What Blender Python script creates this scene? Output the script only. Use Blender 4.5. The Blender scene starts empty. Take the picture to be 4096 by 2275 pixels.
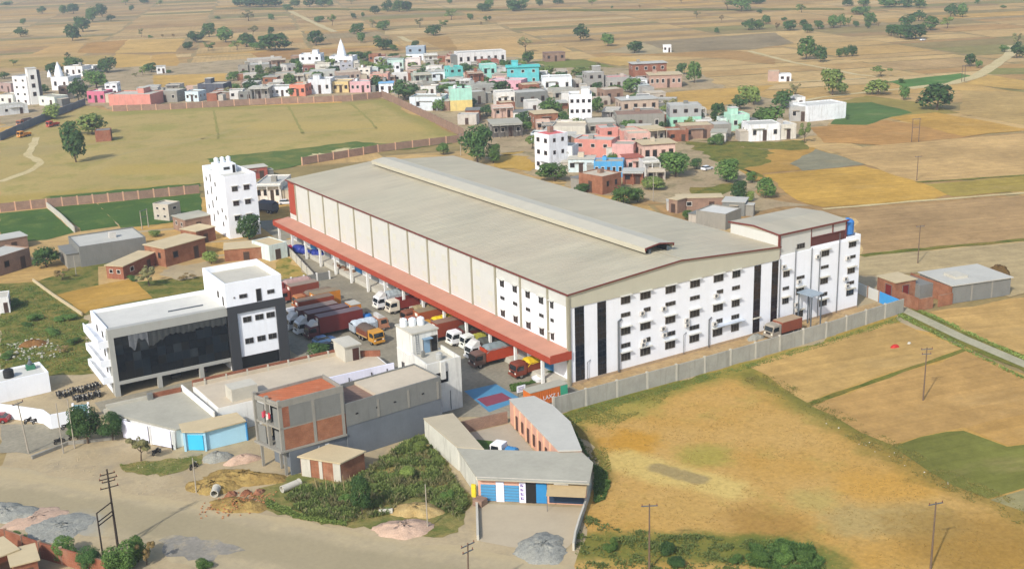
import bpy, math, random
from mathutils import Vector, noise as pnoise

# ------------------------------------------------------------------ camera, sky, sun, exposure
scene = bpy.context.scene
COL = scene.collection
R = math.radians
cam = bpy.data.cameras.new("camera")
cam.sensor_width = 36.0
cam.lens = 41.036
cam.clip_start = 1.0
cam.clip_end = 12000.0
cam_obj = bpy.data.objects.new("camera", cam)
COL.objects.link(cam_obj)
cam_obj.location = (-102.910, -148.014, 72.000)
cam_obj.rotation_euler = (1.278245, 0.031085, -0.566651)
scene.camera = cam_obj

SUN_ELEV = 38.0
SHADOW_DIR = (1.0, 0.52)                    # the way shadows fall on the ground
sun_az = math.atan2(-SHADOW_DIR[1], -SHADOW_DIR[0])
world = bpy.data.worlds.new("World")
scene.world = world
world.use_nodes = True
wn = world.node_tree
sky_node = wn.nodes.new("ShaderNodeTexSky")
sky_node.sky_type = 'NISHITA'
sky_node.sun_disc = False
sky_node.sun_elevation = R(SUN_ELEV)
sky_node.sun_rotation = math.pi / 2 - sun_az
sky_node.dust_density = 2.0
bg = wn.nodes["Background"]
bg.inputs["Strength"].default_value = 0.15
wn.links.new(sky_node.outputs[0], bg.inputs["Color"])

sun = bpy.data.lights.new("sun", 'SUN')
sun.energy = 2.9
sun.angle = R(1.2)
sun.color = (1.0, 0.965, 0.91)
sun_obj = bpy.data.objects.new("sun", sun)
COL.objects.link(sun_obj)
to_sun = Vector((math.cos(sun_az) * math.cos(R(SUN_ELEV)), math.sin(sun_az) * math.cos(R(SUN_ELEV)), math.sin(R(SUN_ELEV))))
sun_obj.rotation_euler = to_sun.to_track_quat('Z', 'Y').to_euler()
sun_obj.location = (-100, -50, 150)

vs = scene.view_settings
vs.view_transform = 'Standard'
vs.look = 'None'
vs.gamma = 1.0
vs.use_curve_mapping = False
vs.exposure = 0.44
scene.render.engine = 'CYCLES'
scene.cycles.use_denoising = True
scene.cycles.max_bounces = 6
scene.cycles.volume_bounces = 0
scene.cycles.transparent_max_bounces = 8
scene.cycles.caustics_reflective = False
scene.cycles.caustics_refractive = False

# ------------------------------------------------------------------ materials
def lin(h):
    h = h.lstrip('#')
    o = []
    for i in (0, 2, 4):
        c = int(h[i:i + 2], 16) / 255.0
        o.append(c / 12.92 if c <= 0.04045 else ((c + 0.055) / 1.055) ** 2.4)
    return (o[0], o[1], o[2], 1.0)

MATS = {}

def _new(name):
    m = bpy.data.materials.new(name)
    m.use_nodes = True
    nt = m.node_tree
    b = nt.nodes["Principled BSDF"]
    MATS[name] = m
    return m, nt, b

def _math(nt, op, a, b=None, c=None):
    n = nt.nodes.new("ShaderNodeMath"); n.operation = op
    for i, v in enumerate((a, b, c)):
        if v is None: continue
        if isinstance(v, (int, float)): n.inputs[i].default_value = v
        else: nt.links.new(v, n.inputs[i])
    return n.outputs[0]

def _noise(nt, vec, scale, detail=4.0, rough=0.6):
    n = nt.nodes.new("ShaderNodeTexNoise")
    n.inputs["Scale"].default_value = scale
    n.inputs["Detail"].default_value = detail
    n.inputs["Roughness"].default_value = rough
    nt.links.new(vec, n.inputs["Vector"])
    return n.outputs["Fac"]

def _map(nt, vec, scale=(1, 1, 1), rotz=0.0):
    n = nt.nodes.new("ShaderNodeMapping")
    n.inputs["Scale"].default_value = scale
    n.inputs["Rotation"].default_value = (0, 0, rotz)
    nt.links.new(vec, n.inputs["Vector"])
    return n.outputs[0]

def _ramp(nt, fac, lo, hi):
    n = nt.nodes.new("ShaderNodeMapRange")
    n.inputs["From Min"].default_value = lo
    n.inputs["From Max"].default_value = hi
    n.clamp = True
    nt.links.new(fac, n.inputs["Value"])
    return n.outputs[0]

def _mix(nt, fac, a, b, mode='MIX'):
    n = nt.nodes.new("ShaderNodeMix"); n.data_type = 'RGBA'; n.blend_type = mode
    if isinstance(fac, (int, float)): n.inputs[0].default_value = fac
    else: nt.links.new(fac, n.inputs[0])
    for i, v in ((6, a), (7, b)):
        if isinstance(v, tuple): n.inputs[i].default_value = v
        else: nt.links.new(v, n.inputs[i])
    return n.outputs[2]

def _bump(nt, b, h, strength, dist):
    n = nt.nodes.new("ShaderNodeBump")
    n.inputs["Strength"].default_value = strength
    n.inputs["Distance"].default_value = dist
    nt.links.new(h, n.inputs["Height"])
    nt.links.new(n.outputs[0], b.inputs["Normal"])

def _scale_col(c, k):
    return (c[0] * k, c[1] * k, c[2] * k, 1.0)

def mat(name, hexcol, rough=0.85, var=0.18, scale=0.8, streak=0.0, dirt='#6b5c48', spec=0.25, metal=0.0, fade=0.0):
    """painted or bare surface: broad tone changes, fine grain, optional rain streaks"""
    if name in MATS: return MATS[name]
    m, nt, b = _new(name)
    c = lin(hexcol)
    g_ = 0.3 * c[0] + 0.6 * c[1] + 0.1 * c[2]
    c = tuple(v + (g_ - v) * fade for v in c[:3]) + (1.0,)
    geo = nt.nodes.new("ShaderNodeNewGeometry")
    pos = geo.outputs["Position"]
    n1 = _noise(nt, pos, scale, 5)
    n2 = _noise(nt, pos, scale * 7.3, 3)
    f = _math(nt, 'ADD', _math(nt, 'MULTIPLY', n1, 0.7), _math(nt, 'MULTIPLY', n2, 0.3))
    f = _ramp(nt, f, 0.32, 0.68)
    col = _mix(nt, f, _scale_col(c, 1.0 - var), _scale_col(c, 1.0 + var * 0.35))
    if streak > 0:
        s = _noise(nt, _map(nt, pos, (1.6, 1.6, 0.16)), 1.0, 4)
        s = _ramp(nt, s, 0.52, 0.78)
        s = _math(nt, 'MULTIPLY', s, streak)
        col = _mix(nt, s, col, lin(dirt))
    nt.links.new(col, b.inputs["Base Color"])
    b.inputs["Roughness"].default_value = rough
    b.inputs["Specular IOR Level"].default_value = spec
    b.inputs["Metallic"].default_value = metal
    return m

def brick_mat(name, hexcol, mortar='#a2866c', var=0.25):
    if name in MATS: return MATS[name]
    m, nt, b = _new(name)
    geo = nt.nodes.new("ShaderNodeNewGeometry")
    pos = geo.outputs["Position"]
    sx = nt.nodes.new("ShaderNodeSeparateXYZ"); nt.links.new(pos, sx.inputs[0])
    cx = nt.nodes.new("ShaderNodeCombineXYZ")
    nt.links.new(_math(nt, 'ADD', sx.outputs[0], sx.outputs[1]), cx.inputs[0])
    nt.links.new(sx.outputs[2], cx.inputs[1])
    br = nt.nodes.new("ShaderNodeTexBrick")
    c = lin(hexcol)
    br.inputs["Color1"].default_value = _scale_col(c, 0.82)
    br.inputs["Color2"].default_value = _scale_col(c, 1.15)
    br.inputs["Mortar"].default_value = lin(mortar)
    br.inputs["Scale"].default_value = 1.0
    br.inputs["Brick Width"].default_value = 0.24
    br.inputs["Row Height"].default_value = 0.085
    br.inputs["Mortar Size"].default_value = 0.008
    nt.links.new(cx.outputs[0], br.inputs["Vector"])
    n1 = _ramp(nt, _noise(nt, pos, 0.6, 5), 0.35, 0.7)
    col = _mix(nt, _math(nt, 'MULTIPLY', n1, var * 2), br.outputs["Color"], _scale_col(c, 0.55))
    n3 = _ramp(nt, _noise(nt, pos, 0.25, 4), 0.55, 0.75)
    col = _mix(nt, _math(nt, 'MULTIPLY', n3, 0.35), col, lin('#b09a80'))
    nt.links.new(col, b.inputs["Base Color"])
    b.inputs["Roughness"].default_value = 0.95
    b.inputs["Specular IOR Level"].default_value = 0.1
    return m

def ground_mat(name, hexa, hexb, scale=0.08, hexc=None, cut=(0.5, 0.62), fine=1.2, bump=0.35, streaky=None, hexd=None, strips=None, amp=0.25):
    """soil, dust or grass: two tones at field scale, fine mottling, optional third tone in patches"""
    m, nt, b = _new(name)
    geo = nt.nodes.new("ShaderNodeNewGeometry")
    pos = geo.outputs["Position"]
    n1 = _ramp(nt, _noise(nt, pos, scale, 6, 0.62), 0.36, 0.64)
    col = _mix(nt, n1, lin(hexa), lin(hexb))
    if hexc:
        n2 = _ramp(nt, _noise(nt, pos, scale * 2.3, 6, 0.7), cut[0], cut[1])
        col = _mix(nt, n2, col, lin(hexc))
    if hexd:
        n4 = _ramp(nt, _noise(nt, pos, scale * 9.0, 5, 0.75), 0.56, 0.70)
        col = _mix(nt, n4, col, lin(hexd))
    if streaky is not None:
        s = _ramp(nt, _noise(nt, _map(nt, pos, (0.9, 0.05, 1.0), streaky), 1.0, 3), 0.35, 0.7)
        col = _mix(nt, _math(nt, 'MULTIPLY', s, 0.35), col, _mix(nt, 0.5, lin(hexa), lin(hexb), 'MULTIPLY'))
    if strips: col = blend_strips(nt, pos, col, strips)
    n3 = _noise(nt, pos, fine, 5, 0.7)
    col = _mix(nt, 1.0, col, _grey(nt, n3, 0.85 * (1.0 - amp), 0.85 * (1.0 + amp * 0.8)), 'MULTIPLY')
    col = _mix(nt, 1.0, col, (1.0, 0.975, 0.87, 1.0), 'MULTIPLY')
    nt.links.new(col, b.inputs["Base Color"])
    b.inputs["Roughness"].default_value = 1.0
    b.inputs["Specular IOR Level"].default_value = 0.05
    if bump: _bump(nt, b, n3, bump, 0.25)
    return m

def _vmath(nt, op, a, b=None):
    n = nt.nodes.new("ShaderNodeVectorMath"); n.operation = op
    for i, v in enumerate((a, b)):
        if v is None: continue
        if isinstance(v, tuple): n.inputs[i].default_value = v
        else: nt.links.new(v, n.inputs[i])
    return n

def blend_strips(nt, pos, col, strips):
    """lay worn, wet or overgrown strips and spots of another soil colour into the ground, with uneven soft edges"""
    wob = _math(nt, 'SUBTRACT', _noise(nt, pos, 0.16, 6, 0.68), 0.5)
    wob2 = _math(nt, 'SUBTRACT', _noise(nt, pos, 0.9, 4, 0.7), 0.5)
    for (a, b, r, soft, hexcol, k) in strips:
        pa = _vmath(nt, 'SUBTRACT', pos, (a[0], a[1], 0.0)).outputs[0]
        if b is not None:
            bx, by = b[0] - a[0], b[1] - a[1]; l2 = bx * bx + by * by
            h = _math(nt, 'DIVIDE', _vmath(nt, 'DOT_PRODUCT', pa, (bx, by, 0.0)).outputs["Value"], l2)
            cl = nt.nodes.new("ShaderNodeClamp"); nt.links.new(h, cl.inputs[0])
            sc = nt.nodes.new("ShaderNodeVectorMath"); sc.operation = 'SCALE'
            sc.inputs[0].default_value = (bx, by, 0.0); nt.links.new(cl.outputs[0], sc.inputs["Scale"])
            pa = _vmath(nt, 'SUBTRACT', pa, sc.outputs[0]).outputs[0]
        d = _vmath(nt, 'LENGTH', pa).outputs["Value"]
        d = _math(nt, 'ADD', d, _math(nt, 'MULTIPLY', wob, soft * 4.0))
        d = _math(nt, 'ADD', d, _math(nt, 'MULTIPLY', wob2, soft * 1.6))
        mr = nt.nodes.new("ShaderNodeMapRange"); mr.interpolation_type = 'SMOOTHSTEP'
        mr.inputs["From Min"].default_value = max(0.0, r - soft); mr.inputs["From Max"].default_value = r + soft
        mr.inputs["To Min"].default_value = k; mr.inputs["To Max"].default_value = 0.0
        nt.links.new(d, mr.inputs["Value"])
        col = _mix(nt, mr.outputs[0], col, lin(hexcol))
    return col

def _grey(nt, fac, lo, hi):
    n = nt.nodes.new("ShaderNodeMapRange")
    n.inputs["From Min"].default_value = 0.25
    n.inputs["From Max"].default_value = 0.75
    n.inputs["To Min"].default_value = lo
    n.inputs["To Max"].default_value = hi
    nt.links.new(fac, n.inputs["Value"])
    c = nt.nodes.new("ShaderNodeCombineColor")
    for i in range(3): nt.links.new(n.outputs[0], c.inputs[i])
    return c.outputs[0]

def field_mat():
    """farm plot: its own crop colour (object colour), furrows along the plot, patches of bare soil"""
    m, nt, b = _new("field_plot")
    oi = nt.nodes.new("ShaderNodeObjectInfo")
    geo = nt.nodes.new("ShaderNodeNewGeometry")
    tc = nt.nodes.new("ShaderNodeTexCoord")
    pos = geo.outputs["Position"]
    n1 = _noise(nt, pos, 0.035, 6, 0.62)
    n2 = _noise(nt, pos, 0.28, 5, 0.7)
    furrow = _noise(nt, _map(nt, tc.outputs["Object"], (0.012, 0.55, 1.0)), 1.0, 4, 0.6)
    fine = _noise(nt, pos, 1.6, 4, 0.7)
    col = _mix(nt, 1.0, oi.outputs["Color"], _grey(nt, n1, 0.62, 1.04), 'MULTIPLY')
    col = _mix(nt, 1.0, col, _grey(nt, n2, 0.82, 1.12), 'MULTIPLY')
    col = _mix(nt, 1.0, col, _grey(nt, furrow, 0.80, 1.16), 'MULTIPLY')
    col = _mix(nt, 1.0, col, _grey(nt, fine, 0.86, 1.12), 'MULTIPLY')
    pale = _ramp(nt, _noise(nt, _map(nt, tc.outputs["Object"], (0.03, 0.10, 1.0)), 1.0, 5, 0.65), 0.56, 0.74)
    col = _mix(nt, _math(nt, 'MULTIPLY', pale, 0.35), col, lin('#bda57a'))
    col = _mix(nt, 1.0, col, (1.0, 0.975, 0.87, 1.0), 'MULTIPLY')
    nt.links.new(col, b.inputs["Base Color"])
    b.inputs["Roughness"].default_value = 1.0
    b.inputs["Specular IOR Level"].default_value = 0.04
    return m

def leaf_mat(name, hexa, hexb, hexc=None):
    m, nt, b = _new(name)
    geo = nt.nodes.new("ShaderNodeNewGeometry")
    oi = nt.nodes.new("ShaderNodeObjectInfo")
    rnd = geo.outputs["Random Per Island"]
    col = _mix(nt, rnd, lin(hexa), lin(hexb))
    if hexc:
        big = _ramp(nt, _noise(nt, geo.outputs["Position"], 0.22, 4), 0.45, 0.65)
        col = _mix(nt, _math(nt, 'MULTIPLY', big, 0.7), col, lin(hexc))
    tint = _grey(nt, oi.outputs["Random"], 0.70, 1.30)
    col = _mix(nt, 0.55, col, _mix(nt, 1.0, col, tint, 'MULTIPLY'))
    nt.links.new(col, b.inputs["Base Color"])
    b.inputs["Roughness"].default_value = 0.7
    b.inputs["Specular IOR Level"].default_value = 0.15
    tr = nt.nodes.new("ShaderNodeBsdfTranslucent")
    nt.links.new(col, tr.inputs["Color"])
    mx = nt.nodes.new("ShaderNodeMixShader")
    mx.inputs[0].default_value = 0.22
    nt.links.new(b.outputs[0], mx.inputs[1]); nt.links.new(tr.outputs[0], mx.inputs[2])
    nt.links.new(mx.outputs[0], nt.nodes["Material Output"].inputs["Surface"])
    return m

def glass_mat(name, hexcol, rough=0.08, spec=0.5):
    m, nt, b = _new(name)
    b.inputs["Base Color"].default_value = lin(hexcol)
    b.inputs["Roughness"].default_value = rough
    b.inputs["Specular IOR Level"].default_value = spec
    return m

def roof_sheet_mat(name, hexcol, along_x=True):
    """profiled metal roofing with sheet laps and long rain stains running down the slope"""
    m, nt, b = _new(name)
    c = lin(hexcol)
    geo = nt.nodes.new("ShaderNodeNewGeometry")
    pos = geo.outputs["Position"]
    sc = (0.035, 0.55, 1.0) if along_x else (0.55, 0.035, 1.0)
    st = _noise(nt, _map(nt, pos, sc), 1.0, 5, 0.62)
    st2 = _noise(nt, _map(nt, pos, (sc[0] * 0.6, sc[1] * 0.22, 1.0)), 1.0, 4, 0.6)
    n1 = _noise(nt, pos, 0.05, 5)
    col = _mix(nt, 1.0, c, _grey(nt, st, 0.88, 1.08), 'MULTIPLY')
    col = _mix(nt, 1.0, col, _grey(nt, st2, 0.84, 1.08), 'MULTIPLY')
    n1c = _ramp(nt, n1, 0.42, 0.70)
    col = _mix(nt, _math(nt, 'MULTIPLY', n1c, 0.35), col, lin('#b4a48c'))
    nt.links.new(col, b.inputs["Base Color"])
    w = nt.nodes.new("ShaderNodeTexWave")
    w.wave_type = 'BANDS'; w.bands_direction = 'Y' if along_x else 'X'
    w.inputs["Scale"].default_value = 1.0
    nt.links.new(pos, w.inputs["Vector"])
    _bump(nt, b, w.outputs["Fac"], 0.25, 0.05)
    b.inputs["Roughness"].default_value = 0.55
    b.inputs["Specular IOR Level"].default_value = 0.35
    return m

# ------------------------------------------------------------------ mesh helpers
class MB:
    """collects faces for ONE mesh"""
    def __init__(self): self.v = []; self.f = []
    def add(self, vs, fs):
        o = len(self.v)
        self.v += [tuple(p) for p in vs]
        self.f += [tuple(i + o for i in q) for q in fs]
        return self
    def box(self, x0, y0, z0, x1, y1, z1):
        return self.add([(x0, y0, z0), (x1, y0, z0), (x1, y1, z0), (x0, y1, z0), (x0, y0, z1), (x1, y0, z1), (x1, y1, z1), (x0, y1, z1)],
                        [(0, 3, 2, 1), (4, 5, 6, 7), (0, 1, 5, 4), (1, 2, 6, 5), (2, 3, 7, 6), (3, 0, 4, 7)])
    def prism(self, poly, z0, z1):
        n = len(poly)
        a = sum(poly[i][0] * poly[(i + 1) % n][1] - poly[(i + 1) % n][0] * poly[i][1] for i in range(n))
        if a < 0: poly = poly[::-1]
        vs = [(p[0], p[1], z0) for p in poly] + [(p[0], p[1], z1) for p in poly]
        fs = [tuple(range(n - 1, -1, -1)), tuple(range(n, 2 * n))]
        fs += [(i, (i + 1) % n, n + (i + 1) % n, n + i) for i in range(n)]
        return self.add(vs, fs)
    def wall(self, a, b, t, z0, z1):
        """upright slab between two plan points"""
        d = math.hypot(b[0] - a[0], b[1] - a[1]) or 1.0
        nx, ny = -(b[1] - a[1]) / d * t / 2, (b[0] - a[0]) / d * t / 2
        return self.prism([(a[0] + nx, a[1] + ny), (a[0] - nx, a[1] - ny), (b[0] - nx, b[1] - ny), (b[0] + nx, b[1] + ny)], z0, z1)
    def tube(self, p0, p1, r0, r1=None, n=8):
        r1 = r0 if r1 is None else r1
        p0, p1 = Vector(p0), Vector(p1)
        d = (p1 - p0).normalized()
        a = d.orthogonal().normalized(); b = d.cross(a)
        vs = []
        for p, r in ((p0, r0), (p1, r1)):
            for i in range(n):
                t = 2 * math.pi * i / n
                vs.append(p + a * (math.cos(t) * r) + b * (math.sin(t) * r))
        fs = [(i, (i + 1) % n, n + (i + 1) % n, n + i) for i in range(n)] + [tuple(range(n - 1, -1, -1)), tuple(range(n, 2 * n))]
        return self.add(vs, fs)
    def lathe(self, prof, n=14, c=(0, 0, 0)):
        vs = []; fs = []
        for r, z in prof:
            for i in range(n):
                t = 2 * math.pi * i / n
                vs.append((c[0] + r * math.cos(t), c[1] + r * math.sin(t), c[2] + z))
        m = len(prof)
        for k in range(m - 1):
            for i in range(n):
                fs.append((k * n + i, k * n + (i + 1) % n, (k + 1) * n + (i + 1) % n, (k + 1) * n + i))
        fs.append(tuple(range(n - 1, -1, -1))); fs.append(tuple(range((m - 1) * n, m * n)))
        return self.add(vs, fs)
    def extrude_y(self, prof, y0, y1):
        """side profile in x-z, extruded across y"""
        n = len(prof)
        vs = [(p[0], y0, p[1]) for p in prof] + [(p[0], y1, p[1]) for p in prof]
        fs = [tuple(range(n)), tuple(range(2 * n - 1, n - 1, -1))]
        fs += [((i + 1) % n, i, n + i, n + (i + 1) % n) for i in range(n)]
        return self.add(vs, fs)
    def mesh(self, name, m):
        me = bpy.data.meshes.new(name)
        me.from_pydata(self.v, [], self.f)
        me.update()
        if m is not None: me.materials.append(m)
        return me
    def build(self, name, m, parent=None, loc=None, smooth=False):
        me = self.mesh(name, m)
        if smooth:
            for p in me.polygons: p.use_smooth = True
        return link(name, me, parent, loc)

def link(name, me, parent=None, loc=None, rz=0.0, scale=None):
    o = bpy.data.objects.new(name, me)
    COL.objects.link(o)
    if parent is not None: o.parent = parent
    if loc is not None: o.location = loc
    if rz: o.rotation_euler = (0, 0, rz)
    if scale is not None: o.scale = scale
    return o

def tag(o, label=None, cat=None, group=None, kind=None):
    if label: o["label"] = label
    if cat: o["category"] = cat
    if group: o["group"] = group
    if kind: o["kind"] = kind
    return o

def thing(name, label, cat, loc=(0, 0, 0), rz=0.0, group=None):
    if len(loc) == 2: loc = (loc[0], loc[1], 0.0)
    o = link(name, None, None, loc, rz)
    o.empty_display_size = 0.5
    return tag(o, label, cat, group)

def copy_tree(src, loc=None, rz=None, scale=None, label=None):
    c = src.copy(); COL.objects.link(c)
    if loc is not None: c.location = loc
    if rz is not None: c.rotation_euler = (0, 0, rz)
    if scale is not None: c.scale = scale
    if label: c["label"] = label
    for ch in list(src.children):
        d = ch.copy(); COL.objects.link(d); d.parent = c
        for g in list(ch.children):
            e = g.copy(); COL.objects.link(e); e.parent = d
    return c

SHEETS = [0]
RAG = random.Random(21)
def ragged(poly, step, amp):
    """break straight plan edges into uneven ones"""
    out = []; n = len(poly)
    for i in range(n):
        a, b = poly[i], poly[(i + 1) % n]
        d = math.hypot(b[0] - a[0], b[1] - a[1]) or 1.0
        nx, ny = -(b[1] - a[1]) / d, (b[0] - a[0]) / d
        k = max(1, min(60, int(d / step)))
        o = 0.0
        for j in range(k):
            o = o * 0.55 + RAG.gauss(0, amp) if j else 0.0
            out.append((a[0] + (b[0] - a[0]) * j / k + nx * o, a[1] + (b[1] - a[1]) * j / k + ny * o))
    return out

def sheet(name, poly, z, m, color=None, rz=0.0, label=None, kind="structure", rag=None):
    """flat ground patch, its object axes turned along the furrows"""
    SHEETS[0] += 1
    z += 0.0011 * (SHEETS[0] % 13)
    if rag: poly = ragged(poly, *rag)
    cx = sum(p[0] for p in poly) / len(poly); cy = sum(p[1] for p in poly) / len(poly)
    n = len(poly)
    a = sum(poly[i][0] * poly[(i + 1) % n][1] - poly[(i + 1) % n][0] * poly[i][1] for i in range(n))
    if a < 0: poly = poly[::-1]
    ca, sa = math.cos(-rz), math.sin(-rz)
    vs = [((p[0] - cx) * ca - (p[1] - cy) * sa, (p[0] - cx) * sa + (p[1] - cy) * ca, 0.0) for p in poly]
    me = bpy.data.meshes.new(name)
    me.from_pydata(vs, [], [tuple(range(n))]); me.update()
    me.materials.append(m)
    o = link(name, me, None, (cx, cy, z), rz)
    if color: o.color = lin(color)
    o["kind"] = kind
    if label: o["label"] = label
    return o

# ------------------------------------------------------------------ palette
random.seed(7)
FIELD = field_mat()
G_TERR = ground_mat('dry_plain', '#ab966c', '#9a8860', 0.02, '#877d54', (0.52, 0.66), 0.6, 0.2)
G_DUST = ground_mat('dusty_verge', '#bcac90', '#b09f82', 0.10, '#a09480', (0.5, 0.7), 1.8, 0.2, amp=0.12)
G_VILL = ground_mat('village_earth', '#bba889', '#a8957a', 0.06, '#8a8060', (0.5, 0.65), 1.0, 0.3)
G_YARD = ground_mat('yard_concrete', '#a39d8f', '#8e897d', 0.09, '#7b776d', (0.55, 0.75), 1.4, 0.1)
G_ROAD = ground_mat('dusty_asphalt', '#b4a78d', '#aa9d85', 0.12, '#bdae90', (0.47, 0.66), 1.5, 0.05, amp=0.09, strips=[((-90.65, 18.12), (-69.46, -7.67), 3.4, 1.0, '#a3987f', 0.8), ((-69.46, -7.67), (-53.60, -31.83), 3.4, 1.0, '#a3987f', 0.8), ((-53.60, -31.83), (-38.12, -51.40), 3.4, 1.0, '#a3987f', 0.8), ((-89.30, 27.74), (-60.67, -10.12), 1.2, 0.8, '#bbab8c', 0.9), ((-60.67, -10.12), (-34.08, -45.54), 1.2, 0.8, '#bbab8c', 0.9), ((-84.27, 2.08), None, 4.0, 1.5, '#c8ab9a', 0.6), ((-81.11, -1.93), None, 4.5, 1.5, '#a6a8a6', 0.6)])
G_PLAY = ground_mat('dry_grass_ground', '#b6a26a', '#aa9862', 0.03, '#989252', (0.50, 0.66), 0.9, 0.3, hexd='#b0a06c', amp=0.16, strips=[((-50.62, 224.36), (2.68, 202.40), 7.0, 3.0, '#ab9650', 0.7), ((-6.25, 248.16), (10.82, 233.10), 9.0, 4.0, '#b39d58', 0.7), ((62.93, 307.34), (112.42, 253.20), 10.0, 5.0, '#b8a264', 0.75), ((27.00, 390.64), (134.35, 340.36), 8.0, 4.0, '#8f904e', 0.6), ((133.27, 331.67), (111.41, 230.55), 6.0, 3.0, '#8a8a4c', 0.6), ((-36.56, 218.13), (4.00, 205.41), 2.2, 1.0, '#5f6f36', 0.8), ((29.09, 332.02), None, 9.0, 4.0, '#94924f', 0.6), ((-27.68, 315.77), None, 14.0, 6.0, '#a8986a', 0.6)])
G_LAWN = ground_mat('lawn_green', '#4f6c35', '#466130', 0.06, '#62763c', (0.5, 0.65), 1.4, 0.3)
G_OCHRE = ground_mat('ochre_stubble', '#c6a366', '#bf9750', 0.05, '#b39c58', (0.54, 0.70), 1.3, 0.28, hexd='#a38448', amp=0.24, strips=[
    ((-9.03, -10.06), (4.68, -12.30), 4.5, 2.4, '#9c964e', 0.8), ((5.79, -10.91), (29.66, -10.91), 2.6, 1.6, '#8a8844', 0.8), ((29.66, -10.91), (68.26, -9.72), 1.8, 1.2, '#908a46', 0.8),
    ((-8.80, -9.72), (19.80, -10.34), 1.4, 0.8, '#6d7236', 0.85),
    ((-5.56, -23.47), None, 4.2, 1.8, '#c2933c', 0.9), ((-10.64, -28.01), (-4.55, -42.27), 3.4, 1.5, '#d0b874', 0.85), ((-7.95, -32.53), (-5.72, -38.46), 1.5, 0.5, '#9c8c66', 0.85),
    ((-0.67, -33.59), None, 3.6, 1.6, '#a09a4c', 0.75), ((-12.32, -42.67), None, 4.5, 2.0, '#bf9c5c', 0.7), ((-7.61, -53.11), None, 5.0, 2.2, '#a07c40', 0.7), ((11.16, -53.70), (15.60, -56.15), 4.0, 2.0, '#c69a4c', 0.8),
    ((2.30, -58.88), (9.97, -64.08), 4.0, 2.0, '#ad9c6c', 0.7), ((9.74, -70.49), None, 9.0, 4.0, '#9a7a3e', 0.7), ((2.25, -51.75), None, 3.0, 1.5, '#b3a364', 0.7),
    ((26.76, -14.98), (23.18, -40.20), 3.2, 2.2, '#85803e', 0.8), ((23.18, -40.20), (21.00, -56.14), 3.4, 2.2, '#8b7a3c', 0.75), ((21.00, -56.14), (20.29, -71.85), 2.6, 2.0, '#8f7c40', 0.75), ((26.54, -14.20), (22.90, -48.26), 0.9, 1.0, '#727238', 0.7),
    ((-29.09, -43.60), (-10.92, -58.20), 3.6, 1.5, '#6b7436', 0.85), ((-10.92, -58.20), (-9.03, -63.20), 4.0, 2.0, '#657436', 0.85), ((-9.67, -14.94), (-16.17, -30.64), 1.8, 0.9, '#6f6c3a', 0.8)])
G_WEEDY = ground_mat('weedy_verge', '#757a38', '#8a7c40', 0.10, '#59652c', (0.48, 0.62), 1.5, 0.6, hexd='#5b5a28')
G_LOT = ground_mat('weedy_lot', '#838250', '#9a8a58', 0.12, '#66703c', (0.45, 0.6), 1.6, 0.6)
G_PATH = ground_mat('pale_path', '#d2c39b', '#c5b488', 0.15, None, (0.5, 0.6), 1.5, 0.1)
G_LANE = ground_mat('concrete_lane', '#b7b39e', '#a8a48f', 0.2, None, (0.5, 0.6), 2.0, 0.1)
G_SAND = ground_mat('pink_sand', '#cfae9b', '#c4a190', 0.4, None, (0.5, 0.6), 3.0, 0.4)

# ------------------------------------------------------------------ plain, far plots
sheet('ground', [(-4300, -4000), (5200, -4000), (5200, 5500), (-4300, 5500)], -0.06, G_TERR)

def ribbon(name, pts, w, z, m, label=None, jitter=0.0):
    n = len(pts); lv = []; rv = []
    for i, p in enumerate(pts):
        a = pts[max(0, i - 1)]; b = pts[min(n - 1, i + 1)]
        d = math.hypot(b[0] - a[0], b[1] - a[1]) or 1.0
        nx, ny = -(b[1] - a[1]) / d, (b[0] - a[0]) / d
        ww = (w[i] if isinstance(w, (list, tuple)) else w) / 2
        lv.append((p[0] + nx * (ww + random.uniform(-jitter, jitter)), p[1] + ny * (ww + random.uniform(-jitter, jitter)), 0))
        rv.append((p[0] - nx * (ww + random.uniform(-jitter, jitter)), p[1] - ny * (ww + random.uniform(-jitter, jitter)), 0))
    me = bpy.data.meshes.new(name)
    me.from_pydata(lv + rv, [], [(n + i, n + i + 1, i + 1, i) for i in range(n - 1)])
    me.update(); me.materials.append(m)
    o = link(name, me, None, (0, 0, z)); o["kind"] = "structure"
    if label: o["label"] = label
    return o

def dense(pts, step=6.0):
    out = []
    for i in range(len(pts) - 1):
        a, b = pts[i], pts[i + 1]
        k = max(1, int(math.hypot(b[0] - a[0], b[1] - a[1]) / step))
        for j in range(k): out.append((a[0] + (b[0] - a[0]) * j / k, a[1] + (b[1] - a[1]) * j / k))
    out.append(pts[-1]); return out

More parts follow.
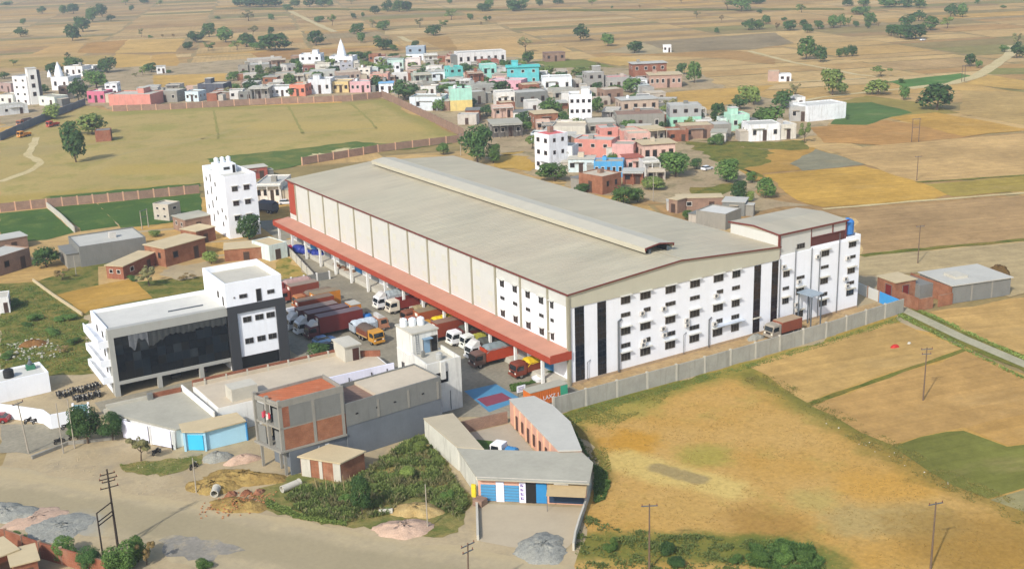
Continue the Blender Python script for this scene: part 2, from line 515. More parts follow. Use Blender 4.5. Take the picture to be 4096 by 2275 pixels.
CAM = (-102.910, -148.014, 72.000)
fa = R(-20.0)
U = (math.cos(fa), math.sin(fa)); V = (-math.sin(fa), math.cos(fa))
FCOL = ['#c6a670', '#c1a068', '#caac78', '#b89564', '#c4a674', '#bc9c6a', '#ae8e62', '#ceb282', '#a88c64', '#b99c70', '#c8a362', '#9c8b60', '#a89572', '#948b5a', '#c2a472', '#c9aa76', '#bfa06e']
fwx, fwy = 0.5289, 0.8487
b0 = -700.0
while b0 < 1500:
    wcol = random.uniform(55, 120)
    a0 = -400.0 + random.uniform(0, 30)
    while a0 < 1900:
        hrow = random.choice((14, 18, 24, 30, 38, 46))
        ca, cb = a0 + hrow / 2, b0 + wcol / 2
        wx, wy = U[0] * cb + V[0] * ca, U[1] * cb + V[1] * ca
        dx, dy = wx - CAM[0], wy - CAM[1]
        dep = dx * fwx + dy * fwy
        lat = dx * fwy - dy * fwx
        if 255 < dep < 2100 and abs(lat) < 0.47 * dep + 60:
            g = 0.7 + dep / 1500.0
            q = []
            for sa, sb in ((g, g), (g, wcol - g), (hrow - g, wcol - g), (hrow - g, g)):
                pa = a0 + sa + random.uniform(-1.0, 1.0); pb = b0 + sb + random.uniform(-2.5, 2.5)
                q.append((U[0] * pb + V[0] * pa, U[1] * pb + V[1] * pa))
            c = random.choice(FCOL)
            sheet('field', q, 0.0 + dep * 0.00002, FIELD, c, fa + (0 if random.random() < 0.7 else math.pi / 2))
        a0 += hrow
    b0 += wcol

# ------------------------------------------------------------------ plots read one by one
def plot(poly, c, z=0.07, rz=fa, name='field', m=None): return sheet(name, poly, z, m or FIELD, c, rz, rag=(4.0, 0.45))
sheet('earth', [(-89.77, -7.28), (-59.28, 173.12), (-40.75, 180.18), (-10.21, 154.82), (9.26, 198.35), (31.85, 202.83), (95.29, 155.53), (68.70, 89.26), (90.48, 71.18), (100.73, 23.72), (77.75, -3.22), (65.30, -28.15), (59.62, -42.65), (9.11, -77.79)], -0.02, G_DUST, rag=(4,1.0))
plot([(96.55, 24.21), (137.51, 9.20), (104.67, -13.34), (96.34, -13.90), (100.63, 5.63), (85.62, 14.49)], '#b9a681')
plot([(123.08, 60.30), (178.51, 37.34), (139.45, 10.53), (98.10, 25.27), (123.30, 49.37)], '#b0926a')
plot([(144.42, 104.27), (176.72, 93.78), (170.14, 69.14), (164.23, 52.18), (153.68, 50.79), (126.43, 63.08), (127.12, 73.35), (139.02, 92.59)], '#c69f50')
plot([(188.40, 119.43), (208.46, 114.03), (261.98, 94.64), (202.22, 53.62), (169.87, 67.41), (178.08, 93.93)], '#c4a472')
plot([(168.67, 64.96), (201.17, 52.90), (183.90, 41.04), (161.54, 50.09)], '#a8954e')
plot([(168.11, 135.22), (188.86, 126.49), (178.12, 94.81), (145.54, 105.42), (135.41, 97.71), (156.89, 142.75)], '#b8934f')
plot([(162.16, 110.84), (186.78, 123.55), (182.64, 106.86), (178.12, 94.81), (157.19, 100.59)], '#94907a', 0.09)
plot([(216.37, 154.87), (249.22, 147.53), (252.46, 105.05), (238.98, 105.70), (208.46, 114.03), (197.40, 129.76)], '#b98f58')
plot([(254.73, 151.22), (277.83, 147.51), (269.54, 99.82), (240.36, 106.76)], '#c19a52', 0.085)
plot([(257.50, 189.71), (294.88, 196.96), (295.22, 169.22), (283.19, 140.36), (254.73, 151.22), (267.49, 184.01)], '#988a4e', 0.06)
plot([(228.15, 155.48), (272.01, 188.12), (281.84, 182.65), (270.54, 152.72), (253.05, 150.29), (235.72, 144.87)], '#5a7540', 0.085)
plot([(281.01, 138.69), (335.44, 179.76), (349.88, 154.97), (274.42, 103.17)], '#bb9f6a')
plot([(327.78, 197.98), (351.94, 194.05), (347.09, 153.05), (335.44, 179.76)], '#c5a366', 0.075)
plot([(336.57, 221.59), (384.79, 218.02), (379.17, 205.40), (353.08, 198.38), (326.68, 201.76)], '#5d8344', 0.085)
plot([(411.27, 221.96), (425.02, 206.55), (403.18, 191.56), (387.85, 208.32)], '#8d8a54', 0.08)
plot([(364.95, 197.06), (388.07, 204.95), (379.83, 175.53), (355.58, 158.88), (353.19, 192.73)], '#caa763', 0.07)
plot([(389.88, 471.41), (490.59, 449.95), (443.54, 385.89), (398.46, 378.35), (391.08, 387.35), (357.65, 398.28)], '#98886c', 0.09)
plot([(333.02, 437.65), (362.34, 454.21), (387.51, 468.43), (357.65, 398.28), (337.69, 407.84)], '#b3a27f', 0.08)
plot([(336.61, 404.44), (376.57, 394.98), (391.66, 378.68), (370.99, 328.78), (352.52, 310.05), (354.96, 355.95)], '#b4905e', 0.08)
plot([(298.87, 412.60), (323.91, 414.83), (320.88, 361.89), (293.59, 369.10)], '#cbaa69', 0.08)
plot([(272.96, 425.26), (299.71, 411.63), (289.63, 365.85), (262.72, 388.42)], '#7d8445', 0.085)
plot([(229.70, 268.50), (260.34, 262.94), (293.47, 250.22), (243.98, 220.63), (216.71, 213.36), (220.03, 244.65)], '#c6a15c', 0.08)
plot([(173.65, 618.78), (197.98, 622.61), (248.06, 584.19), (223.44, 580.52), (181.41, 549.12), (162.90, 570.64)], '#ae8756', 0.08)
plot([(33.36, 721.19), (53.60, 718.41), (99.51, 685.60), (86.50, 621.18), (55.07, 621.11), (22.59, 657.50)], '#b59b61', 0.08)
plot([(103.27, 697.53), (119.76, 661.59), (98.03, 590.15), (78.93, 594.37)], '#caa661', 0.08)
plot([(119.76, 661.59), (136.26, 658.10), (111.42, 575.02), (97.09, 586.85)], '#c39d5b', 0.082)
plot([(83.25, 533.81), (119.56, 509.14), (98.95, 455.23), (67.71, 475.50)], '#c9a55f', 0.082)
plot([(53.55, 729.17), (91.96, 827.07), (110.50, 809.21), (87.06, 734.02)], '#c7a369', 0.081)
plot([(85.02, 725.00), (111.75, 807.64), (144.43, 813.24), (105.49, 700.46)], '#b58c53', 0.081)
plot([(105.49, 700.46), (144.43, 813.24), (180.78, 780.97), (139.44, 670.90)], '#cdaa69', 0.081)
plot([(277.43, 525.82), (295.55, 560.56), (356.90, 572.29), (306.19, 490.77)], '#c7a46d', 0.081)
plot([(304.46, 627.05), (329.19, 623.03), (279.78, 522.94), (270.52, 523.47)], '#af8d58', 0.081)

# near right: stubble, weedy strip, green plot, lane
ochre = [(-6.80, -8.68), (9.13, -10.11), (25.53, -12.01), (21.17, -34.05), (17.28, -52.96), (15.55, -65.06), (14.78, -73.84), (6.19, -79.81), (-8.48, -81.81), (-26.36, -70.97), (-36.66, -52.44), (-23.96, -37.18), (-15.85, -28.78), (-10.53, -19.60)]
sheet('stubble_field', [(-9.04, -8.91), (5.48, -8.53), (21.55, -8.89), (31.27, -9.21), (50.73, -8.81), (71.33, -7.64), (67.17, -13.58), (64.43, -29.46), (61.50, -42.97), (38.30, -59.57), (6.42, -81.31), (-8.48, -81.81), (-26.36, -70.97), (-36.66, -52.44), (-23.96, -37.18), (-15.85, -28.78), (-10.53, -19.60)], 0.03, G_OCHRE, rz=fa, rag=(2.0, 0.5))
plot([(29.31, -11.28), (47.95, -10.65), (66.51, -9.95), (67.20, -12.83), (64.65, -26.91), (25.49, -28.65)], '#bd9d65', 0.05, R(-12))
plot([(25.10, -29.70), (64.47, -28.14), (62.33, -42.41), (43.58, -55.28), (36.92, -48.44), (29.24, -46.80), (23.73, -46.42), (23.51, -40.92)], '#bb9760', 0.05, R(-12))
plot([(36.53, -56.06), (36.85, -48.87), (49.77, -51.03), (40.17, -57.61)], '#bd975b', 0.055, R(-12))
plot([(23.37, -46.91), (29.03, -46.97), (33.62, -48.01), (35.90, -49.22), (36.16, -56.32), (39.95, -57.77), (28.43, -65.67), (20.59, -64.60), (20.14, -59.38), (21.23, -54.19)], '#7a7c40', 0.052, R(-12))
plot([(28.02, -65.95), (20.51, -64.98), (21.33, -70.55)], '#9a936c', 0.05)
plot([(76.91, -10.33), (95.63, -14.41), (101.09, -16.74), (67.54, -39.62), (74.48, -16.12)], '#bd9c65', 0.05)
ribbon('lane_verge', dense([(73.60, -6.50), (69.40, -23.51), (66.56, -39.50), (63.47, -46.21)], 3), 5.6, 0.06, G_WEEDY, jitter=0.5)
ribbon('lane', [(74.49, -5.51), (69.40, -23.51), (66.13, -39.80), (63.06, -46.48)], 2.5, 0.075, G_LANE, 'pale concrete lane between the fields')
ribbon('bund', dense([(25.27, -28.86), (44.11, -28.07), (64.63, -27.58)], 3), 1.1, 0.07, G_WEEDY, jitter=0.25)
ribbon('bund', dense([(97.41, 24.67), (116.85, 18.40), (138.60, 9.95)], 4), 2.2, 0.09, G_WEEDY, jitter=0.5)
ribbon('bund', dense([(169.21, 68.37), (184.76, 60.78), (201.96, 53.44)], 4), 1.6, 0.09, G_WEEDY, jitter=0.4)
ribbon('path', dense([(124.41, 61.56), (147.98, 53.10), (181.92, 39.69)], 4), 1.5, 0.1, G_PATH, jitter=0.3)
# cart roads in the fields
ribbon('cart_road', dense([(512.00, 278.68), (467.16, 249.63), (420.51, 225.63), (379.49, 205.05), (351.56, 197.21), (325.34, 199.48)], 8), [7] * 4 + [6] * 200, 0.12, G_PATH, 'pale cart road winding through the fields', 0.5)
ribbon('cart_road', dense([(348.42, 237.51), (348.75, 251.07), (358.48, 281.11), (367.40, 312.54), (393.24, 372.84)], 8), 3.2, 0.12, G_PATH, jitter=0.5)
ribbon('cart_road', dense([(324.72, 200.14), (306.23, 203.94), (291.19, 205.56), (278.16, 206.86), (266.13, 205.15)], 8), 3.0, 0.12, G_PATH, jitter=0.5)
ribbon('cart_road', dense([(341.00, 237.55), (329.07, 241.33), (309.78, 250.13), (300.88, 253.78)], 8), 2.2, 0.12, G_PATH, jitter=0.4)
ribbon('cart_road', dense([(372.92, 1037.08), (326.79, 877.60), (288.21, 736.99)], 14), 5.0, 0.12, G_PATH, jitter=0.8)
ribbon('cart_road', dense([(302.63, 650.85), (286.59, 603.08)], 14), 5.0, 0.12, G_PATH, jitter=0.8)
ribbon('tree_belt_verge', dense([(362.70, 1129.67), (423.28, 1008.20), (527.79, 823.97), (579.69, 728.94), (655.81, 617.36), (688.75, 567.07)], 30), 26, 0.16, G_WEEDY, jitter=6)

# playing field, lawns, village earth
sheet('playing_field', [(-34.04, 322.44), (-51.45, 219.45), (-39.46, 213.00), (4.79, 206.82), (22.71, 210.93), (42.13, 215.13), (71.54, 225.61), (106.91, 219.63), (109.01, 223.25), (135.17, 342.02), (120.96, 344.02), (80.02, 365.79), (26.40, 395.70), (21.81, 428.42), (-30.61, 342.72)], 0.10, G_PLAY, rag=(5, 0.8))
sheet('green_strip', [(-37.18, 219.63), (5.33, 208.47), (3.99, 203.33), (-16.70, 208.98), (-38.02, 215.55)], 0.13, G_LAWN, rag=(3, 1.0))
sheet('green_strip', [(17.35, 249.97), (45.26, 246.65), (76.39, 244.73), (83.11, 231.88), (108.71, 229.85), (100.89, 216.14), (76.35, 218.44), (42.13, 215.13), (28.79, 207.89), (26.14, 224.40)], 0.13, ground_mat('worn_lawn', '#56713a', '#62703a', 0.05, '#7d7f46', (0.48, 0.62), 1.2, 0.3), rag=(3, 1.0))
TRACK = ground_mat('faint_track', '#b0a272', '#a6986a', 0.2, amp=0.12)
for pts, w in (([(-33.82, 323.74), (49.95, 284.52), (68.17, 277.57), (95.72, 267.22)], 1.4),
               ([(-45.16, 256.65), (-30.74, 274.76), (-16.82, 268.75), (-7.04, 273.13), (7.20, 284.07), (28.46, 288.28), (59.57, 310.53)], 1.1)):
    ribbon('foot_track', dense(pts, 5), w, 0.14, TRACK, jitter=0.3)
ribbon('foot_track', dense([(-16.51, 343.64), (-28.09, 301.66), (-27.52, 282.16), (-32.86, 269.20), (-45.49, 254.71)], 4), 3.0, 0.145, G_PATH, 'pale trodden track across the playing field', 0.6)
for pts in ([(93.28, 352.63), (79.54, 310.54), (67.79, 274.55)], [(118.31, 339.47), (104.59, 294.31), (95.13, 266.02)], [(62.59, 364.69), (39.71, 290.74), (37.87, 286.60)]): ribbon('bund', dense(pts, 5), 1.0, 0.14, ground_mat('grassy_bund', '#94904f', '#9c935a', 0.2), jitter=0.35)
LAWN_Z = 0.06
sheet('lawn', [(-53.86, 205.14), (-41.60, 202.48), (-41.84, 166.93), (-49.59, 163.24), (-60.39, 166.53)], LAWN_Z, G_LAWN, rag=(4,0.3))
sheet('lawn', [(-39.68, 203.17), (-28.38, 199.92), (-30.61, 166.36), (-40.18, 167.03)], LAWN_Z, G_LAWN, rag=(4,0.3))
sheet('lawn', [(-27.95, 199.19), (0.66, 193.13), (-9.41, 160.04), (-18.10, 160.94), (-30.73, 163.73)], LAWN_Z, G_LAWN, rag=(4,0.3))
sheet('village_ground', [(-26.63, 366.30), (15.48, 615.43), (64.28, 610.78), (157.95, 576.38), (212.99, 551.04), (282.14, 520.08), (279.48, 435.14), (298.37, 306.14), (259.12, 233.46), (272.10, 206.00), (247.83, 163.44), (198.30, 140.50), (179.98, 132.43), (144.69, 110.50), (122.95, 75.18), (125.69, 66.16), (109.21, 70.36), (89.30, 129.68), (95.24, 177.74), (105.76, 217.65), (113.20, 228.87), (140.22, 352.20), (83.24, 374.50), (27.78, 401.15), (22.74, 432.43)], 0.04, G_VILL, rag=(6, 3.0))
for p in ([(163.65, 164.28), (174.31, 148.71), (171.65, 126.80), (144.69, 110.50), (141.54, 100.51), (149.35, 134.27)], [(167.50, 163.08), (180.44, 148.23), (195.21, 137.50), (184.96, 124.67), (169.46, 136.64), (173.23, 158.38)], [(116.11, 104.60), (128.83, 101.43), (113.56, 83.14), (109.40, 93.68)]):
    sheet('scrub_grass', p, 0.085, G_WEEDY, rag=(3, 1.2))
sheet('scrub_grass', [(92.65, 177.56), (112.20, 185.92), (103.58, 188.33), (108.00, 176.46), (93.98, 155.13), (89.60, 165.88)], 0.085, ground_mat('yellow_stubble', '#c6a45a', '#b89648', 0.08, None, (0.5, 0.6), 1.0, 0.3), rag=(3, 1.2))

# the compound, the lot on the left and the road in front
sheet('yard', [(-67, 41), (-67, 27.5), (-31, 27.5), (-24.5, 19), (-24.5, 2), (-12.6, -6.5), (-10, -8.2), (0, -8.4), (0, 124), (8, 126), (12, 160), (2, 165), (-2, 124), (-5, 112), (-9.4, 84.3), (-31, 84), (-31, 41)], 0.0, G_YARD)
sheet('yard_side', [(0, -8.4), (73.5, -8.0), (73.5, 0), (0, 0)], 0.004, ground_mat('sandy_margin', '#c3a983', '#b39870', 0.3, '#98836a', (0.5, 0.7), 1.6, 0.4))
sheet('plot_ground', [(-66.98, 127.52), (-59.68, 123.87), (-47.06, 132.77), (-21.51, 115.82), (-29.81, 91.97), (-57.04, 90.84), (-63.67, 55.18), (-77.74, 63.86)], 0.008, ground_mat('plot_grass', '#7d7a40', '#8c7f48', 0.10, '#55662e', (0.45, 0.6), 1.2, 0.5, hexd='#a08c56'), rag=(2, 0.5))
plot([(-58.43, 110.03), (-42.26, 112.19), (-42.10, 94.29), (-55.53, 93.65), (-57.57, 90.81)], '#b8934c', 0.02, R(0))
sheet('bare_patch', [(-31.97, 118.30), (-22.64, 115.53), (-26.56, 103.82), (-33.00, 103.56), (-35.60, 111.02)], 0.02, G_DUST, rag=(1.2,0.5))
sheet('plot_ground', [(-15.7, 86.2), (-9.7, 84.6), (-5.2, 110.5), (-10.6, 104.1)], 0.012, ground_mat('side_plot', '#a09050', '#b09656', 0.15, '#6d7436', (0.5, 0.62), 1.4, 0.4), rag=(2, 0.5))
sheet('road', [(-93.61, 36.29), (-84.45, 24.19), (-71.75, 7.08), (-60.52, -9.69), (-50.15, -24.52), (-37.04, -41.39), (-30.94, -49.23), (-39.94, -61.43), (-58.73, -42.71), (-69.72, -21.46), (-77.71, -6.24), (-86.80, 10.28), (-95.13, 22.86)], 0.004, G_ROAD, label='dusty asphalt road along the shop fronts', rag=(2.0, 0.45))
sheet('forecourt', [(-81.66, 40.70), (-83.62, 29.07), (-79.98, 25.93), (-74.06, 27.72), (-72.67, 31.15), (-73.95, 34.14), (-74.91, 35.70)], 0.004, G_YARD, rag=(2,0.3))
sheet('weedy_ground', [(-57.82, -6.69), (-50.77, -3.78), (-45.50, -10.90), (-41.58, -8.81), (-28.55, -2.45), (-33.12, -20.71), (-33.82, -25.62), (-39.78, -31.99), (-43.71, -30.50), (-50.78, -22.37), (-55.51, -16.16), (-57.87, -10.83)], 0.012, G_LOT, rag=(1.0, 0.4))
sheet('grass_patch', [(-69.80, 14.42), (-64.61, 11.95), (-58.76, 10.36), (-60.20, 6.96), (-66.17, 6.62), (-69.80, 10.96)], 0.012, G_LOT, rag=(0.7, 0.3))
sheet('patch', [(-71.79, -11.67), (-69.77, -11.28), (-65.35, -15.96), (-63.52, -20.54), (-67.65, -20.73), (-72.09, -16.31)], 0.012, ground_mat('grey_patch', '#8b8883', '#9b9690', 0.2, '#b3a78f', (0.5, 0.7), 1.8, 0.2), rag=(1, 0.35))
sheet('sports_court', [(-15.3, 8.6), (-9.4, 8.1), (-9.6, -0.2), (-16.6, -1.5)], 0.008, mat('court_blue', '#4c84a4', 0.7, 0.12, 0.6), label='blue painted sports court in the yard')
sheet('court_marking', [(-15.4, 4.4), (-10.7, 4.2), (-10.7, 0.9), (-15.7, 0.7)], 0.012, mat('court_red', '#80404e', 0.7, 0.12, 0.6), label='dark red rectangle on the blue court')

# ------------------------------------------------------------------ wall materials
M_WHITE = mat('white_paint', '#eef0f2', 0.8, 0.06, 0.5, 0.10, '#a59c8c')
M_WHITE2 = mat('white_paint_worn', '#e4e3dc', 0.85, 0.10, 0.6, 0.35, '#8f8574')
M_CREAM = mat('cream_cladding', '#c6c5bc', 0.6, 0.06, 0.35, 0.18, '#b3aa94')
M_BEIGE = mat('beige_cladding', '#bdb9a3', 0.6, 0.06, 0.3, 0.05)
M_RED = mat('red_cladding', '#a3452f', 0.6, 0.14, 0.6, 0.15, '#7a4434')
M_REDTRIM = mat('red_brown_trim', '#70362c', 0.6, 0.1, 0.8)
M_CANOPY = mat('faded_red_sheet', '#b5836c', 0.7, 0.16, 0.3, 0.0)
M_ROOF = roof_sheet_mat('warehouse_roof_sheet', '#b3ab92', True)
M_ROOF2 = roof_sheet_mat('office_roof_sheet', '#b0a890', False)
M_VENT = mat('ridge_vent_sheet', '#bab39e', 0.5, 0.08, 0.3)
M_VENTEDGE = mat('ridge_vent_edge', '#b5af9a', 0.5, 0.06, 0.3)
M_DARK = mat('dark_opening', '#23211f', 0.9, 0.2, 0.5)
M_FRAME = mat('window_frame_grey', '#6f6a63', 0.6, 0.1, 2)
M_GLASS = glass_mat('dark_window_glass', '#2c2b2a', 0.12)
M_GLASSB = glass_mat('navy_strip_glass', '#0b1420', 0.06, 0.6)
M_GLASSR = glass_mat('brown_strip_glass', '#241b1b', 0.08, 0.6)
M_PILA = mat('pilaster_grey', '#9b9680', 0.6, 0.12, 0.7)
M_PIPE = mat('grey_pipe', '#5d6062', 0.5, 0.1, 1)
M_AC = mat('ac_casing', '#c9c5bc', 0.5, 0.12, 3)
M_CONC = mat('bare_concrete', '#8f8b80', 0.9, 0.16, 0.5, 0.35, '#5f5a50')
M_CONC2 = mat('pale_concrete', '#bdb8a8', 0.9, 0.14, 0.4, 0.15, '#7d7668')
M_CEM = mat('grey_cement_plaster', '#7b7b75', 0.92, 0.16, 0.4, 0.35, '#5d5b54')
M_CEMB = mat('blue_grey_cement', '#6b7074', 0.92, 0.16, 0.4, 0.3, '#5c6060')
M_BRICK = brick_mat('brick_red', '#945840', '#98806a', 0.35)
M_BRICK2 = brick_mat('brick_orange', '#9a6346', '#98806a', 0.4)
M_BRICK3 = brick_mat('brick_dusty', '#8f7464')
M_CHAR = mat('charcoal_panel', '#3c3d3f', 0.6, 0.1, 0.5)
M_GREYP = mat('grey_panel', '#a4a39a', 0.7, 0.08, 0.5, 0.1)
M_SLABW = mat('white_slab', '#c6c4ba', 0.85, 0.10, 0.35)
M_BLUET = mat('blue_tank', '#3c78b8', 0.5, 0.08, 1)
M_TANKW = mat('white_tank', '#dfe2e2', 0.5, 0.06, 1)
M_TANKB = mat('black_tank', '#262523', 0.5, 0.1, 1)
M_BLUED = mat('blue_door', '#2f7fb4', 0.6, 0.12, 1)
M_STEEL = mat('steel_post', '#596066', 0.5, 0.1, 1)

# ------------------------------------------------------------------ openings shared by all buildings
def win(parent, p, w, h, face='-y', frame=None, glass=None, hood=None, name='window', bars=1, inset=True):
    """window on a wall: p = centre on the wall plane. Frame proud of the wall, pane set back inside it"""
    x, y, z = p; t = 0.06
    def put(mb, a0, a1, b0, b1, d0, d1):
        # a along wall, b up, d outwards
        if face == '-y': mb.box(x + a0, y - d1, z + b0, x + a1, y - d0, z + b1)
        elif face == '+y': mb.box(x + a0, y + d0, z + b0, x + a1, y + d1, z + b1)
        elif face == '-x': mb.box(x - d1, y + a0, z + b0, x - d0, y + a1, z + b1)
        else: mb.box(x + d0, y + a0, z + b0, x + d1, y + a1, z + b1)
    mb = MB()
    put(mb, -w / 2, w / 2, -h / 2, -h / 2 + t, 0.0, 0.10)
    put(mb, -w / 2, w / 2, h / 2 - t, h / 2, 0.0, 0.10)
    put(mb, -w / 2, -w / 2 + t, -h / 2 + t, h / 2 - t, 0.0, 0.10)
    put(mb, w / 2 - t, w / 2, -h / 2 + t, h / 2 - t, 0.0, 0.10)
    for k in range(bars):
        c = -w / 2 + w * (k + 1) / (bars + 1)
        put(mb, c - 0.025, c + 0.025, -h / 2 + t, h / 2 - t, 0.03, 0.08)
    o = mb.build(name, frame or M_FRAME, parent)
    pb = MB(); put(pb, -w / 2 + t, w / 2 - t, -h / 2 + t, h / 2 - t, 0.005, 0.03)
    pb.build('pane', glass or M_GLASS, o)
    if hood:
        hb = MB(); put(hb, -w / 2 - 0.2, w / 2 + 0.2, h / 2 + 0.12, h / 2 + 0.22, 0.0, hood)
        hb.build('sunshade', M_CONC2 if parent.get('shade_mat') is None else MATS[parent['shade_mat']], o)
    return o

def door(parent, p, w, h, face='-y', m=None, name='door'):
    x, y, z = p
    mb = MB(); fb = MB()
    for b, d0, d1, g in ((fb, 0.0, 0.09, 0.0), (mb, 0.0, 0.05, 0.07)):
        if g == 0.0:
            for a0, a1, z0, z1 in ((-w / 2 - 0.07, -w / 2, 0, h + 0.07), (w / 2, w / 2 + 0.07, 0, h + 0.07), (-w / 2, w / 2, h, h + 0.07)):
                if face == '-y': b.box(x + a0, y - d1, z + z0, x + a1, y - d0, z + z1)
                else: b.box(x - d1, y + a0, z + z0, x - d0, y + a1, z + z1)
        else:
            if face == '-y': b.box(x - w / 2, y - d1, z, x + w / 2, y, z + h)
            else: b.box(x - d1, y - w / 2, z, x, y + w / 2, z + h)
    o = mb.build(name, m or M_DARK, parent)
    fb.build('frame', M_FRAME, o)
    return o

def ac_unit(parent, x, y, z, face='-y'):
    mb = MB()
    if face == '-y': mb.box(x - 0.45, y - 0.42, z, x + 0.45, y - 0.06, z + 0.7)
    else: mb.box(x - 0.42, y - 0.45, z, x - 0.06, y + 0.45, z + 0.7)
    o = mb.build('outdoor_unit', M_AC, parent)
    g = MB()
    if face == '-y': g.tube((x - 0.1, y - 0.44, z + 0.35), (x - 0.1, y - 0.425, z + 0.35), 0.27, n=12)
    else: g.tube((x - 0.44, y, z + 0.35), (x - 0.425, y, z + 0.35), 0.27, n=12)
    g.build('fan_grille', M_PIPE, o)
    s = MB()
    if face == '-y':
        for dx in (-0.35, 0.35): s.box(x + dx - 0.025, y - 0.5, z - 0.06, x + dx + 0.025, y, z)
    else:
        for dx in (-0.35, 0.35): s.box(x - 0.5, y + dx - 0.025, z - 0.06, x, y + dx + 0.025, z)
    s.build('bracket', M_PIPE, o)
    return o

def tank(loc, r, h, m, label, group=None, legs=0.0):
    t = thing('water_tank', label, 'water tank', loc, 0, group)
    z = legs
    MB().lathe([(r * 0.98, z), (r, z + 0.1 * h), (r, z + 0.3 * h), (r * 1.03, z + 0.33 * h), (r, z + 0.36 * h), (r, z + 0.6 * h), (r * 1.03, z + 0.63 * h), (r, z + 0.66 * h), (r, z + 0.82 * h), (r * 0.72, z + 0.94 * h)], 16).build('drum', m, t)
    MB().lathe([(r * 0.4, z + 0.94 * h), (r * 0.4, z + h), (r * 0.3, z + 1.03 * h)], 12).build('lid', m, t)
    if legs:
        for sx in (-1, 1):
            for sy in (-1, 1): MB().box(sx * r * 0.75 - 0.05, sy * r * 0.75 - 0.05, 0, sx * r * 0.75 + 0.05, sy * r * 0.75 + 0.05, z + 0.02).build('leg', M_STEEL, t)
    return t

# ------------------------------------------------------------------ warehouse (long side x = 0, show front y = 0)
WW, WL, EV, RG = 46.6, 119.5, 15.9, 17.5
wh = thing('warehouse', 'huge beige-roofed warehouse with white front, cream side bays and long red loading canopy', 'warehouse')
b = MB()
b.add([(0, 0, 0), (WW, 0, 0), (WW, WL, 0), (0, WL, 0), (0, 0, EV - 0.25), (WW, 0, EV - 0.25), (WW, WL, EV - 0.25), (0, WL, EV - 0.25), (WW / 2, 0, RG - 0.25), (WW / 2, WL, RG - 0.25)],
      [(0, 1, 5, 8, 4), (2, 3, 7, 9, 6), (3, 0, 4, 7), (1, 2, 6, 5), (4, 8, 9, 7), (8, 5, 6, 9), (0, 3, 2, 1)])
b.build('wall', M_WHITE, wh)
for side in (0, 1):
    rb = MB(); n = 24
    x0, x1 = (-0.35, WW / 2) if side == 0 else (WW / 2, WW + 0.35)
    z0, z1 = (EV - 0.02, RG) if side == 0 else (RG, EV - 0.02)
    rb.add([(x0, -0.35, z0), (x1, -0.35, z1), (x1, WL + 0.35, z1), (x0, WL + 0.35, z0), (x0, -0.35, z0 - 0.18), (x1, -0.35, z1 - 0.18), (x1, WL + 0.35, z1 - 0.18), (x0, WL + 0.35, z0 - 0.18)],
           [(0, 1, 2, 3), (7, 6, 5, 4), (4, 5, 1, 0), (5, 6, 2, 1), (6, 7, 3, 2), (7, 4, 0, 3)])
    ro = rb.build('roof_slope', M_ROOF, wh)
    # sheet laps: low ribs from ridge to eave
    lb = MB(); y = 0.7
    while y < WL - 0.3:
        dx = 0.06
        lb.add([(x0, y, z0 + 0.004), (x1, y, z1 + 0.004), (x1, y + dx, z1 + 0.004), (x0, y + dx, z0 + 0.004), (x0, y + dx / 2, z0 + 0.045), (x1, y + dx / 2, z1 + 0.045)], [(0, 1, 5, 4), (4, 5, 2, 3)])
        y += 1.02
    lo = lb.build('sheet_rib', M_ROOF, ro); lo['kind'] = 'stuff'
# beige gable cladding, butted on the roof line
gb = MB()
gb.add([(-0.02, -0.14, 13.45), (WW + 0.3, -0.14, 13.45), (WW + 0.3, -0.14, EV - 0.2), (WW / 2, -0.14, RG - 0.2), (-0.02, -0.14, EV - 0.2),
        (-0.02, -0.002, 13.45), (WW + 0.3, -0.002, 13.45), (WW + 0.3, -0.002, EV - 0.2), (WW / 2, -0.002, RG - 0.2), (-0.02, -0.002, EV - 0.2)],
       [(0, 1, 2, 3, 4), (9, 8, 7, 6, 5), (0, 5, 6, 1), (1, 6, 7, 2), (2, 7, 8, 3), (3, 8, 9, 4), (4, 9, 5, 0)])
gb.build('gable_cladding', M_BEIGE, wh)
tb = MB()
for (xa, za, xb, zb) in ((-0.4, EV, WW / 2, RG + 0.02), (WW / 2, RG + 0.02, WW + 0.4, EV)):
    tb.add([(xa, -0.45, za - 0.17), (xb, -0.45, zb - 0.17), (xb, -0.45, zb + 0.07), (xa, -0.45, za + 0.07), (xa, -0.352, za - 0.17), (xb, -0.352, zb - 0.17), (xb, -0.352, zb + 0.07), (xa, -0.352, za + 0.07)],
           [(0, 1, 2, 3), (7, 6, 5, 4), (0, 4, 5, 1), (3, 2, 6, 7), (0, 3, 7, 4), (1, 5, 6, 2)])
tb.build('verge_trim', M_REDTRIM, wh)
MB().box(-0.50, -0.45, EV - 0.24, -0.352, WL + 0.45, EV + 0.03).build('eave_gutter', M_REDTRIM, wh)
# ridge ventilator
vb = MB()
vb.add([(20.9, 6.3, 18.6), (24.0, 6.3, 19.05), (27.1, 6.3, 18.6), (20.9, 115, 18.6), (24.0, 115, 19.05), (27.1, 115, 18.6), (20.9, 6.3, 18.5), (24.0, 6.3, 18.95), (27.1, 6.3, 18.5), (20.9, 115, 18.5), (24.0, 115, 18.95), (27.1, 115, 18.5)],
       [(0, 1, 4, 3), (1, 2, 5, 4), (9, 10, 7, 6), (10, 11, 8, 7), (0, 6, 7, 1), (1, 7, 8, 2), (3, 4, 10, 9), (4, 5, 11, 10), (0, 3, 9, 6), (2, 8, 11, 5)])
vo = vb.build('ridge_vent', M_VENT, wh)
for xs, d in ((20.9, -0.06), (27.1, 0.06)):
    MB().box(min(xs, xs + d), 6.3, 17.75, max(xs, xs + d), 115, 18.62).build('vent_side', M_VENTEDGE, vo)
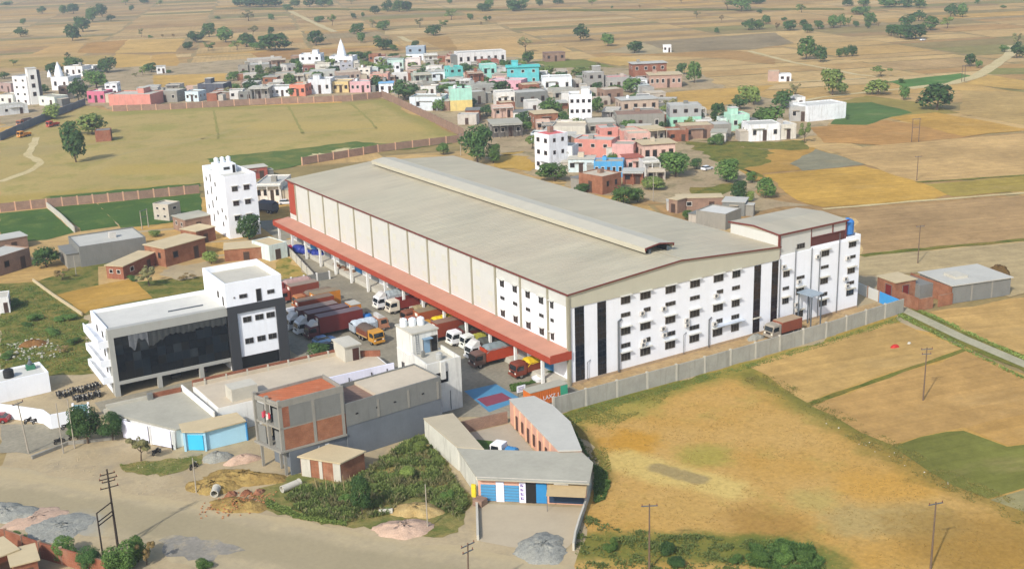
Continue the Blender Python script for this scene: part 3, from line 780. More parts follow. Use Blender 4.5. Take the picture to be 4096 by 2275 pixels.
for xs in (22.1, 25.9): MB().box(xs - 0.06, 6.6, 17.35, xs + 0.06, 114.7, 18.45).build('vent_throat', M_DARK, vo)
eb = MB()
eb.box(20.75, 6.12, 18.15, 20.95, 6.28, 18.68); eb.box(27.05, 6.12, 18.15, 27.25, 6.28, 18.68)
for i in range(6):
    xa, xb = 20.85 + i * 6.3 / 6, 20.85 + (i + 1) * 6.3 / 6
    za = 19.08 - abs(xa - 24) * 0.145; zb = 19.08 - abs(xb - 24) * 0.145
    eb.add([(xa, 6.12, za - 0.16), (xb, 6.12, zb - 0.16), (xb, 6.12, zb + 0.06), (xa, 6.12, za + 0.06), (xa, 6.28, za - 0.16), (xb, 6.28, zb - 0.16), (xb, 6.28, zb + 0.06), (xa, 6.28, za + 0.06)],
           [(0, 1, 2, 3), (7, 6, 5, 4), (0, 4, 5, 1), (3, 2, 6, 7), (0, 3, 7, 4), (1, 5, 6, 2)])
eb.build('vent_trim', M_REDTRIM, vo)
for xs in (21.9, 25.9): MB().box(xs, 6.4, 17.4, xs + 0.25, 6.9, 18.3).build('vent_post', M_STEEL, vo)
MB().box(23.9, -0.2, 17.52, 24.05, 6.0, 17.60).build('ridge_cap', M_VENTEDGE, vo)
# cream side bays between pilasters
PY = [114.6, 106.4, 98.0, 89.6, 81.3, 72.8, 64.4, 56.0, 47.7, 39.3, 30.8, 22.5, 14.3, 5.9]
bay_edges = [119.3] + PY
for i in range(len(PY) - 2):
    y1, y0 = bay_edges[i], bay_edges[i + 1]
    if i == 0:
        MB().box(-0.07, y0 + 0.2, 7.6, -0.004, y1, EV - 0.35).build('red_panel', M_RED, wh)
        MB().box(-0.06, y0 + 0.2, 6.5, -0.004, y1, 7.598).build('side_panel', M_CREAM, wh)
        continue
    po = MB().box(-0.06, y0 + 0.2, 6.5, -0.004, y1 - 0.2, EV - 0.35).build('side_panel', M_CREAM, wh)
    for fy in (0.24, 0.74):
        for zz, hh in ((12.3, 1.3), (9.7, 0.8), (7.3, 1.2)):
            if random.random() < 0.75:
                yc = y0 + (y1 - y0) * fy + random.uniform(-0.3, 0.3)
                MB().box(-0.085, yc - 0.75, zz, -0.061, yc + 0.75, zz + hh).build('blind_panel', mat('blind_panel', '#c8c6b6', 0.6, 0.1, 1.0), po)
MB().box(-0.06, 0.35, 13.5, -0.004, 22.2, EV - 0.35).build('side_panel', M_CREAM, wh)
for y in PY:
    MB().box(-0.28, y - 0.2, 6.3, -0.001, y + 0.2, EV - 0.33).build('pilaster', M_PILA, wh)
MB().box(-0.30, -0.35, 0, -0.002, 0.35, EV - 0.33).build('corner_post', M_PILA, wh)
MB().box(-0.30, -0.20, 0.0, 0.25, -0.144, EV - 0.22).build('corner_trim', M_BEIGE, wh)
wh['shade_mat'] = 'cream_cladding'
for y in (4.8, 8.0, 12.1, 16.2, 20.4):
    for z, h in ((12.85, 1.25), (10.15, 0.62), (7.35, 1.25)):
        win(wh, (-0.002, y, z), 1.35 if y != 4.8 else 0.95, h, '-x', hood=0.55 if h > 1 else None)
# front: glass strips
for x0, x1, gm in ((1.15, 3.0, M_GLASSB), (5.72, 7.5, M_GLASSB), (40.8, 42.45, M_GLASSR), (45.2, 46.75, M_GLASSR)):
    st = MB().box(x0, -0.05, 0.5, x1, -0.002, 13.3).build('glass_strip', M_CHAR, wh)
    zz = 0.55
    while zz < 13.0:
        for k in range(2):
            xa = x0 + 0.04 + k * (x1 - x0) / 2; xb = xa + (x1 - x0) / 2 - 0.08
            MB().box(xa, -0.075, zz, xb, -0.051, zz + 0.98).build('pane', gm, st)
        zz += 1.06
for x0, x1 in ((10.6, 12.55), (14.7, 16.9), (20.2, 22.4), (25.7, 27.9), (31.1, 33.35), (35.5, 37.35)):
    xc = (x0 + x1) / 2; w = x1 - x0
    for z, h in ((12.65, 1.35), (10.05, 0.72), (7.2, 1.35), (4.6, 0.8), (2.6, 1.45)):
        small = h < 1
        ww = w if not (small and x0 in (14.7, 31.1)) else w * 0.65
        win(wh, (xc + (w - ww) / 2, -0.002, z), ww, h, '-y', hood=0.6 if not small else None, bars=2)
for x, z in ((15.0, 9.3), (19.7, 9.2), (31.6, 9.2), (31.4, 4.0), (15.2, 3.6), (19.6, 5.6), (19.9, 4.4), (24.9, 6.0), (25.0, 5.1), (15.4, 4.3)):
    ac_unit(wh, x, -0.002, z)
for x, za, zb, r in ((9.9, 0.3, 9.2, 0.16), (30.0, 0.3, 5.4, 0.10), (3.4, 0.3, 3.4, 0.05), (24.2, 0.3, 3.8, 0.05)):
    p = MB().tube((x, -0.28, za), (x, -0.28, zb), r, n=8)
    p.tube((x, -0.28, zb), (x + 0.8, -0.05, zb + 0.25), r, n=8)
    p.build('duct' if r > 0.1 else 'pipe', M_PIPE, wh)
MB().box(-0.02, -0.10, 0.0, WW, -0.004, 0.45).build('plinth', mat('dirty_plinth', '#b19a7c', 0.95, 0.25, 1.0), wh)
MB().box(31.6, -0.9, 3.75, 38.3, -0.06, 3.85).build('porch_sheet', mat('pale_sheet', '#bcc4cc', 0.5, 0.1, 1), wh)
for x in (40.6,): MB().box(x, -0.5, 3.3, x + 1.9, -0.08, 3.42).build('door_hood', M_CONC2, wh)
# loading canopy
cb = MB()
cb.add([(-0.002, -0.2, 6.35), (-3.95, -0.2, 5.75), (-3.95, 121.0, 5.75), (-0.002, 121.0, 6.35), (-0.002, -0.2, 6.2), (-3.95, -0.2, 5.6), (-3.95, 121.0, 5.6), (-0.002, 121.0, 6.2)],
       [(3, 2, 1, 0), (4, 5, 6, 7), (0, 1, 5, 4), (1, 2, 6, 5), (2, 3, 7, 6), (3, 0, 4, 7)])
co = cb.build('canopy', M_CANOPY, wh)
fb = MB(); fb.box(-4.08, -0.38, 4.75, -3.96, 121.2, 5.83); fb.box(-3.96, -0.38, 4.75, 0.2, -0.22, 5.83 + 0.35); fb.box(-3.96, 121.02, 4.75, 0.0, 121.2, 6.1)
fb.build('canopy_fascia', M_RED, co)
for i in range(15):
    y = 3.0 + i * 8.3
    MB().box(-3.6, y - 0.22, 0, -3.15, y + 0.22, 5.62).build('column', M_WHITE2, co)
MB().box(-2.6, 0.3, 0, -0.02, 119.0, 1.0).build('loading_dock', M_CONC2, wh)
for i in range(14):
    y = 6.5 + i * 8.3
    s = MB().box(-0.10, y - 1.8, 1.02, -0.004, y + 1.8, 4.6).build('roller_shutter', M_BLUED if i % 3 == 0 else mat('shutter_grey', '#8d8f8e', 0.6, 0.15, 1), wh)
    for k in range(4): MB().box(-0.12, y - 1.8, 1.1 + k * 0.85, -0.101, y + 1.8, 1.16 + k * 0.85).build('shutter_slat', M_STEEL, s)

# ------------------------------------------------------------------ office block at the far end of the front
X0, X1, BD = 46.95, 68.4, 13.0
ob = thing('office_block', 'tall white office block with brown-edged roof at the right end of the warehouse', 'office block', (X0, 0, 0))
ob['shade_mat'] = 'pale_concrete'
W2 = X1 - X0; RX = 17.6
MB().box(0, 0, 0, W2, BD, 14.0).build('wall', M_WHITE, ob)
pb = MB()
pb.box(RX, 0, 14.0, W2, 0.2, 14.7); pb.box(W2 - 0.2, 0.2, 14.0, W2, BD, 14.7); pb.box(RX, BD - 0.2, 14.0, W2 - 0.2, BD, 14.7)
pb.build('parapet', M_WHITE, ob)
MB().add([(0, 0.4, 14), (8.3, 0.4, 14), (8.3, BD, 14), (0, BD, 14), (0, 0.4, 18.0), (8.3, 0.4, 18.0), (8.3, BD, 18.0), (0, BD, 18.0), (0, 6.5, 18.5), (8.3, 6.5, 18.5)],
         [(0, 1, 5, 4), (1, 2, 6, 9, 5), (2, 3, 7, 6), (3, 0, 4, 8, 7), (4, 5, 9, 8), (8, 9, 6, 7)]).build('upper_wall', M_CREAM, ob)
MB().box(8.4, 4.6, 14.0, RX, BD, 17.9).build('upper_wall', mat('dark_red_recess', '#5a2c26', 0.8, 0.2, 0.6), ob)
MB().box(8.4, 0.35, 16.15, RX, 0.5, 18.1).build('upper_panel', M_CREAM, ob)
MB().box(8.4, 0.2, 14.02, RX, 0.4, 14.35).build('balcony_kerb', M_WHITE, ob)
MB().box(8.45, 0.42, 14.36, RX - 0.1, 0.5, 16.05).build('brown_screen', mat('brown_screen', '#5e352d', 0.8, 0.15, 0.8), ob)
MB().box(-0.02, 0.25, 14.02, 8.3, 0.396, 18.0).build('upper_panel', M_CREAM, ob)
rb = MB()
rb.add([(-0.2, 0.0, 18.1), (RX + 0.2, 0.0, 18.1), (RX + 0.2, 6.6, 18.62), (-0.2, 6.6, 18.62), (RX + 0.2, 13.3, 18.1), (-0.2, 13.3, 18.1), (-0.2, 0, 18.0), (RX + 0.2, 0, 18.0), (RX + 0.2, 13.3, 18.0), (-0.2, 13.3, 18.0)],
       [(0, 1, 2, 3), (3, 2, 4, 5), (9, 8, 7, 6), (0, 6, 7, 1), (4, 8, 9, 5), (1, 7, 8, 4, 2), (3, 5, 9, 6, 0)])
rb.build('roof', M_ROOF2, ob)
tr = MB()
tr.box(-0.25, -0.14, 17.86, RX + 0.3, -0.004, 18.16)
for (ya, za, yb, zb) in ((-0.14, 18.12, 6.6, 18.64), (6.6, 18.64, 13.4, 18.12)):
    tr.add([(-0.32, ya, za - 0.26), (-0.32, yb, zb - 0.26), (-0.32, yb, zb + 0.03), (-0.32, ya, za + 0.03), (-0.204, ya, za - 0.26), (-0.204, yb, zb - 0.26), (-0.204, yb, zb + 0.03), (-0.204, ya, za + 0.03)],
           [(0, 3, 2, 1), (4, 5, 6, 7), (0, 1, 5, 4), (3, 7, 6, 2), (0, 4, 7, 3), (1, 2, 6, 5)])
for x, z0 in ((-0.22, 13.7), (8.3, 14.4), (14.0, 16.2), (RX, 14.4)): tr.box(x - 0.12 if x > 0 else x, -0.05 if x <= 0 else 0.24, z0, x + (0.12 if x > 0 else 0.4), 0.244 if x <= 0 else 0.345, 17.85)
tr.box(8.55, 0.28, 16.0, RX - 0.15, 0.345, 16.14)
tr.build('roof_trim', M_REDTRIM, ob)
for x, rows in ((1.9, ((10.4, 1.2), (7.6, 0.6), (5.2, 1.2))), (5.6, ((15.0, 0.95), (9.0, 0.6), (6.4, 1.3), (1.9, 1.4))), (11.9, ((12.6, 1.2), (9.9, 0.6), (7.2, 1.25), (4.5, 0.7), (2.8, 1.25))), (19.2, ((13.1, 1.1), (10.6, 0.6), (7.9, 1.2), (5.4, 0.65), (3.5, 1.25)))):
    for z, h in rows:
        yy = 0.246 if z > 14 else -0.002
        win(ob, (x, yy, z), 2.0 if x > 3 else 1.6, h, '-y', hood=0.6 if h > 1 else None, bars=2)
for x, z in ((5.1, 8.0), (9.7, 12.0), (17.9, 10.3), (17.6, 6.2), (4.6, 3.6), (4.9, 2.5), (18.2, 4.7), (1.0, 11.6)): ac_unit(ob, x, -0.002, z)
for x, zb in ((4.0, 15.0), (8.2, 14.3), (15.5, 15.9), (10.4, 13.2), (0.2, 13.5)):
    MB().tube((x, -0.18, 0.2), (x, -0.18, zb), 0.08, n=6).build('downpipe', M_PIPE, ob)
MB().box(-0.02, -0.08, 0, W2 + 0.02, -0.004, 0.4).build('plinth', MATS['dirty_plinth'], ob)
# tank on its stand, small drums
tank((X0 + 19.35, 1.6, 14.02), 1.25, 2.9, M_BLUET, 'big blue water tank on steel legs beside the office block roof', None, 0.9)
tank((X0 + 18.6, 6.0, 14.02), 0.6, 1.0, M_TANKB, 'black roof tank right behind the blue water tank', 'black tanks on the office block', 2.6)
tank((X0 + 18.6, 8.6, 14.02), 0.6, 1.0, M_TANKB, 'black roof tank second behind the blue water tank', 'black tanks on the office block', 2.6)
# lean-to on tall posts by the compound wall
sh = thing('service_canopy', 'grey sheet canopy on four tall posts beside the office block front', 'canopy', (52.6, -2.6, 0))
MB().add([(-1.5, -1.9, 6.55), (1.5, -1.9, 6.75), (1.5, 2.0, 6.75), (-1.5, 2.0, 6.55), (-1.5, -1.9, 6.43), (1.5, -1.9, 6.63), (1.5, 2.0, 6.63), (-1.5, 2.0, 6.43)], [(0, 1, 2, 3), (7, 6, 5, 4), (0, 4, 5, 1), (1, 5, 6, 2), (2, 6, 7, 3), (3, 7, 4, 0)]).build('roof_sheet', mat('blue_grey_sheet', '#8d9aa3', 0.45, 0.1, 1), sh)
for x in (-1.25, 1.25):
    for y in (-1.6, 1.6): MB().box(x - 0.09, y - 0.09, 0, x + 0.09, y + 0.09, 6.5).build('post', M_STEEL, sh)

# ------------------------------------------------------------------ glass-fronted showroom (left)
bo = thing('glass_office', 'three-storey office with dark glass wall, grey frame and white stair tower', 'office', (-63.4, 41.2, 0), R(-1.2))
bo['shade_mat'] = 'white_paint'
L1, L2, DP, HH = 20.1, 30.6, 12.5, 11.75
gp = MB()
MB().box(0.9, 0.5, 2.5, 19.95, DP - 0.05, HH - 0.6).build('core_wall', mat('dark_room', '#2a2b2c', 0.9, 0.2, 0.3), bo)
MB().box(0.02, 2.2, 0, 0.9, DP, HH - 0.6).build('side_wall', M_WHITE, bo)
MB().box(0.9, DP - 0.045, 0, L2, DP, HH - 0.6).build('rear_wall', M_WHITE, bo)
fm = MB(); fm.box(0, 0, 0, 0.85, 2.2, HH - 1.5); fm.box(0, 0, HH - 1.5, L1, 1.2, HH); fm.box(0.85, 0, 2.0, 19.95, 0.45, 2.55)
fm.build('front_frame', M_GREYP, bo)
for x in (7.1, 14.3): MB().box(x, 0, 0, x + 0.75, 0.8, 2.0).build('pillar', M_GREYP, bo)
MB().box(0.85, 5.0, 0, 19.95, 5.2, 2.5).build('ground_floor_wall', mat('dark_room', '#2a2b2c'), bo)
cw = MB().box(0.9, 0.30, 2.56, 19.94, 0.40, HH - 1.52).build('glass_wall', mat('glass_carrier', '#15181b', 0.4, 0.1, 1), bo)
nx, nz = 14, 5
M_CG = [glass_mat('curtain_glass', '#12161a', 0.10, 0.35), glass_mat('curtain_glass_blue', '#1a2127', 0.12, 0.35), glass_mat('curtain_glass_warm', '#1d1d1c', 0.14, 0.3), glass_mat('curtain_glass_pale', '#2b3033', 0.12, 0.4)]  # uneven reflections put into the pane colours
for i in range(nx):
    for k in range(nz):
        xa = 0.95 + i * 18.95 / nx; za = 2.62 + k * 7.55 / nz
        MB().box(xa, 0.255, za, xa + 18.95 / nx - 0.06, 0.298, za + 7.55 / nz - 0.06).build('pane', random.choices(M_CG, (7, 4, 2, 1))[0], cw)
# torn pale film hanging inside the top of the glass
def drape(parent, x0, x1, ztop, hfun, y, m, name):
    db = MB(); n = int((x1 - x0) / 0.22); vs = []
    for i in range(n + 1):
        x = x0 + (x1 - x0) * i / n
        yy = y - 0.09 * abs(math.sin(x * 3.1)) - 0.03
        vs += [(x, yy, ztop), (x, yy - 0.02, ztop - hfun(x))]
    fs = [(2 * i, 2 * i + 1, 2 * i + 3, 2 * i + 2) for i in range(n)]
    db.add(vs, fs); db.build(name, m, parent)
drape(bo, 6.5, 19.9, 10.2, lambda x: 1.25 + 0.18 * math.sin(x * 1.1) + 0.10 * math.sin(x * 3.7) + 0.12 * math.sin(x * 7.3) + max(0.0, (10.5 - x) * 0.3), 0.20, mat('torn_film', '#3e403f', 0.5, 0.35, 2.5), 'torn_film')
drape(bo, 3.2, 6.4, 10.2, lambda x: 1.7 + 0.9 * math.sin(x * 2.1) + 0.4 * math.sin(x * 5.0), 0.17, mat('torn_film_pale', '#6a6c6e', 0.5, 0.45, 2.5), 'torn_film')
rf = MB().box(0.3, 1.2, HH - 0.6, L1, DP - 0.3, HH - 0.4).build('roof', M_SLABW, bo)
pr = MB(); pr.box(0, DP - 0.3, HH - 0.6, L1, DP, HH + 0.15); pr.box(0, 1.2, HH - 0.6, 0.3, DP - 0.3, HH + 0.1)
pr.build('parapet', M_WHITE, bo)
MB().box(11.4, 5.0, HH - 0.4, 17.5, 5.12, HH - 0.18).build('roof_pipe', M_STEEL, rf)
# balconies on the left end
for k, z in enumerate((8.6, 5.3, 2.4)):
    bb = MB(); bb.box(-1.5, 0.6, z, 0.0, DP - 0.6, z + 0.2); bb.box(-1.6, 0.6, z, -1.45, DP - 0.6, z + (1.5 if k == 0 else 1.2))
    bb.box(-1.45, DP - 0.75, z + 0.2, 0.0, DP - 0.6, z + 1.2); bb.box(-1.45, 0.6, z + 0.2, 0.0, 0.75, z + 1.2)
    bb.build('balcony', M_WHITE, bo)
    for y in (4.0, 8.0): win(bo, (0.015, y, z + 1.4), 0.9, 1.1, '-x')
# charcoal frame and white stair tower
ch = MB(); ch.box(L1, -0.25, 0, 21.8, 0.6, HH - 0.05); ch.box(21.8, -0.25, 10.4, 28.8, 0.6, HH - 0.05); ch.box(28.8, -0.25, 0, L2, 0.6, HH - 0.05); ch.box(L2 - 0.15, 0.6, 0, L2, DP - 0.05, HH - 0.05)
ch.build('charcoal_frame', M_CHAR, bo)
MB().box(L1 + 0.02, 0.6, 0, L2 - 0.17, DP - 0.06, HH - 0.1).build('tower_core', M_WHITE, bo)
MB().box(21.8, 0.15, 2.3, 28.8, 0.595, 10.4).build('tower_wall', M_WHITE, bo)
MB().box(21.9, 0.35, 0.1, 28.7, 0.598, 2.29).build('entrance_glass', M_CG[0], bo)
for z in (8.95, 5.0):
    for x in (23.55, 25.75, 27.8): win(bo, (x, 0.148, z), 1.5, 1.0, '-y', bars=1)
ph = MB(); ph.box(L1, 0, HH, 30.3, 0.25, 16.0); ph.box(L1, DP - 0.25, HH, 30.3, DP, 16.0); ph.box(L1, 0.25, HH, L1 + 0.25, DP - 0.25, 16.0); ph.box(30.05, 0.25, HH, 30.3, DP - 0.25, 16.0)
ph.build('penthouse_wall', M_WHITE, bo)
MB().box(L1 + 0.25, 0.25, HH, 30.05, DP - 0.25, 14.9).build('penthouse_roof', M_CONC2, bo)
win(bo, (23.2, -0.002, 13.3), 1.4, 0.7, '-y'); door(bo, (26.0, -0.002, HH + 0.1), 0.8, 2.2, '-y'); win(bo, (28.2, -0.002, 13.2), 1.3, 0.7, '-y'); win(bo, (L1 - 0.002, 4.0, 13.2), 0.9, 1.2, '-x'); win(bo, (L1 - 0.002, 1.4, 12.6), 0.7, 1.6, '-x')
win(bo, (21.6, -0.002, 13.3), 0.25, 0.25, '-y', bars=0)

# ------------------------------------------------------------------ four-storey white tower house
tw = thing('apartment_tower', 'narrow four-storey white block with three round tanks on its stair head', 'apartment block', (-11.3, 133.0, 0))
MB().box(0, 0, 0, 8.2, 17.0, 15.0).build('wall', M_WHITE, tw)
pp = MB(); pp.box(0, 0, 15.0, 8.2, 0.2, 16.0); pp.box(0, 16.8, 15, 8.2, 17, 16.4); pp.box(0, 0.2, 15, 0.2, 16.8, 16.0); pp.box(8.0, 0.2, 15, 8.2, 16.8, 16.0)
pp.build('parapet', M_WHITE, tw)
MB().box(0.2, 0.2, 15.0, 8.0, 16.8, 15.06).build('roof', M_SLABW, tw)
hd = MB().box(1.6, 8.6, 15.06, 6.2, 14.0, 17.4).build('stair_head', M_WHITE, tw)
win(tw, (3.7, 8.598, 16.4), 1.6, 0.7, '-y'); door(tw, (5.6, 8.598, 15.06), 0.6, 2.0, '-y')
for z in (12.6, 8.9, 5.1, 1.8):
    for x in (2.4, 5.5): win(tw, (x, -0.002, z), 1.5, 1.2, '-y', hood=0.5 if z < 10 else 0.4)
for y, zs in ((14.4, (13.3, 9.6, 6.0)), (11.0, (14.0, 10.8, 7.2, 3.6)), (7.6, (12.9, 9.2, 5.5)), (4.0, (6.8, 3.2)), (1.6, (5.3,))):
    for z in zs: win(tw, (-0.002, y, z), 0.7 if y != 11.0 else 0.6, 1.1 if y != 11.0 else 2.0, '-x', bars=0)
for i, x in enumerate((-9.0, -7.4, -5.8)): tank((x, 145.0, 17.4), 0.62, 1.5, M_TANKW, ('left', 'middle', 'right')[i] + ' of three white tanks atop the white apartment tower', 'tanks on the apartment tower')

# ------------------------------------------------------------------ narrow white gate house
gt = thing('gate_house', 'narrow weathered white gate house with open black opening and roof tanks', 'gate house', (-24.9, 2.85, 0))
gt['shade_mat'] = 'white_paint_worn'
WT = mat('stained_white', '#d9d7cd', 0.9, 0.14, 0.5, 0.55, '#8b867a')
MB().prism([(0, 0), (6.05, 0), (6.6, 12.2), (1.0, 12.2)], 0, 7.75).build('wall', WT, gt)
pp = MB(); pp.box(0, 0, 7.75, 6.05, 0.22, 8.55); pp.wall((0.12, 0.22), (0.66, 6.6), 0.22, 7.75, 8.55); pp.wall((5.95, 0.22), (6.24, 6.6), 0.22, 7.75, 8.55)
pp.build('parapet', WT, gt)
MB().prism([(0.25, 0.22), (5.82, 0.22), (6.1, 6.6), (0.8, 6.6)], 7.75, 7.8).build('roof', M_CONC2, gt)
th_ = MB().box(1.05, 6.6, 7.75, 5.7, 12.18, 11.4).build('stair_head', WT, gt)
MB().box(0.9, 6.4, 11.4, 5.85, 12.3, 11.62).build('stair_head_roof', M_CONC2, gt)
door(gt, (4.95, 6.598, 7.82), 1.1, 2.6, '-y'); door(gt, (3.6, 6.598, 7.82), 1.2, 2.2, '-y', mat('blue_grey_door', '#7c97ac', 0.6, 0.15, 1))
MB().box(2.8, 5.7, 10.3, 4.4, 6.595, 10.4).build('door_hood', mat('blue_grey_door', '#7c97ac'), gt)
op = MB().box(1.55, -0.06, 5.0, 3.6, -0.003, 6.7).build('opening', M_DARK, gt)
MB().box(2.3, -0.35, 5.6, 3.1, 0.0, 8.5).build('chute', WT, gt)
for y, z in ((3.2, 5.2), (6.4, 5.2), (9.6, 5.4)): win(gt, (-0.002 + y * 0.082 - 0.04, y, z), 0.9, 1.1, '-x')
ld = MB()
for y in (0, 0.45): ld.tube((1.7 + y, 6.45, 7.9), (1.7 + y, 6.55, 11.3), 0.03, n=6)
for k in range(9): ld.tube((1.7, 6.5, 8.1 + k * 0.38), (2.15, 6.5, 8.1 + k * 0.38), 0.025, n=6)
ld.build('ladder', M_STEEL, gt)
for k, (x, z1) in enumerate(((0.35, 7.0), (0.7, 6.2), (3.9, 3.4))): MB().tube((x, -0.08, 0.2), (x, -0.08, z1), 0.06, n=6).build('drain_pipe', M_PIPE, gt)
for i, (x, y) in enumerate(((1.7, 10.6), (3.0, 10.0), (4.3, 9.6))): tank((-24.9 + x, 2.85 + y, 11.63), 0.62, 1.35, M_TANKW, ('left', 'middle', 'right')[i] + ' of three white tanks on the gate house stair head', 'tanks on the gate house')
tank((-21.2, 5.6, 7.8), 0.55, 1.2, mat('grey_drum', '#a8a8a2', 0.6, 0.1, 1), 'grey drum on the open roof terrace of the gate house')
MB().box(1.9, 4.9, 7.8, 2.4, 5.4, 8.8).build('roof_stub', M_CEM, gt)

# ------------------------------------------------------------------ plan helpers
def to_local(o, rz):
    c, s = math.cos(-rz), math.sin(-rz)
    return lambda p: ((p[0] - o[0]) * c - (p[1] - o[1]) * s, (p[0] - o[0]) * s + (p[1] - o[1]) * c)

def text_part(txt, size, m, parent, loc, rot, name='lettering', depth=0.01):
    cu = bpy.data.curves.new(name, 'FONT'); cu.body = txt; cu.size = size; cu.extrude = depth
    tmp = bpy.data.objects.new(name, cu); COL.objects.link(tmp)
    bpy.context.view_layer.update()
    me = bpy.data.meshes.new_from_object(tmp.evaluated_get(bpy.context.evaluated_depsgraph_get()))
    bpy.data.objects.remove(tmp)
    me.materials.clear(); me.materials.append(m)
    o = link(name, me, parent, loc); o.rotation_euler = rot
    return o

M_SALMON = mat('salmon_plaster', '#d0a088', 0.9, 0.1, 0.6, 0.25, '#96705a')
M_PEACH = mat('peach_plaster', '#d9ab8a', 0.9, 0.1, 0.6, 0.2, '#a08468')
M_LBLUE = mat('light_blue_plaster', '#a9d4e6', 0.85, 0.07, 0.5, 0.12, '#8fa6ae')
M_CYAN = mat('cyan_shutter', '#3fb4d6', 0.6, 0.08, 0.8)
M_LILAC = mat('lilac_white', '#dfe0f0', 0.85, 0.06, 0.6, 0.12)
M_ROOFG = mat('weathered_roof_slab', '#a8a493', 0.95, 0.18, 0.22, 0.0)
M_ROOFG2 = mat('pale_roof_slab', '#b6b4a9', 0.95, 0.12, 0.2, 0.0)
M_TERR = mat('terrace_floor', '#bfb29b', 0.95, 0.15, 0.25)
M_ORFLOOR = brick_mat('brick_floor', '#b86a46', '#b58a6c', 0.2)
M_TAN = mat('tan_slab', '#bfae8a', 0.95, 0.12, 0.4)

# ------------------------------------------------------------------ half-built brick and concrete house
fb_ = thing('unfinished_house', 'half-built three-storey house with open concrete frame, brick infill and orange roof floor', 'house', (-51.7, -3.9, 0), R(1.0))
P = [(0, 0), (9.9, 0), (9.6, 6.1), (-1.5, 5.7)]
def inset(poly, d):
    cx = sum(p[0] for p in poly) / len(poly); cy = sum(p[1] for p in poly) / len(poly)
    return [(p[0] + (cx - p[0]) / math.hypot(cx - p[0], cy - p[1]) * d * 1.3, p[1] + (cy - p[1]) / math.hypot(cx - p[0], cy - p[1]) * d * 1.3) for p in poly]
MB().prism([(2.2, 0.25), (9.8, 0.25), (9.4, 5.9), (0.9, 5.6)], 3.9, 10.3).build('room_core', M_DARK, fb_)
for z in (3.6, 7.0, 10.3):
    MB().prism(P if z > 4 else [(-0.3, -0.2), (9.9, -0.2), (9.6, 6.1), (-1.8, 5.9)], z, z + 0.28).build('floor_slab', M_CONC, fb_)
for x, y, z0 in ((0.0, 0.0, 3.6), (-1.5, 5.25, 3.6), (-0.75, 2.7, 3.6)):
    MB().box(x, y, z0, x + 0.5, y + 0.5, 11.3).build('column', M_CONC, fb_)
for x, y in ((0.3, 0.2), (-1.2, 5.0), (2.4, 0.3), (0.6, 2.6)): MB().box(x, y, 0, x + 0.35, y + 0.35, 3.6).build('stilt', M_CONC, fb_)
MB().box(0.52, -0.02, 3.89, 9.9, 0.22, 6.99).build('brick_infill', M_BRICK2, fb_)
MB().box(1.5, -0.05, 7.29, 9.9, 0.22, 10.29).build('cement_infill', M_CEM, fb_)
MB().box(0.52, -0.02, 7.29, 1.49, 0.2, 10.29).build('brick_infill', M_BRICK, fb_)
for x in (4.9, 9.3): MB().box(x, -0.09, 3.9, x + 0.45, -0.052, 10.3).build('pier', M_CONC, fb_)
pp = MB(); pp.box(0.5, 0.0, 10.58, 9.9, 0.2, 11.25); pp.wall((9.7, 0.2), (9.5, 6.0), 0.2, 10.58, 11.25); pp.wall((9.5, 6.0), (-1.4, 5.6), 0.2, 10.58, 11.1); pp.wall((-1.3, 5.4), (0.3, 0.4), 0.2, 10.58, 10.95)
pp.build('roof_curb', M_CONC, fb_)
MB().prism(inset(P, 0.35), 10.582, 10.75).build('roof_floor', M_ORFLOOR, fb_)
for z0, cl in ((7.3, '#8f938c'), (3.95, '#9a9d90')):
    for y0, y1 in ((0.55, 1.6), (3.6, 5.2)):
        xa = -0.27 * y0 + 0.25; xb = -0.27 * y1 + 0.25
        MB().wall((xa, y0), (xb, y1), 0.15, z0, z0 + 2.6).build('partition', M_CEM, fb_)
MB().prism([(2.5, 0.3), (9.8, 0.3), (9.4, 5.8), (0.9, 5.6)], 0, 3.59).build('ground_store', M_CEMB, fb_)
for i, (y, z, c) in enumerate(((1.9, 8.2, '#b03038'), (2.4, 7.9, '#c8c4bc'), (2.9, 8.3, '#8e2b34'), (3.3, 8.0, '#b8485a'))):
    db = MB(); x = -0.27 * y - 0.02
    n = 6
    vs = []
    for k in range(n + 1):
        yy = y + 0.42 * k / n; xx = -0.27 * yy - 0.02 + 0.04 * math.sin(k * 1.9)
        vs += [(xx, yy, z + 0.9), (xx - 0.03, yy, z + 0.05 * math.sin(k))]
    db.add(vs, [(2 * k, 2 * k + 1, 2 * k + 3, 2 * k + 2) for k in range(n)])
    o = db.build('hanging_cloth', mat('cloth_%d' % i, c, 0.9, 0.1, 3), None, (-51.7, -3.9, 0)); o.rotation_euler = (0, 0, R(1.0))
    tag(o, ('red cloth hung leftmost', 'pale cloth hung second', 'dark red cloth hung third', 'pink cloth hung last')[i] + ' in the open frame of the half-built house', 'cloth', 'washing in the half-built house')

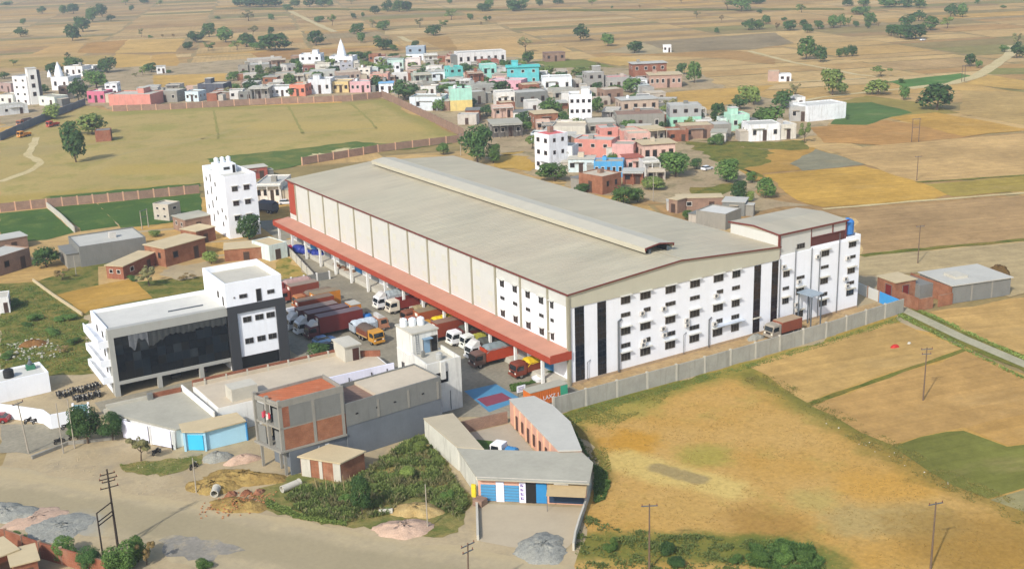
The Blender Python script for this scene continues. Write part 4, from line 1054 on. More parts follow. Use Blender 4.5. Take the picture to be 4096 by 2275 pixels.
# ------------------------------------------------------------------ long cement building beside it
cb_ = thing('cement_building', 'long bare cement building with tall blank grey wall beside the weedy lot', 'building', (-41.75, -3.75, 0), R(4.5))
CW = 16.4
MB().box(0.05, 0.06, 0, CW, 7.4, 4.9).build('lower_wall', M_CEMB, cb_)
MB().box(0.05, 0.0, 4.902, CW, 7.4, 7.7).build('upper_wall', M_CEM, cb_)
MB().box(-9.0, 0.3, 0, 0.04, 0.6, 3.55).build('yard_wall', M_CEMB, cb_)
for x in (5.2, 10.4, 15.6): MB().box(x, -0.06, 4.95, x + 0.35, -0.001, 7.75).build('pier', M_CONC, cb_)
pp = MB(); pp.box(0.05, 0, 7.7, CW, 0.22, 8.4); pp.box(0.05, 7.2, 7.7, CW, 7.4, 8.4); pp.box(CW - 0.2, 0.22, 7.7, CW, 7.2, 8.4); pp.box(0.05, 0.22, 7.7, 0.25, 7.2, 8.4)
pp.build('parapet', M_CEM, cb_)
MB().box(5.6, 0.22, 7.7, CW - 0.2, 7.2, 8.2).build('roof_slab', M_TERR, cb_)
MB().box(0.25, 0.22, 7.702, 5.6, 7.2, 7.75).build('roof_pit_floor', M_BRICK3, cb_)
for x in (1.6, 5.0, 8.0, 12.9): MB().box(x, -0.05, 6.4, x + 0.4, -0.002, 6.6).build('putlog_hole', M_DARK, cb_)
text_part('\u096b \u0930', 1.5, mat('white_mark', '#c9cccb', 0.9, 0.2, 2), cb_, (-4.7, 0.28, 2.2), (R(90), 0, 0), 'painted_mark')

# ------------------------------------------------------------------ small brick hut on the lot
hb_ = thing('brick_hut', 'small brick hut with tan slab roof standing in the weeds', 'hut', (-49.9, -5.4, 0), R(-52))
fl = to_local((-49.9, -5.4), R(-52))
HP = [fl(q) for q in ((-49.6, -5.0), (-45.9, -10.3), (-41.6, -8.9), (-44.8, -4.0))]
MB().prism(HP, 0, 2.85).build('wall', M_BRICK2, hb_)
MB().prism([(HP[0][0] - 0.3, HP[0][1] - 0.3), (HP[1][0] + 0.2, HP[1][1] - 0.3), (HP[2][0] + 0.3, HP[2][1] + 0.1), (HP[3][0] - 0.1, HP[3][1] + 0.3)], 2.85, 3.05).build('roof_slab', M_TAN, hb_)
d01 = math.hypot(HP[1][0] - HP[0][0], HP[1][1] - HP[0][1])
for k, (a, b2, m_) in enumerate(((0.02, 0.25, M_CONC2), (0.47, 0.55, M_CONC2), (0.82, 1.0, M_CONC2))):
    p = [HP[0][i] + (HP[1][i] - HP[0][i]) * a for i in (0, 1)]; q = [HP[0][i] + (HP[1][i] - HP[0][i]) * b2 for i in (0, 1)]
    MB().wall((p[0], p[1] - 0.06), (q[0], q[1] - 0.06), 0.1, 0, 2.84).build('whitewashed_pier', m_, hb_)

# ------------------------------------------------------------------ light blue shop
bs = thing('blue_shop', 'single-storey light blue shop with cyan roller shutter by the road', 'shop', (-60.3, 12.9, 0), R(-10))
f = to_local((-60.3, 12.9), R(-10))
BP = [f(q) for q in ((-60.3, 13.2), (-57.9, 11.4), (-51.6, 11.2), (-51.7, 14.9), (-60.0, 15.8))]
MB().prism(BP, 0, 3.1).build('wall', M_LBLUE, bs)
MB().prism([(BP[0][0] - 0.4, BP[0][1] - 0.5), (BP[1][0] - 0.1, BP[1][1] - 0.6), (BP[2][0] + 0.1, BP[2][1] - 0.25), (BP[3][0] + 0.1, BP[3][1] + 0.1), (BP[4][0] - 0.3, BP[4][1] + 0.1)], 3.1, 3.28).build('roof_slab', M_TAN, bs)
w0 = MB().wall((BP[0][0] + 0.35, BP[0][1] - 0.22), (BP[1][0] - 0.3, BP[1][1] + 0.0), 0.1, 0.1, 2.5).build('roller_shutter', M_CYAN, bs)
MB().box(BP[0][0] - 0.3, BP[0][1] - 0.45, 0, BP[0][0], BP[0][1] - 0.2, 3.1).build('porch_pillar', M_LBLUE, bs)
MB().box(BP[1][0] - 0.15, BP[1][1] - 0.35, 0, BP[1][0] + 0.1, BP[1][1] - 0.1, 3.1).build('porch_pillar', M_LBLUE, bs)
MB().wall((BP[2][0] + 0.0, BP[2][1] - 0.1), (BP[2][0] + 0.25, BP[2][1] + 0.9), 0.2, 0, 3.0).build('corner_strip', M_BLUED, bs)

# ------------------------------------------------------------------ flat-roofed white shop row with terrace
fs_ = thing('flat_roof_shop', 'low white shop with wide stained flat roof behind the roadside trees', 'shop', (-61.1, 13.9, 0))
f = to_local((-61.1, 13.9), 0)
FP = [f(q) for q in ((-67.6, 29.4), (-66.6, 24.6), (-61.2, 14.2), (-55.0, 15.2), (-55.3, 24.0), (-55.6, 29.2))]
MB().prism(inset(FP, 0.5), 0, 3.0).build('wall', M_WHITE2, fs_)
MB().prism(FP, 3.0, 3.2).build('roof_slab', M_ROOFG, fs_)
MB().wall(FP[0], FP[5], 0.22, 3.2, 3.65).build('rear_parapet', M_CONC2, fs_)
MB().wall(FP[5], FP[3], 0.22, 3.2, 4.2).build('side_parapet', M_WHITE2, fs_)
MB().wall((FP[0][0] + 7.2, FP[0][1] - 0.35), (FP[5][0] - 0.3, FP[5][1] - 0.35), 0.2, 3.2, 4.0).build('brick_parapet', M_BRICK, fs_)
MB().box(FP[0][0] + 6.3, FP[0][1] - 1.1, 3.2, FP[0][0] + 7.1, FP[0][1] - 0.4, 4.2).build('roof_stub', M_CEM, fs_)
for x0, y0, x1, y1 in ((-66.9, 23.6, -64.3, 18.9), (-63.9, 18.3, -62.0, 15.2)):
    a, b2 = f((x0, y0)), f((x1, y1))
    MB().wall((a[0] + 0.1, a[1] - 0.05), (b2[0] + 0.1, b2[1] - 0.05), 0.1, 0.1, 2.9).build('front_panel', M_LILAC, fs_)
for x, y in ((-66.3, 23.4), (-63.9, 18.5), (-61.7, 14.6)):
    a = f((x, y)); MB().box(a[0] - 0.2, a[1] - 0.2, 0, a[0] + 0.2, a[1] + 0.2, 2.99).build('pillar', M_WHITE2, fs_)

tr_ = thing('terrace_building', 'long low building with pale roof terrace and brick parapet before the glass office', 'building', (-54.4, 15.3, 0))
f = to_local((-54.4, 15.3), 0)
TP = [f(q) for q in ((-54.4, 27.3), (-54.2, 16.0), (-36.0, 15.4), (-24.9, 15.0), (-24.3, 21.8), (-29.6, 26.6))]
MB().prism(TP, 0, 4.2).build('wall', M_WHITE2, tr_)
MB().prism(inset(TP, 0.2), 4.2, 4.26).build('terrace', M_TERR, tr_)
MB().wall(TP[0], TP[5], 0.24, 4.2, 5.25).build('brick_parapet', M_BRICK, tr_)
MB().wall((TP[0][0], TP[0][1] - 0.3), (TP[5][0], TP[5][1] - 0.3), 0.1, 4.262, 4.9).build('parapet_render', M_TERR, tr_)
for i in range(7):
    u_ = (i + 0.5) / 7; MB().box(TP[0][0] + (TP[5][0] - TP[0][0]) * u_, TP[0][1] - 0.55, 4.262, TP[0][0] + (TP[5][0] - TP[0][0]) * u_ + 0.25, TP[0][1] - 0.36 - 0.7 * u_, 5.3).build('parapet_post', M_CONC2, tr_)
a, b2 = f((-28.5, 24.4)), f((-23.9, 21.5)); MB().wall(a, b2, 0.24, 4.262, 5.3).build('brick_parapet', M_BRICK, tr_)
a, b2 = f((-36.4, 15.0)), f((-24.8, 14.7)); MB().wall(a, b2, 0.24, 0, 5.3).build('front_wall', M_LILAC, tr_)
for x in (-33.0, -29.0, -26.2): a = f((x, 14.5)); MB().box(a[0], a[1], 3.4, a[0] + 0.15, a[1] + 0.09, 4.6).build('slit', M_DARK, tr_)
a = f((-30.0, 22.2)); so = MB().box(a[0], a[1], 4.262, a[0] + 2.7, a[1] + 4.6, 6.9).build('stair_hut', M_CONC2, tr_)
MB().box(a[0] - 0.25, a[1] - 0.3, 6.9, a[0] + 2.95, a[1] + 4.8, 7.1).build('hut_roof', M_CONC2, tr_)
MB().box(a[0] + 1.35, a[1] - 0.05, 4.3, a[0] + 2.5, a[1] - 0.003, 6.4).build('hut_doorway', mat('brown_doorway', '#4a2d22', 0.9, 0.2, 1), tr_)
a = f((-51.5, 16.8)); MB().box(a[0], a[1], 4.262, a[0] + 4.2, a[1] + 3.0, 6.3).build('roof_box', M_CONC2, tr_)

# ------------------------------------------------------------------ U-shaped shop court, lower right of centre
ur = R(-41.4)
uo = (-33.6, -26.3)
us = thing('shop_court', 'U-shaped single-storey salmon shop court with grey roofs and blue shutters', 'shop building', uo, ur)
f = to_local(uo, ur)
front = [f(q) for q in ((-33.7, -26.9), (-22.7, -36.6), (-18.6, -31.9), (-17.9, -28.3), (-28.3, -19.6), (-31.1, -16.9))]
front_in = [f(q) for q in ((-33.4, -26.2), (-22.8, -35.6), (-18.9, -31.8), (-18.2, -28.6), (-28.4, -19.8), (-30.9, -17.1))]
left = [f(q) for q in ((-31.0, -16.9), (-28.3, -19.6), (-25.5, -5.9), (-30.0, -5.0))]
right = [f(q) for q in ((-20.6, -26.6), (-17.9, -28.3), (-13.6, -19.5), (-12.2, -13.0), (-12.4, -8.1), (-16.2, -6.9))]
front_in[0] = (0.15, 0.5); front_in[1] = (math.hypot(11, 9.7) - 0.15, 0.5)
MB().prism(front_in, 0, 3.4).build('front_wing_wall', mat('stained_white_wall', '#c9c7b8', 0.95, 0.15, 0.6, 0.7, '#6f6a58'), us)
MB().box(0.15, 0.40, 0, math.hypot(11, 9.7) - 0.15, 0.498, 3.39).build('front_face', M_SALMON, us)
MB().prism(inset(left, 0.12), 0, 3.5).build('left_wing_wall', mat('stained_white_wall', '#c9c7b8', 0.95, 0.15, 0.6, 0.7, '#6f6a58'), us)
MB().prism(inset(right, 0.15), 0, 3.75).build('right_wing_wall', M_SALMON, us)
MB().prism(front, 3.4, 3.6).build('front_roof', M_ROOFG, us)
MB().prism(left, 3.5, 3.68).build('left_roof', mat('left_wing_slab', '#b3a88f', 0.95, 0.12, 0.3), us)
MB().prism(right, 3.75, 3.95).build('right_roof', M_ROOFG2, us)
FLn = math.hypot(front[1][0] - front[0][0], front[1][1] - front[0][1])
for i, (a, b2, z0, z1, nm, m_) in enumerate(((0.5, 2.5, 0.1, 2.4, 'roller_shutter', mat('steel_blue_shutter', '#4d8fb8', 0.6, 0.1, 1)), (2.55, 3.6, 0.0, 2.9, 'white_panel', M_LILAC), (3.65, 5.6, 0.1, 2.4, 'roller_shutter', mat('steel_blue_shutter', '#4d8fb8')), (5.65, 6.5, 0.0, 2.9, 'sign_panel', M_LILAC), (6.5, 7.9, 0.0, 2.9, 'gate_passage', M_DARK), (7.9, 9.3, 0.05, 2.9, 'blue_gate', M_BLUED), (9.6, 14.2, 0.2, 1.6, 'shop_counter', mat('navy_counter', '#24384e', 0.7, 0.2, 1)))):
    o = MB().box(a, 0.28, z0, b2, 0.398, z1).build(nm, m_, us)
    if nm == 'roller_shutter':
        for k in range(5): MB().box(a, 0.25, z0 + 0.3 + k * 0.42, b2, 0.279, z0 + 0.34 + k * 0.42).build('shutter_slat', M_STEEL, o)
    if nm == 'sign_panel':
        for k in range(4):
            for j in range(2): MB().box(a + 0.18 + 0.22 * j, 0.26, 2.3 - k * 0.62, a + 0.34 + 0.22 * j, 0.279, 2.62 - k * 0.62 - 0.1 * j).build('painted_letter', mat('sign_ink', '#6a4a8a', 0.8, 0.1, 2), o)
            MB().box(a + 0.14, 0.26, 2.63 - k * 0.62, a + 0.62, 0.279, 2.68 - k * 0.62).build('painted_letter', mat('sign_ink', '#6a4a8a'), o)
MB().box(0.0, -0.02, 3.2, FLn, 0.06, 3.62).build('front_fascia', mat('cream_fascia', '#e3d8c4', 0.85, 0.08, 0.6, 0.2), us)
aw = MB().add([(9.5, 0.3, 3.05), (14.6, 0.3, 3.05), (14.6, -1.9, 2.3), (9.5, -1.9, 2.3), (9.5, 0.3, 3.0), (14.6, 0.3, 3.0), (14.6, -1.9, 2.25), (9.5, -1.9, 2.25)], [(3, 2, 1, 0), (4, 5, 6, 7), (0, 1, 5, 4), (1, 2, 6, 5), (2, 3, 7, 6), (3, 0, 4, 7)]).build('awning', mat('canvas_tan', '#a8946f', 0.9, 0.12, 0.8), us)
for x in (9.6, 14.5): MB().tube((x, -1.8, 0), (x, -1.8, 2.3), 0.04, n=6).build('awning_post', M_STEEL, aw)
MB().box(10.3, -0.1, 3.02, 12.2, -0.03, 3.5).build('sign_board', M_WHITE2, us)
for k in range(7):
    u_ = 0.1 + 0.12 * k
    p = (right[0][0] + (right[5][0] - right[0][0]) * u_, right[0][1] + (right[5][1] - right[0][1]) * u_)
    q = (right[0][0] + (right[5][0] - right[0][0]) * (u_ + 0.035), right[0][1] + (right[5][1] - right[0][1]) * (u_ + 0.035))
    MB().wall(p, q, 0.16, 0.6 if k % 2 else 0.1, 2.3).build('window' if k % 2 else 'door', mat('dark_brown_opening', '#5a4238', 0.9, 0.2, 1), us)
    p2 = (right[0][0] + (right[5][0] - right[0][0]) * (u_ + 0.06), right[0][1] + (right[5][1] - right[0][1]) * (u_ + 0.06))
    MB().box(p2[0] - 0.12, p2[1] - 0.12, 0, p2[0] + 0.12, p2[1] + 0.12, 3.74).build('pilaster', M_PEACH, us)
a, b2 = f((-26.0, -5.7)), f((-16.5, -6.7)); MB().wall(a, b2, 0.25, 0, 1.9).build('rear_wall', M_BRICK3, us)
sheet('court_grass', [(-28.0, -17.5), (-23.4, -21.3), (-20.5, -12.8), (-24.5, -8.0), (-26.0, -9.0)], 0.016, G_LAWN)
sheet('court_floor', [(-28.2, -19.0), (-20.8, -26.0), (-16.4, -7.2), (-25.6, -6.2)], 0.010, mat('court_concrete', '#aaa08c', 0.95, 0.15, 0.4))
sheet('shop_forecourt', [(-33.8, -26.8), (-22.6, -36.4), (-23.32, -36.53), (-29.38, -42.43), (-31.53, -43.44), (-36.40, -39.00), (-38.8, -35.4)], 0.02, mat('forecourt_concrete', '#b0a288', 0.95, 0.10, 0.3))
cw_ = thing('curved_kerb_wall', 'low curved concrete wall along the right side of the shop court', 'wall', (-22.0, -35.0, 0))
f0 = to_local((-22.0, -35.0), 0)
pts = [f0(q) for q in ((-14.94, -25.73), (-17.52, -29.66), (-20.60, -33.69), (-23.78, -36.92), (-26.46, -39.54), (-28.91, -42.11), (-30.67, -44.21))]
for i in range(len(pts) - 1): MB().wall(pts[i], pts[i + 1], 0.25, 0, 1.1).build('wall_segment', M_CONC2, cw_)
lw_ = thing('kerb_wall', 'low concrete wall and ramp block at the left of the shop court', 'wall', (-34.0, -27.5, 0))
f0 = to_local((-34.0, -27.5), 0)
MB().wall(f0((-34.3, -27.4)), f0((-38.8, -35.2)), 0.3, 0, 0.7).build('wall_segment', M_CONC2, lw_)
MB().wall(f0((-34.0, -26.6)), f0((-33.4, -27.9)), 1.4, 0, 0.9).build('ramp_block', M_BRICK3, lw_)
yp = MB().wall(f0((-33.95, -25.6)), f0((-33.6, -26.1)), 0.3, 0.6, 2.4).build('yellow_patch', mat('yellow_paint', '#d8c030', 0.8, 0.1, 2), lw_)

# ------------------------------------------------------------------ orange freight box with lettering, painted wall
ob2 = thing('lettered_container', 'orange freight container lettered in white with green end in the yard corner', 'container', (-10.6, -4.3, 0), R(-1))
MB().box(0, 0, 0.15, 7.0, 2.2, 2.6).build('body', mat('orange_container', '#cc6f2c', 0.6, 0.1, 0.8, 0.12, '#8a4f2a'), ob2)
MB().box(-0.05, -0.05, 2.6, 7.1, 2.3, 2.68).build('roof', M_ROOFG, ob2)
for k in range(16): MB().box(0.2 + k * 0.42, -0.045, 0.25, 0.36 + k * 0.42, -0.001, 2.5).build('corrugation', mat('orange_container', '#cc6f2c'), ob2)
MB().box(5.6, -0.065, 0.2, 7.0, -0.046, 2.55).build('green_end', mat('teal_paint', '#3fa07c', 0.6, 0.1, 1), ob2)
text_part('LAXZ 1', 0.95, M_WHITE, ob2, (2.3, -0.06, 0.95), (R(90), 0, 0))

# ------------------------------------------------------------------ compound and field walls
def wall_run(name, label, pts, h, t, m, pier=None, pier_m=None, cap=None, group=None):
    o = thing(name, label, 'wall', pts[0], 0, group)
    f = to_local(pts[0], 0)
    for i in range(len(pts) - 1):
        a, b = f(pts[i]), f(pts[i + 1])
        d = math.hypot(b[0] - a[0], b[1] - a[1])
        n = max(1, int(d / pier)) if pier else 1
        for k in range(n):
            pa = (a[0] + (b[0] - a[0]) * k / n, a[1] + (b[1] - a[1]) * k / n); pb = (a[0] + (b[0] - a[0]) * (k + 1) / n, a[1] + (b[1] - a[1]) * (k + 1) / n)
            MB().wall(pa, pb, t, 0, h + (random.uniform(-0.04, 0.04) if pier else 0)).build('wall_panel', m, o)
            if pier: MB().box(pa[0] - t * 0.75, pa[1] - t * 0.75, 0, pa[0] + t * 0.75, pa[1] + t * 0.75, h + 0.18).build('pier', pier_m or m, o)
    return o

wall_run('compound_wall', 'long grey concrete compound wall along the fields before the white front', [(-9.0, -8.4), (21.4, -8.9), (50.5, -8.7), (72.6, -7.6)], 2.85, 0.25, mat('compound_concrete', '#a3a093', 0.95, 0.2, 0.45, 0.5, '#6a665a'), 5.2, M_CONC2)
wall_run('painted_wall', 'compound wall end painted bright blue beside the brick sheds', [(72.8, -7.2), (74.2, -0.6)], 2.2, 0.22, mat('bright_blue_wall', '#3f93cf', 0.8, 0.08, 0.8))
wall_run('rear_wall', 'cream and brown wall running back from the blue wall end', [(74.3, -0.4), (74.9, 3.0), (76.2, 8.5)], 2.2, 0.22, M_CREAM, 3.4, M_BRICK3)
wall_run('yard_wall', 'grey yard wall left of the loading yard, far part', [(-4.9, 111.0), (-9.5, 84.4)], 1.9, 0.22, M_CONC2, 4.5, M_CONC)
wall_run('yard_wall', 'low wall with white notices at the back of the truck row', [(-6.0, 83.6), (-17.5, 84.6)], 1.7, 0.22, M_CEM, 2.4, M_WHITE2)
wall_run('brick_wall', 'long red brick wall between the green lawns and the playing field', [(-53.56, 206.95), (-41.20, 204.44), (-16.66, 197.38), (0.65, 194.11)], 2.5, 0.25, M_BRICK3, 4.2, M_PEACH)
wall_run('brick_wall', 'brick wall behind the far end of the warehouse', [(42.26, 214.52), (72.54, 219.13), (105.54, 217.25)], 2.6, 0.25, M_BRICK3, 6.0, M_PEACH)
wall_run('concrete_wall', 'pale wall running down between two green lawns', [(-41.20, 204.44), (-41.22, 184.93), (-41.89, 166.68)], 1.6, 0.3, M_CONC2)
wall_run('brick_wall', 'brick wall with pale piers behind the playing field, below the village', [(26.86, 397.50), (48.80, 382.76), (81.94, 370.98), (107.00, 355.59), (123.29, 349.03), (138.51, 348.76)], 2.7, 0.3, M_BRICK3, 6.0, M_PEACH)
wall_run('brick_wall', 'brick wall slanting down the right edge of the playing field', [(138.51, 348.76), (123.97, 283.56), (111.09, 226.04)], 3.2, 0.3, M_BRICK3, 7.0, M_BRICK3)
wall_run('grey_wall', 'dark grey wall slanting up beside the white temple on the left', [(-30.13, 345.55), (-5.55, 388.21), (22.27, 430.42)], 3.0, 0.4, M_CEMB, 8.0)
wall_run('boundary_wall', 'bright white curved boundary wall before the motorcycle yard', [(-83, 46.5), (-81.0, 44.0), (-78.2, 40.4), (-75.7, 37.0), (-75.2, 34.0), (-72.3, 33.8)], 2.3, 0.3, M_WHITE)
wall_run('field_wall', 'low thin wall between the straw plot and the grass', [(-60.48, 124.50), (-59.27, 109.22), (-57.40, 91.11)], 0.7, 0.25, M_TAN)
wall_run('shop_wall', 'grey-beige yard wall before the glass office ground floor', [(-67.5, 32.2), (-61.5, 31.0), (-55.9, 30.2)], 1.9, 0.25, M_CONC2)

# ------------------------------------------------------------------ motorcycle yard on the left
wb = thing('outbuilding', 'white windowless outbuilding with dark roof tanks at the left edge', 'outbuilding', (-79.7, 50.4, 0), R(2))
MB().box(-3.5, 0, 0, 7.9, 6.2, 3.3).build('wall', M_WHITE, wb)
pp = MB(); pp.box(-3.5, 0, 3.3, 7.9, 0.2, 3.6); pp.box(7.7, 0.2, 3.3, 7.9, 6.2, 3.6); pp.box(-3.5, 6.0, 3.3, 7.7, 6.2, 3.6); pp.build('parapet', M_WHITE, wb)
MB().box(-3.5, 0.2, 3.3, 7.7, 6.0, 3.34).build('roof', M_SLABW, wb)
tank((-77.7, 52.8, 3.35), 0.85, 1.5, M_TANKB, 'black plastic tank on the white outbuilding roof')
gtk = thing('pump_unit', 'green pump unit on the white outbuilding roof', 'pump', (-73.9, 54.6, 3.35))
MB().box(-0.7, -0.5, 0, 0.7, 0.5, 0.8).build('casing', mat('pump_green', '#3f7a5c', 0.6, 0.2, 2), gtk)
MB().lathe([(0.35, 0.8), (0.4, 1.2), (0.15, 1.5), (0.12, 1.9)], 10).build('motor', M_STEEL, gtk)
MB().tube((-0.9, 0, 0.3), (0.9, 0, 0.3), 0.1).build('pipe', M_STEEL, gtk)

# the sheds right of the compound
s1 = thing('grey_shed', 'long grey cement shed with white flat roof in the right-hand fields', 'shed', (84.2, -9.6, 0), R(-14))
MB().box(0, 0, 0, 13.9, 10.0, 3.6).build('wall', M_CEM, s1)
MB().box(-0.3, -0.3, 3.6, 14.2, 10.3, 3.8).build('roof_slab', M_ROOFG2, s1)
for x in (4.5, 9.3): MB().box(x, -0.06, 0, x + 0.35, -0.002, 3.55).build('pier', M_CONC, s1)
MB().box(3.0, 3.0, 3.8, 6.0, 6.5, 4.3).build('roof_curb', M_CONC2, s1)
s2 = thing('brick_shed', 'roofless brick shed with dark red door beside the grey shed', 'shed', (75.6, -8.6, 0), R(-9))
s2.scale = (1.18, 1.3, 1.15)
MB().box(0, 5.0, 0, 4.3, 9.0, 3.4).build('wall', M_BRICK2, s2)
MB().box(-0.2, 4.8, 3.4, 4.5, 9.2, 3.55).build('roof_slab', M_TAN, s2)
yb = MB(); yb.box(0, 0, 0, 0.22, 5.0, 2.2); yb.box(0.22, 0, 0, 3.2, 0.22, 2.0); yb.box(4.4, 0, 0, 7.3, 0.22, 2.0); yb.box(7.1, 0.22, 0, 7.3, 9.0, 3.0)
yb.build('yard_wall', M_BRICK2, s2)
MB().box(4.3, 4.0, 0, 7.1, 8.8, 2.6).build('store', M_CEM, s2)
door(s2, (-0.002, 6.4, 0.1), 1.3, 2.6, '-x', mat('dark_red_door', '#6e2420', 0.7, 0.1, 1))
door(s2, (2.2, 4.998, 0.1), 1.2, 2.6, '-y', mat('dark_red_door', '#6e2420'))

# ------------------------------------------------------------------ vehicles
M_TYRE = mat('tyre', '#1d1c1b', 0.9, 0.2, 4)
M_RIM = mat('wheel_rim', '#8a8680', 0.5, 0.2, 4, metal=0.3)
M_WSCR = glass_mat('windscreen', '#1b2226', 0.06, 0.6)
M_LAMP = mat('headlamp', '#e6e2d2', 0.3, 0.05, 5)
M_CHAS = mat('chassis', '#2e2b29', 0.8, 0.2, 2)
def wheel_meshes(r, w):
    t = MB()
    n = 16; vs = []; prof = [(r * 0.62, -w / 2), (r * 0.93, -w / 2), (r, -w * 0.3), (r, w * 0.3), (r * 0.93, w / 2), (r * 0.62, w / 2)]
    for rr, y in prof:
        for i in range(n):
            a = 2 * math.pi * i / n; vs.append((rr * math.cos(a), y, rr * math.sin(a)))
    fs = [(k * n + i, k * n + (i + 1) % n, (k + 1) * n + (i + 1) % n, (k + 1) * n + i) for k in range(5) for i in range(n)]
    t.add(vs, fs)
    m = MB().tube((0, -w * 0.42, 0), (0, w * 0.42, 0), r * 0.62, n=14).tube((0, -w * 0.5, 0), (0, w * 0.5, 0), r * 0.2, n=10)
    return t.mesh('wheel', M_TYRE), m.mesh('rim', M_RIM)
WM_T = wheel_meshes(0.5, 0.3); WM_C = wheel_meshes(0.32, 0.2); WM_M = wheel_meshes(0.29, 0.1)
def wheels(t, pts, wm):
    for p in pts:
        w = link('wheel', wm[0], t, p); link('rim', wm[1], w)

def truck(label, loc, rz, L=8.2, cab='#8a4630', body='#8d3b28', tarp=None, kind='open', stripe=None, cabstyle='flat', bh=3.4, name='truck', W=2.4, cat='truck', group='trucks in the loading yard'):
    t = thing(name, label, cat, loc, rz, group)
    h = W / 2
    bl = L - 2.3
    MB().box(0.1, -h * 0.75, 0.62, L - 0.3, h * 0.75, 0.92).build('chassis', M_CHAS, t)
    mc = mat('cab_' + cab.strip('#'), cab, 0.45, 0.08, 1.0, 0.1)
    mb_ = mat('body_' + body.strip('#'), body, 0.65, 0.12, 0.8, 0.25, '#4c3a2c')
    x0 = L - 2.1
    prof = [(x0, 0.65), (L, 0.65), (L + 0.02, 1.45), (L - 0.18, 2.45), (L - 0.45, 2.62), (x0, 2.66)]
    c = MB().extrude_y(prof, -h * 0.96, h * 0.96).build('cab', mc, t)
    MB().add([(L + 0.035, -h * 0.82, 1.55), (L + 0.035, h * 0.82, 1.55), (L - 0.13, h * 0.8, 2.35), (L - 0.13, -h * 0.8, 2.35)], [(0, 1, 2, 3)]).build('windscreen', M_WSCR, c)
    for s in (-1, 1):
        y = s * h * 0.963
        q = [(x0 + 0.55, y, 1.5), (L - 0.25, y, 1.5), (L - 0.4, y, 2.3), (x0 + 0.55, y, 2.3)]
        MB().add(q, [(0, 1, 2, 3) if s < 0 else (3, 2, 1, 0)]).build('side_window', M_WSCR, c)
        MB().box(L + 0.012, s * h * 0.72 - 0.16, 0.95, L + 0.07, s * h * 0.72 + 0.16, 1.2).build('headlight', M_LAMP, c)
        MB().box(L - 0.2, s * (h + 0.06) - 0.05, 1.7, L - 0.05, s * (h + 0.06) + 0.05, 2.15).build('mirror', M_CHAS, c)
    MB().box(L + 0.01, -h * 0.98, 0.5, L + 0.2, h * 0.98, 0.86).build('bumper', M_LAMP if cab in ('#e8e8e6',) else mc, c)
    MB().box(L + 0.012, -h * 0.45, 1.0, L + 0.05, h * 0.45, 1.35).build('grille', M_CHAS, c)
    if cabstyle == 'crown':
        MB().add([(x0 + 0.1, -h * 0.9, 2.67), (x0 + 0.1, h * 0.9, 2.67), (L - 0.5, h * 0.9, 2.67), (L - 0.5, -h * 0.9, 2.67), (x0 + 0.1, -h * 0.9, 3.4), (x0 + 0.1, h * 0.9, 3.4), (x0 + 0.7, h * 0.85, 3.4), (x0 + 0.7, -h * 0.85, 3.4)],
                 [(3, 2, 1, 0), (4, 5, 6, 7), (0, 1, 5, 4), (2, 3, 7, 6), (1, 2, 6, 5), (3, 0, 4, 7)]).build('cab_crown', mat('crown_' + cab.strip('#'), '#c9c6be', 0.6, 0.15, 1), c)
    if kind == 'box':
        bo_ = MB().box(0, -h, 0.95, bl, h, bh).build('cargo_box', mb_, t)
        for k in range(int(bl / 0.5)): MB().box(0.15 + 0.5 * k, -h - 0.03, 1.05, 0.3 + 0.5 * k, -h - 0.001, bh - 0.1).build('rib', mb_, bo_)
        MB().box(0.02, -h + 0.02, bh, bl - 0.02, h - 0.02, bh + 0.06).build('box_roof', mat('roof_' + (tarp or body).strip('#'), tarp or body, 0.7, 0.12, 0.6), bo_)
        MB().box(bl - 0.01, -0.5, bh - 0.9, bl + 0.03, 0.5, bh - 0.3).build('sign_plate', M_LAMP, bo_)
    else:
        bo_ = MB()
        bo_.box(0, -h, 0.95, bl, h, 1.1); bo_.box(0, -h, 1.1, bl, -h + 0.08, bh - 0.6); bo_.box(0, h - 0.08, 1.1, bl, h, bh - 0.6); bo_.box(0, -h + 0.08, 1.1, 0.08, h - 0.08, bh - 0.6); bo_.box(bl - 0.08, -h + 0.08, 1.1, bl, h - 0.08, bh - 0.4)
        bo_ = bo_.build('cargo_body', mb_, t)
        for k in range(int(bl / 0.9) + 1): MB().box(min(0.02 + 0.9 * k, bl - 0.1), -h - 0.05, 0.95, min(0.12 + 0.9 * k, bl), -h - 0.001, bh - 0.62).build('stake', mb_, bo_)
        if tarp:
            vs = []; nx, ny = 10, 6
            for i in range(nx + 1):
                for j in range(ny + 1):
                    u_, v_ = i / nx, j / ny
                    z = bh - 0.75 + 0.85 * math.sin(math.pi * min(max(v_, 0.0), 1.0)) ** 0.45 + 0.05 * math.sin(i * 2.3 + j) - (0.35 if i in (0, nx) else 0)
                    vs.append((0.02 + (bl - 0.04) * u_, -h - 0.06 + (W + 0.12) * v_, z))
            MB().add(vs, [(i * (ny + 1) + j, (i + 1) * (ny + 1) + j, (i + 1) * (ny + 1) + j + 1, i * (ny + 1) + j + 1) for i in range(nx) for j in range(ny)]).build('tarpaulin', mat('tarp_' + tarp.strip('#'), tarp, 0.75, 0.14, 1.2), bo_)
    if stripe:
        MB().box(0.05, -h - 0.075, 1.0, bl, -h - 0.052, 1.2).build('stripe', mat('stripe_' + stripe.strip('#'), stripe, 0.6, 0.1, 1), bo_)
    wheels(t, [(x, s * (h - 0.2), 0.5) for x in (0.9, 2.1, L - 1.05) for s in (-1, 1)], WM_T)
    return t

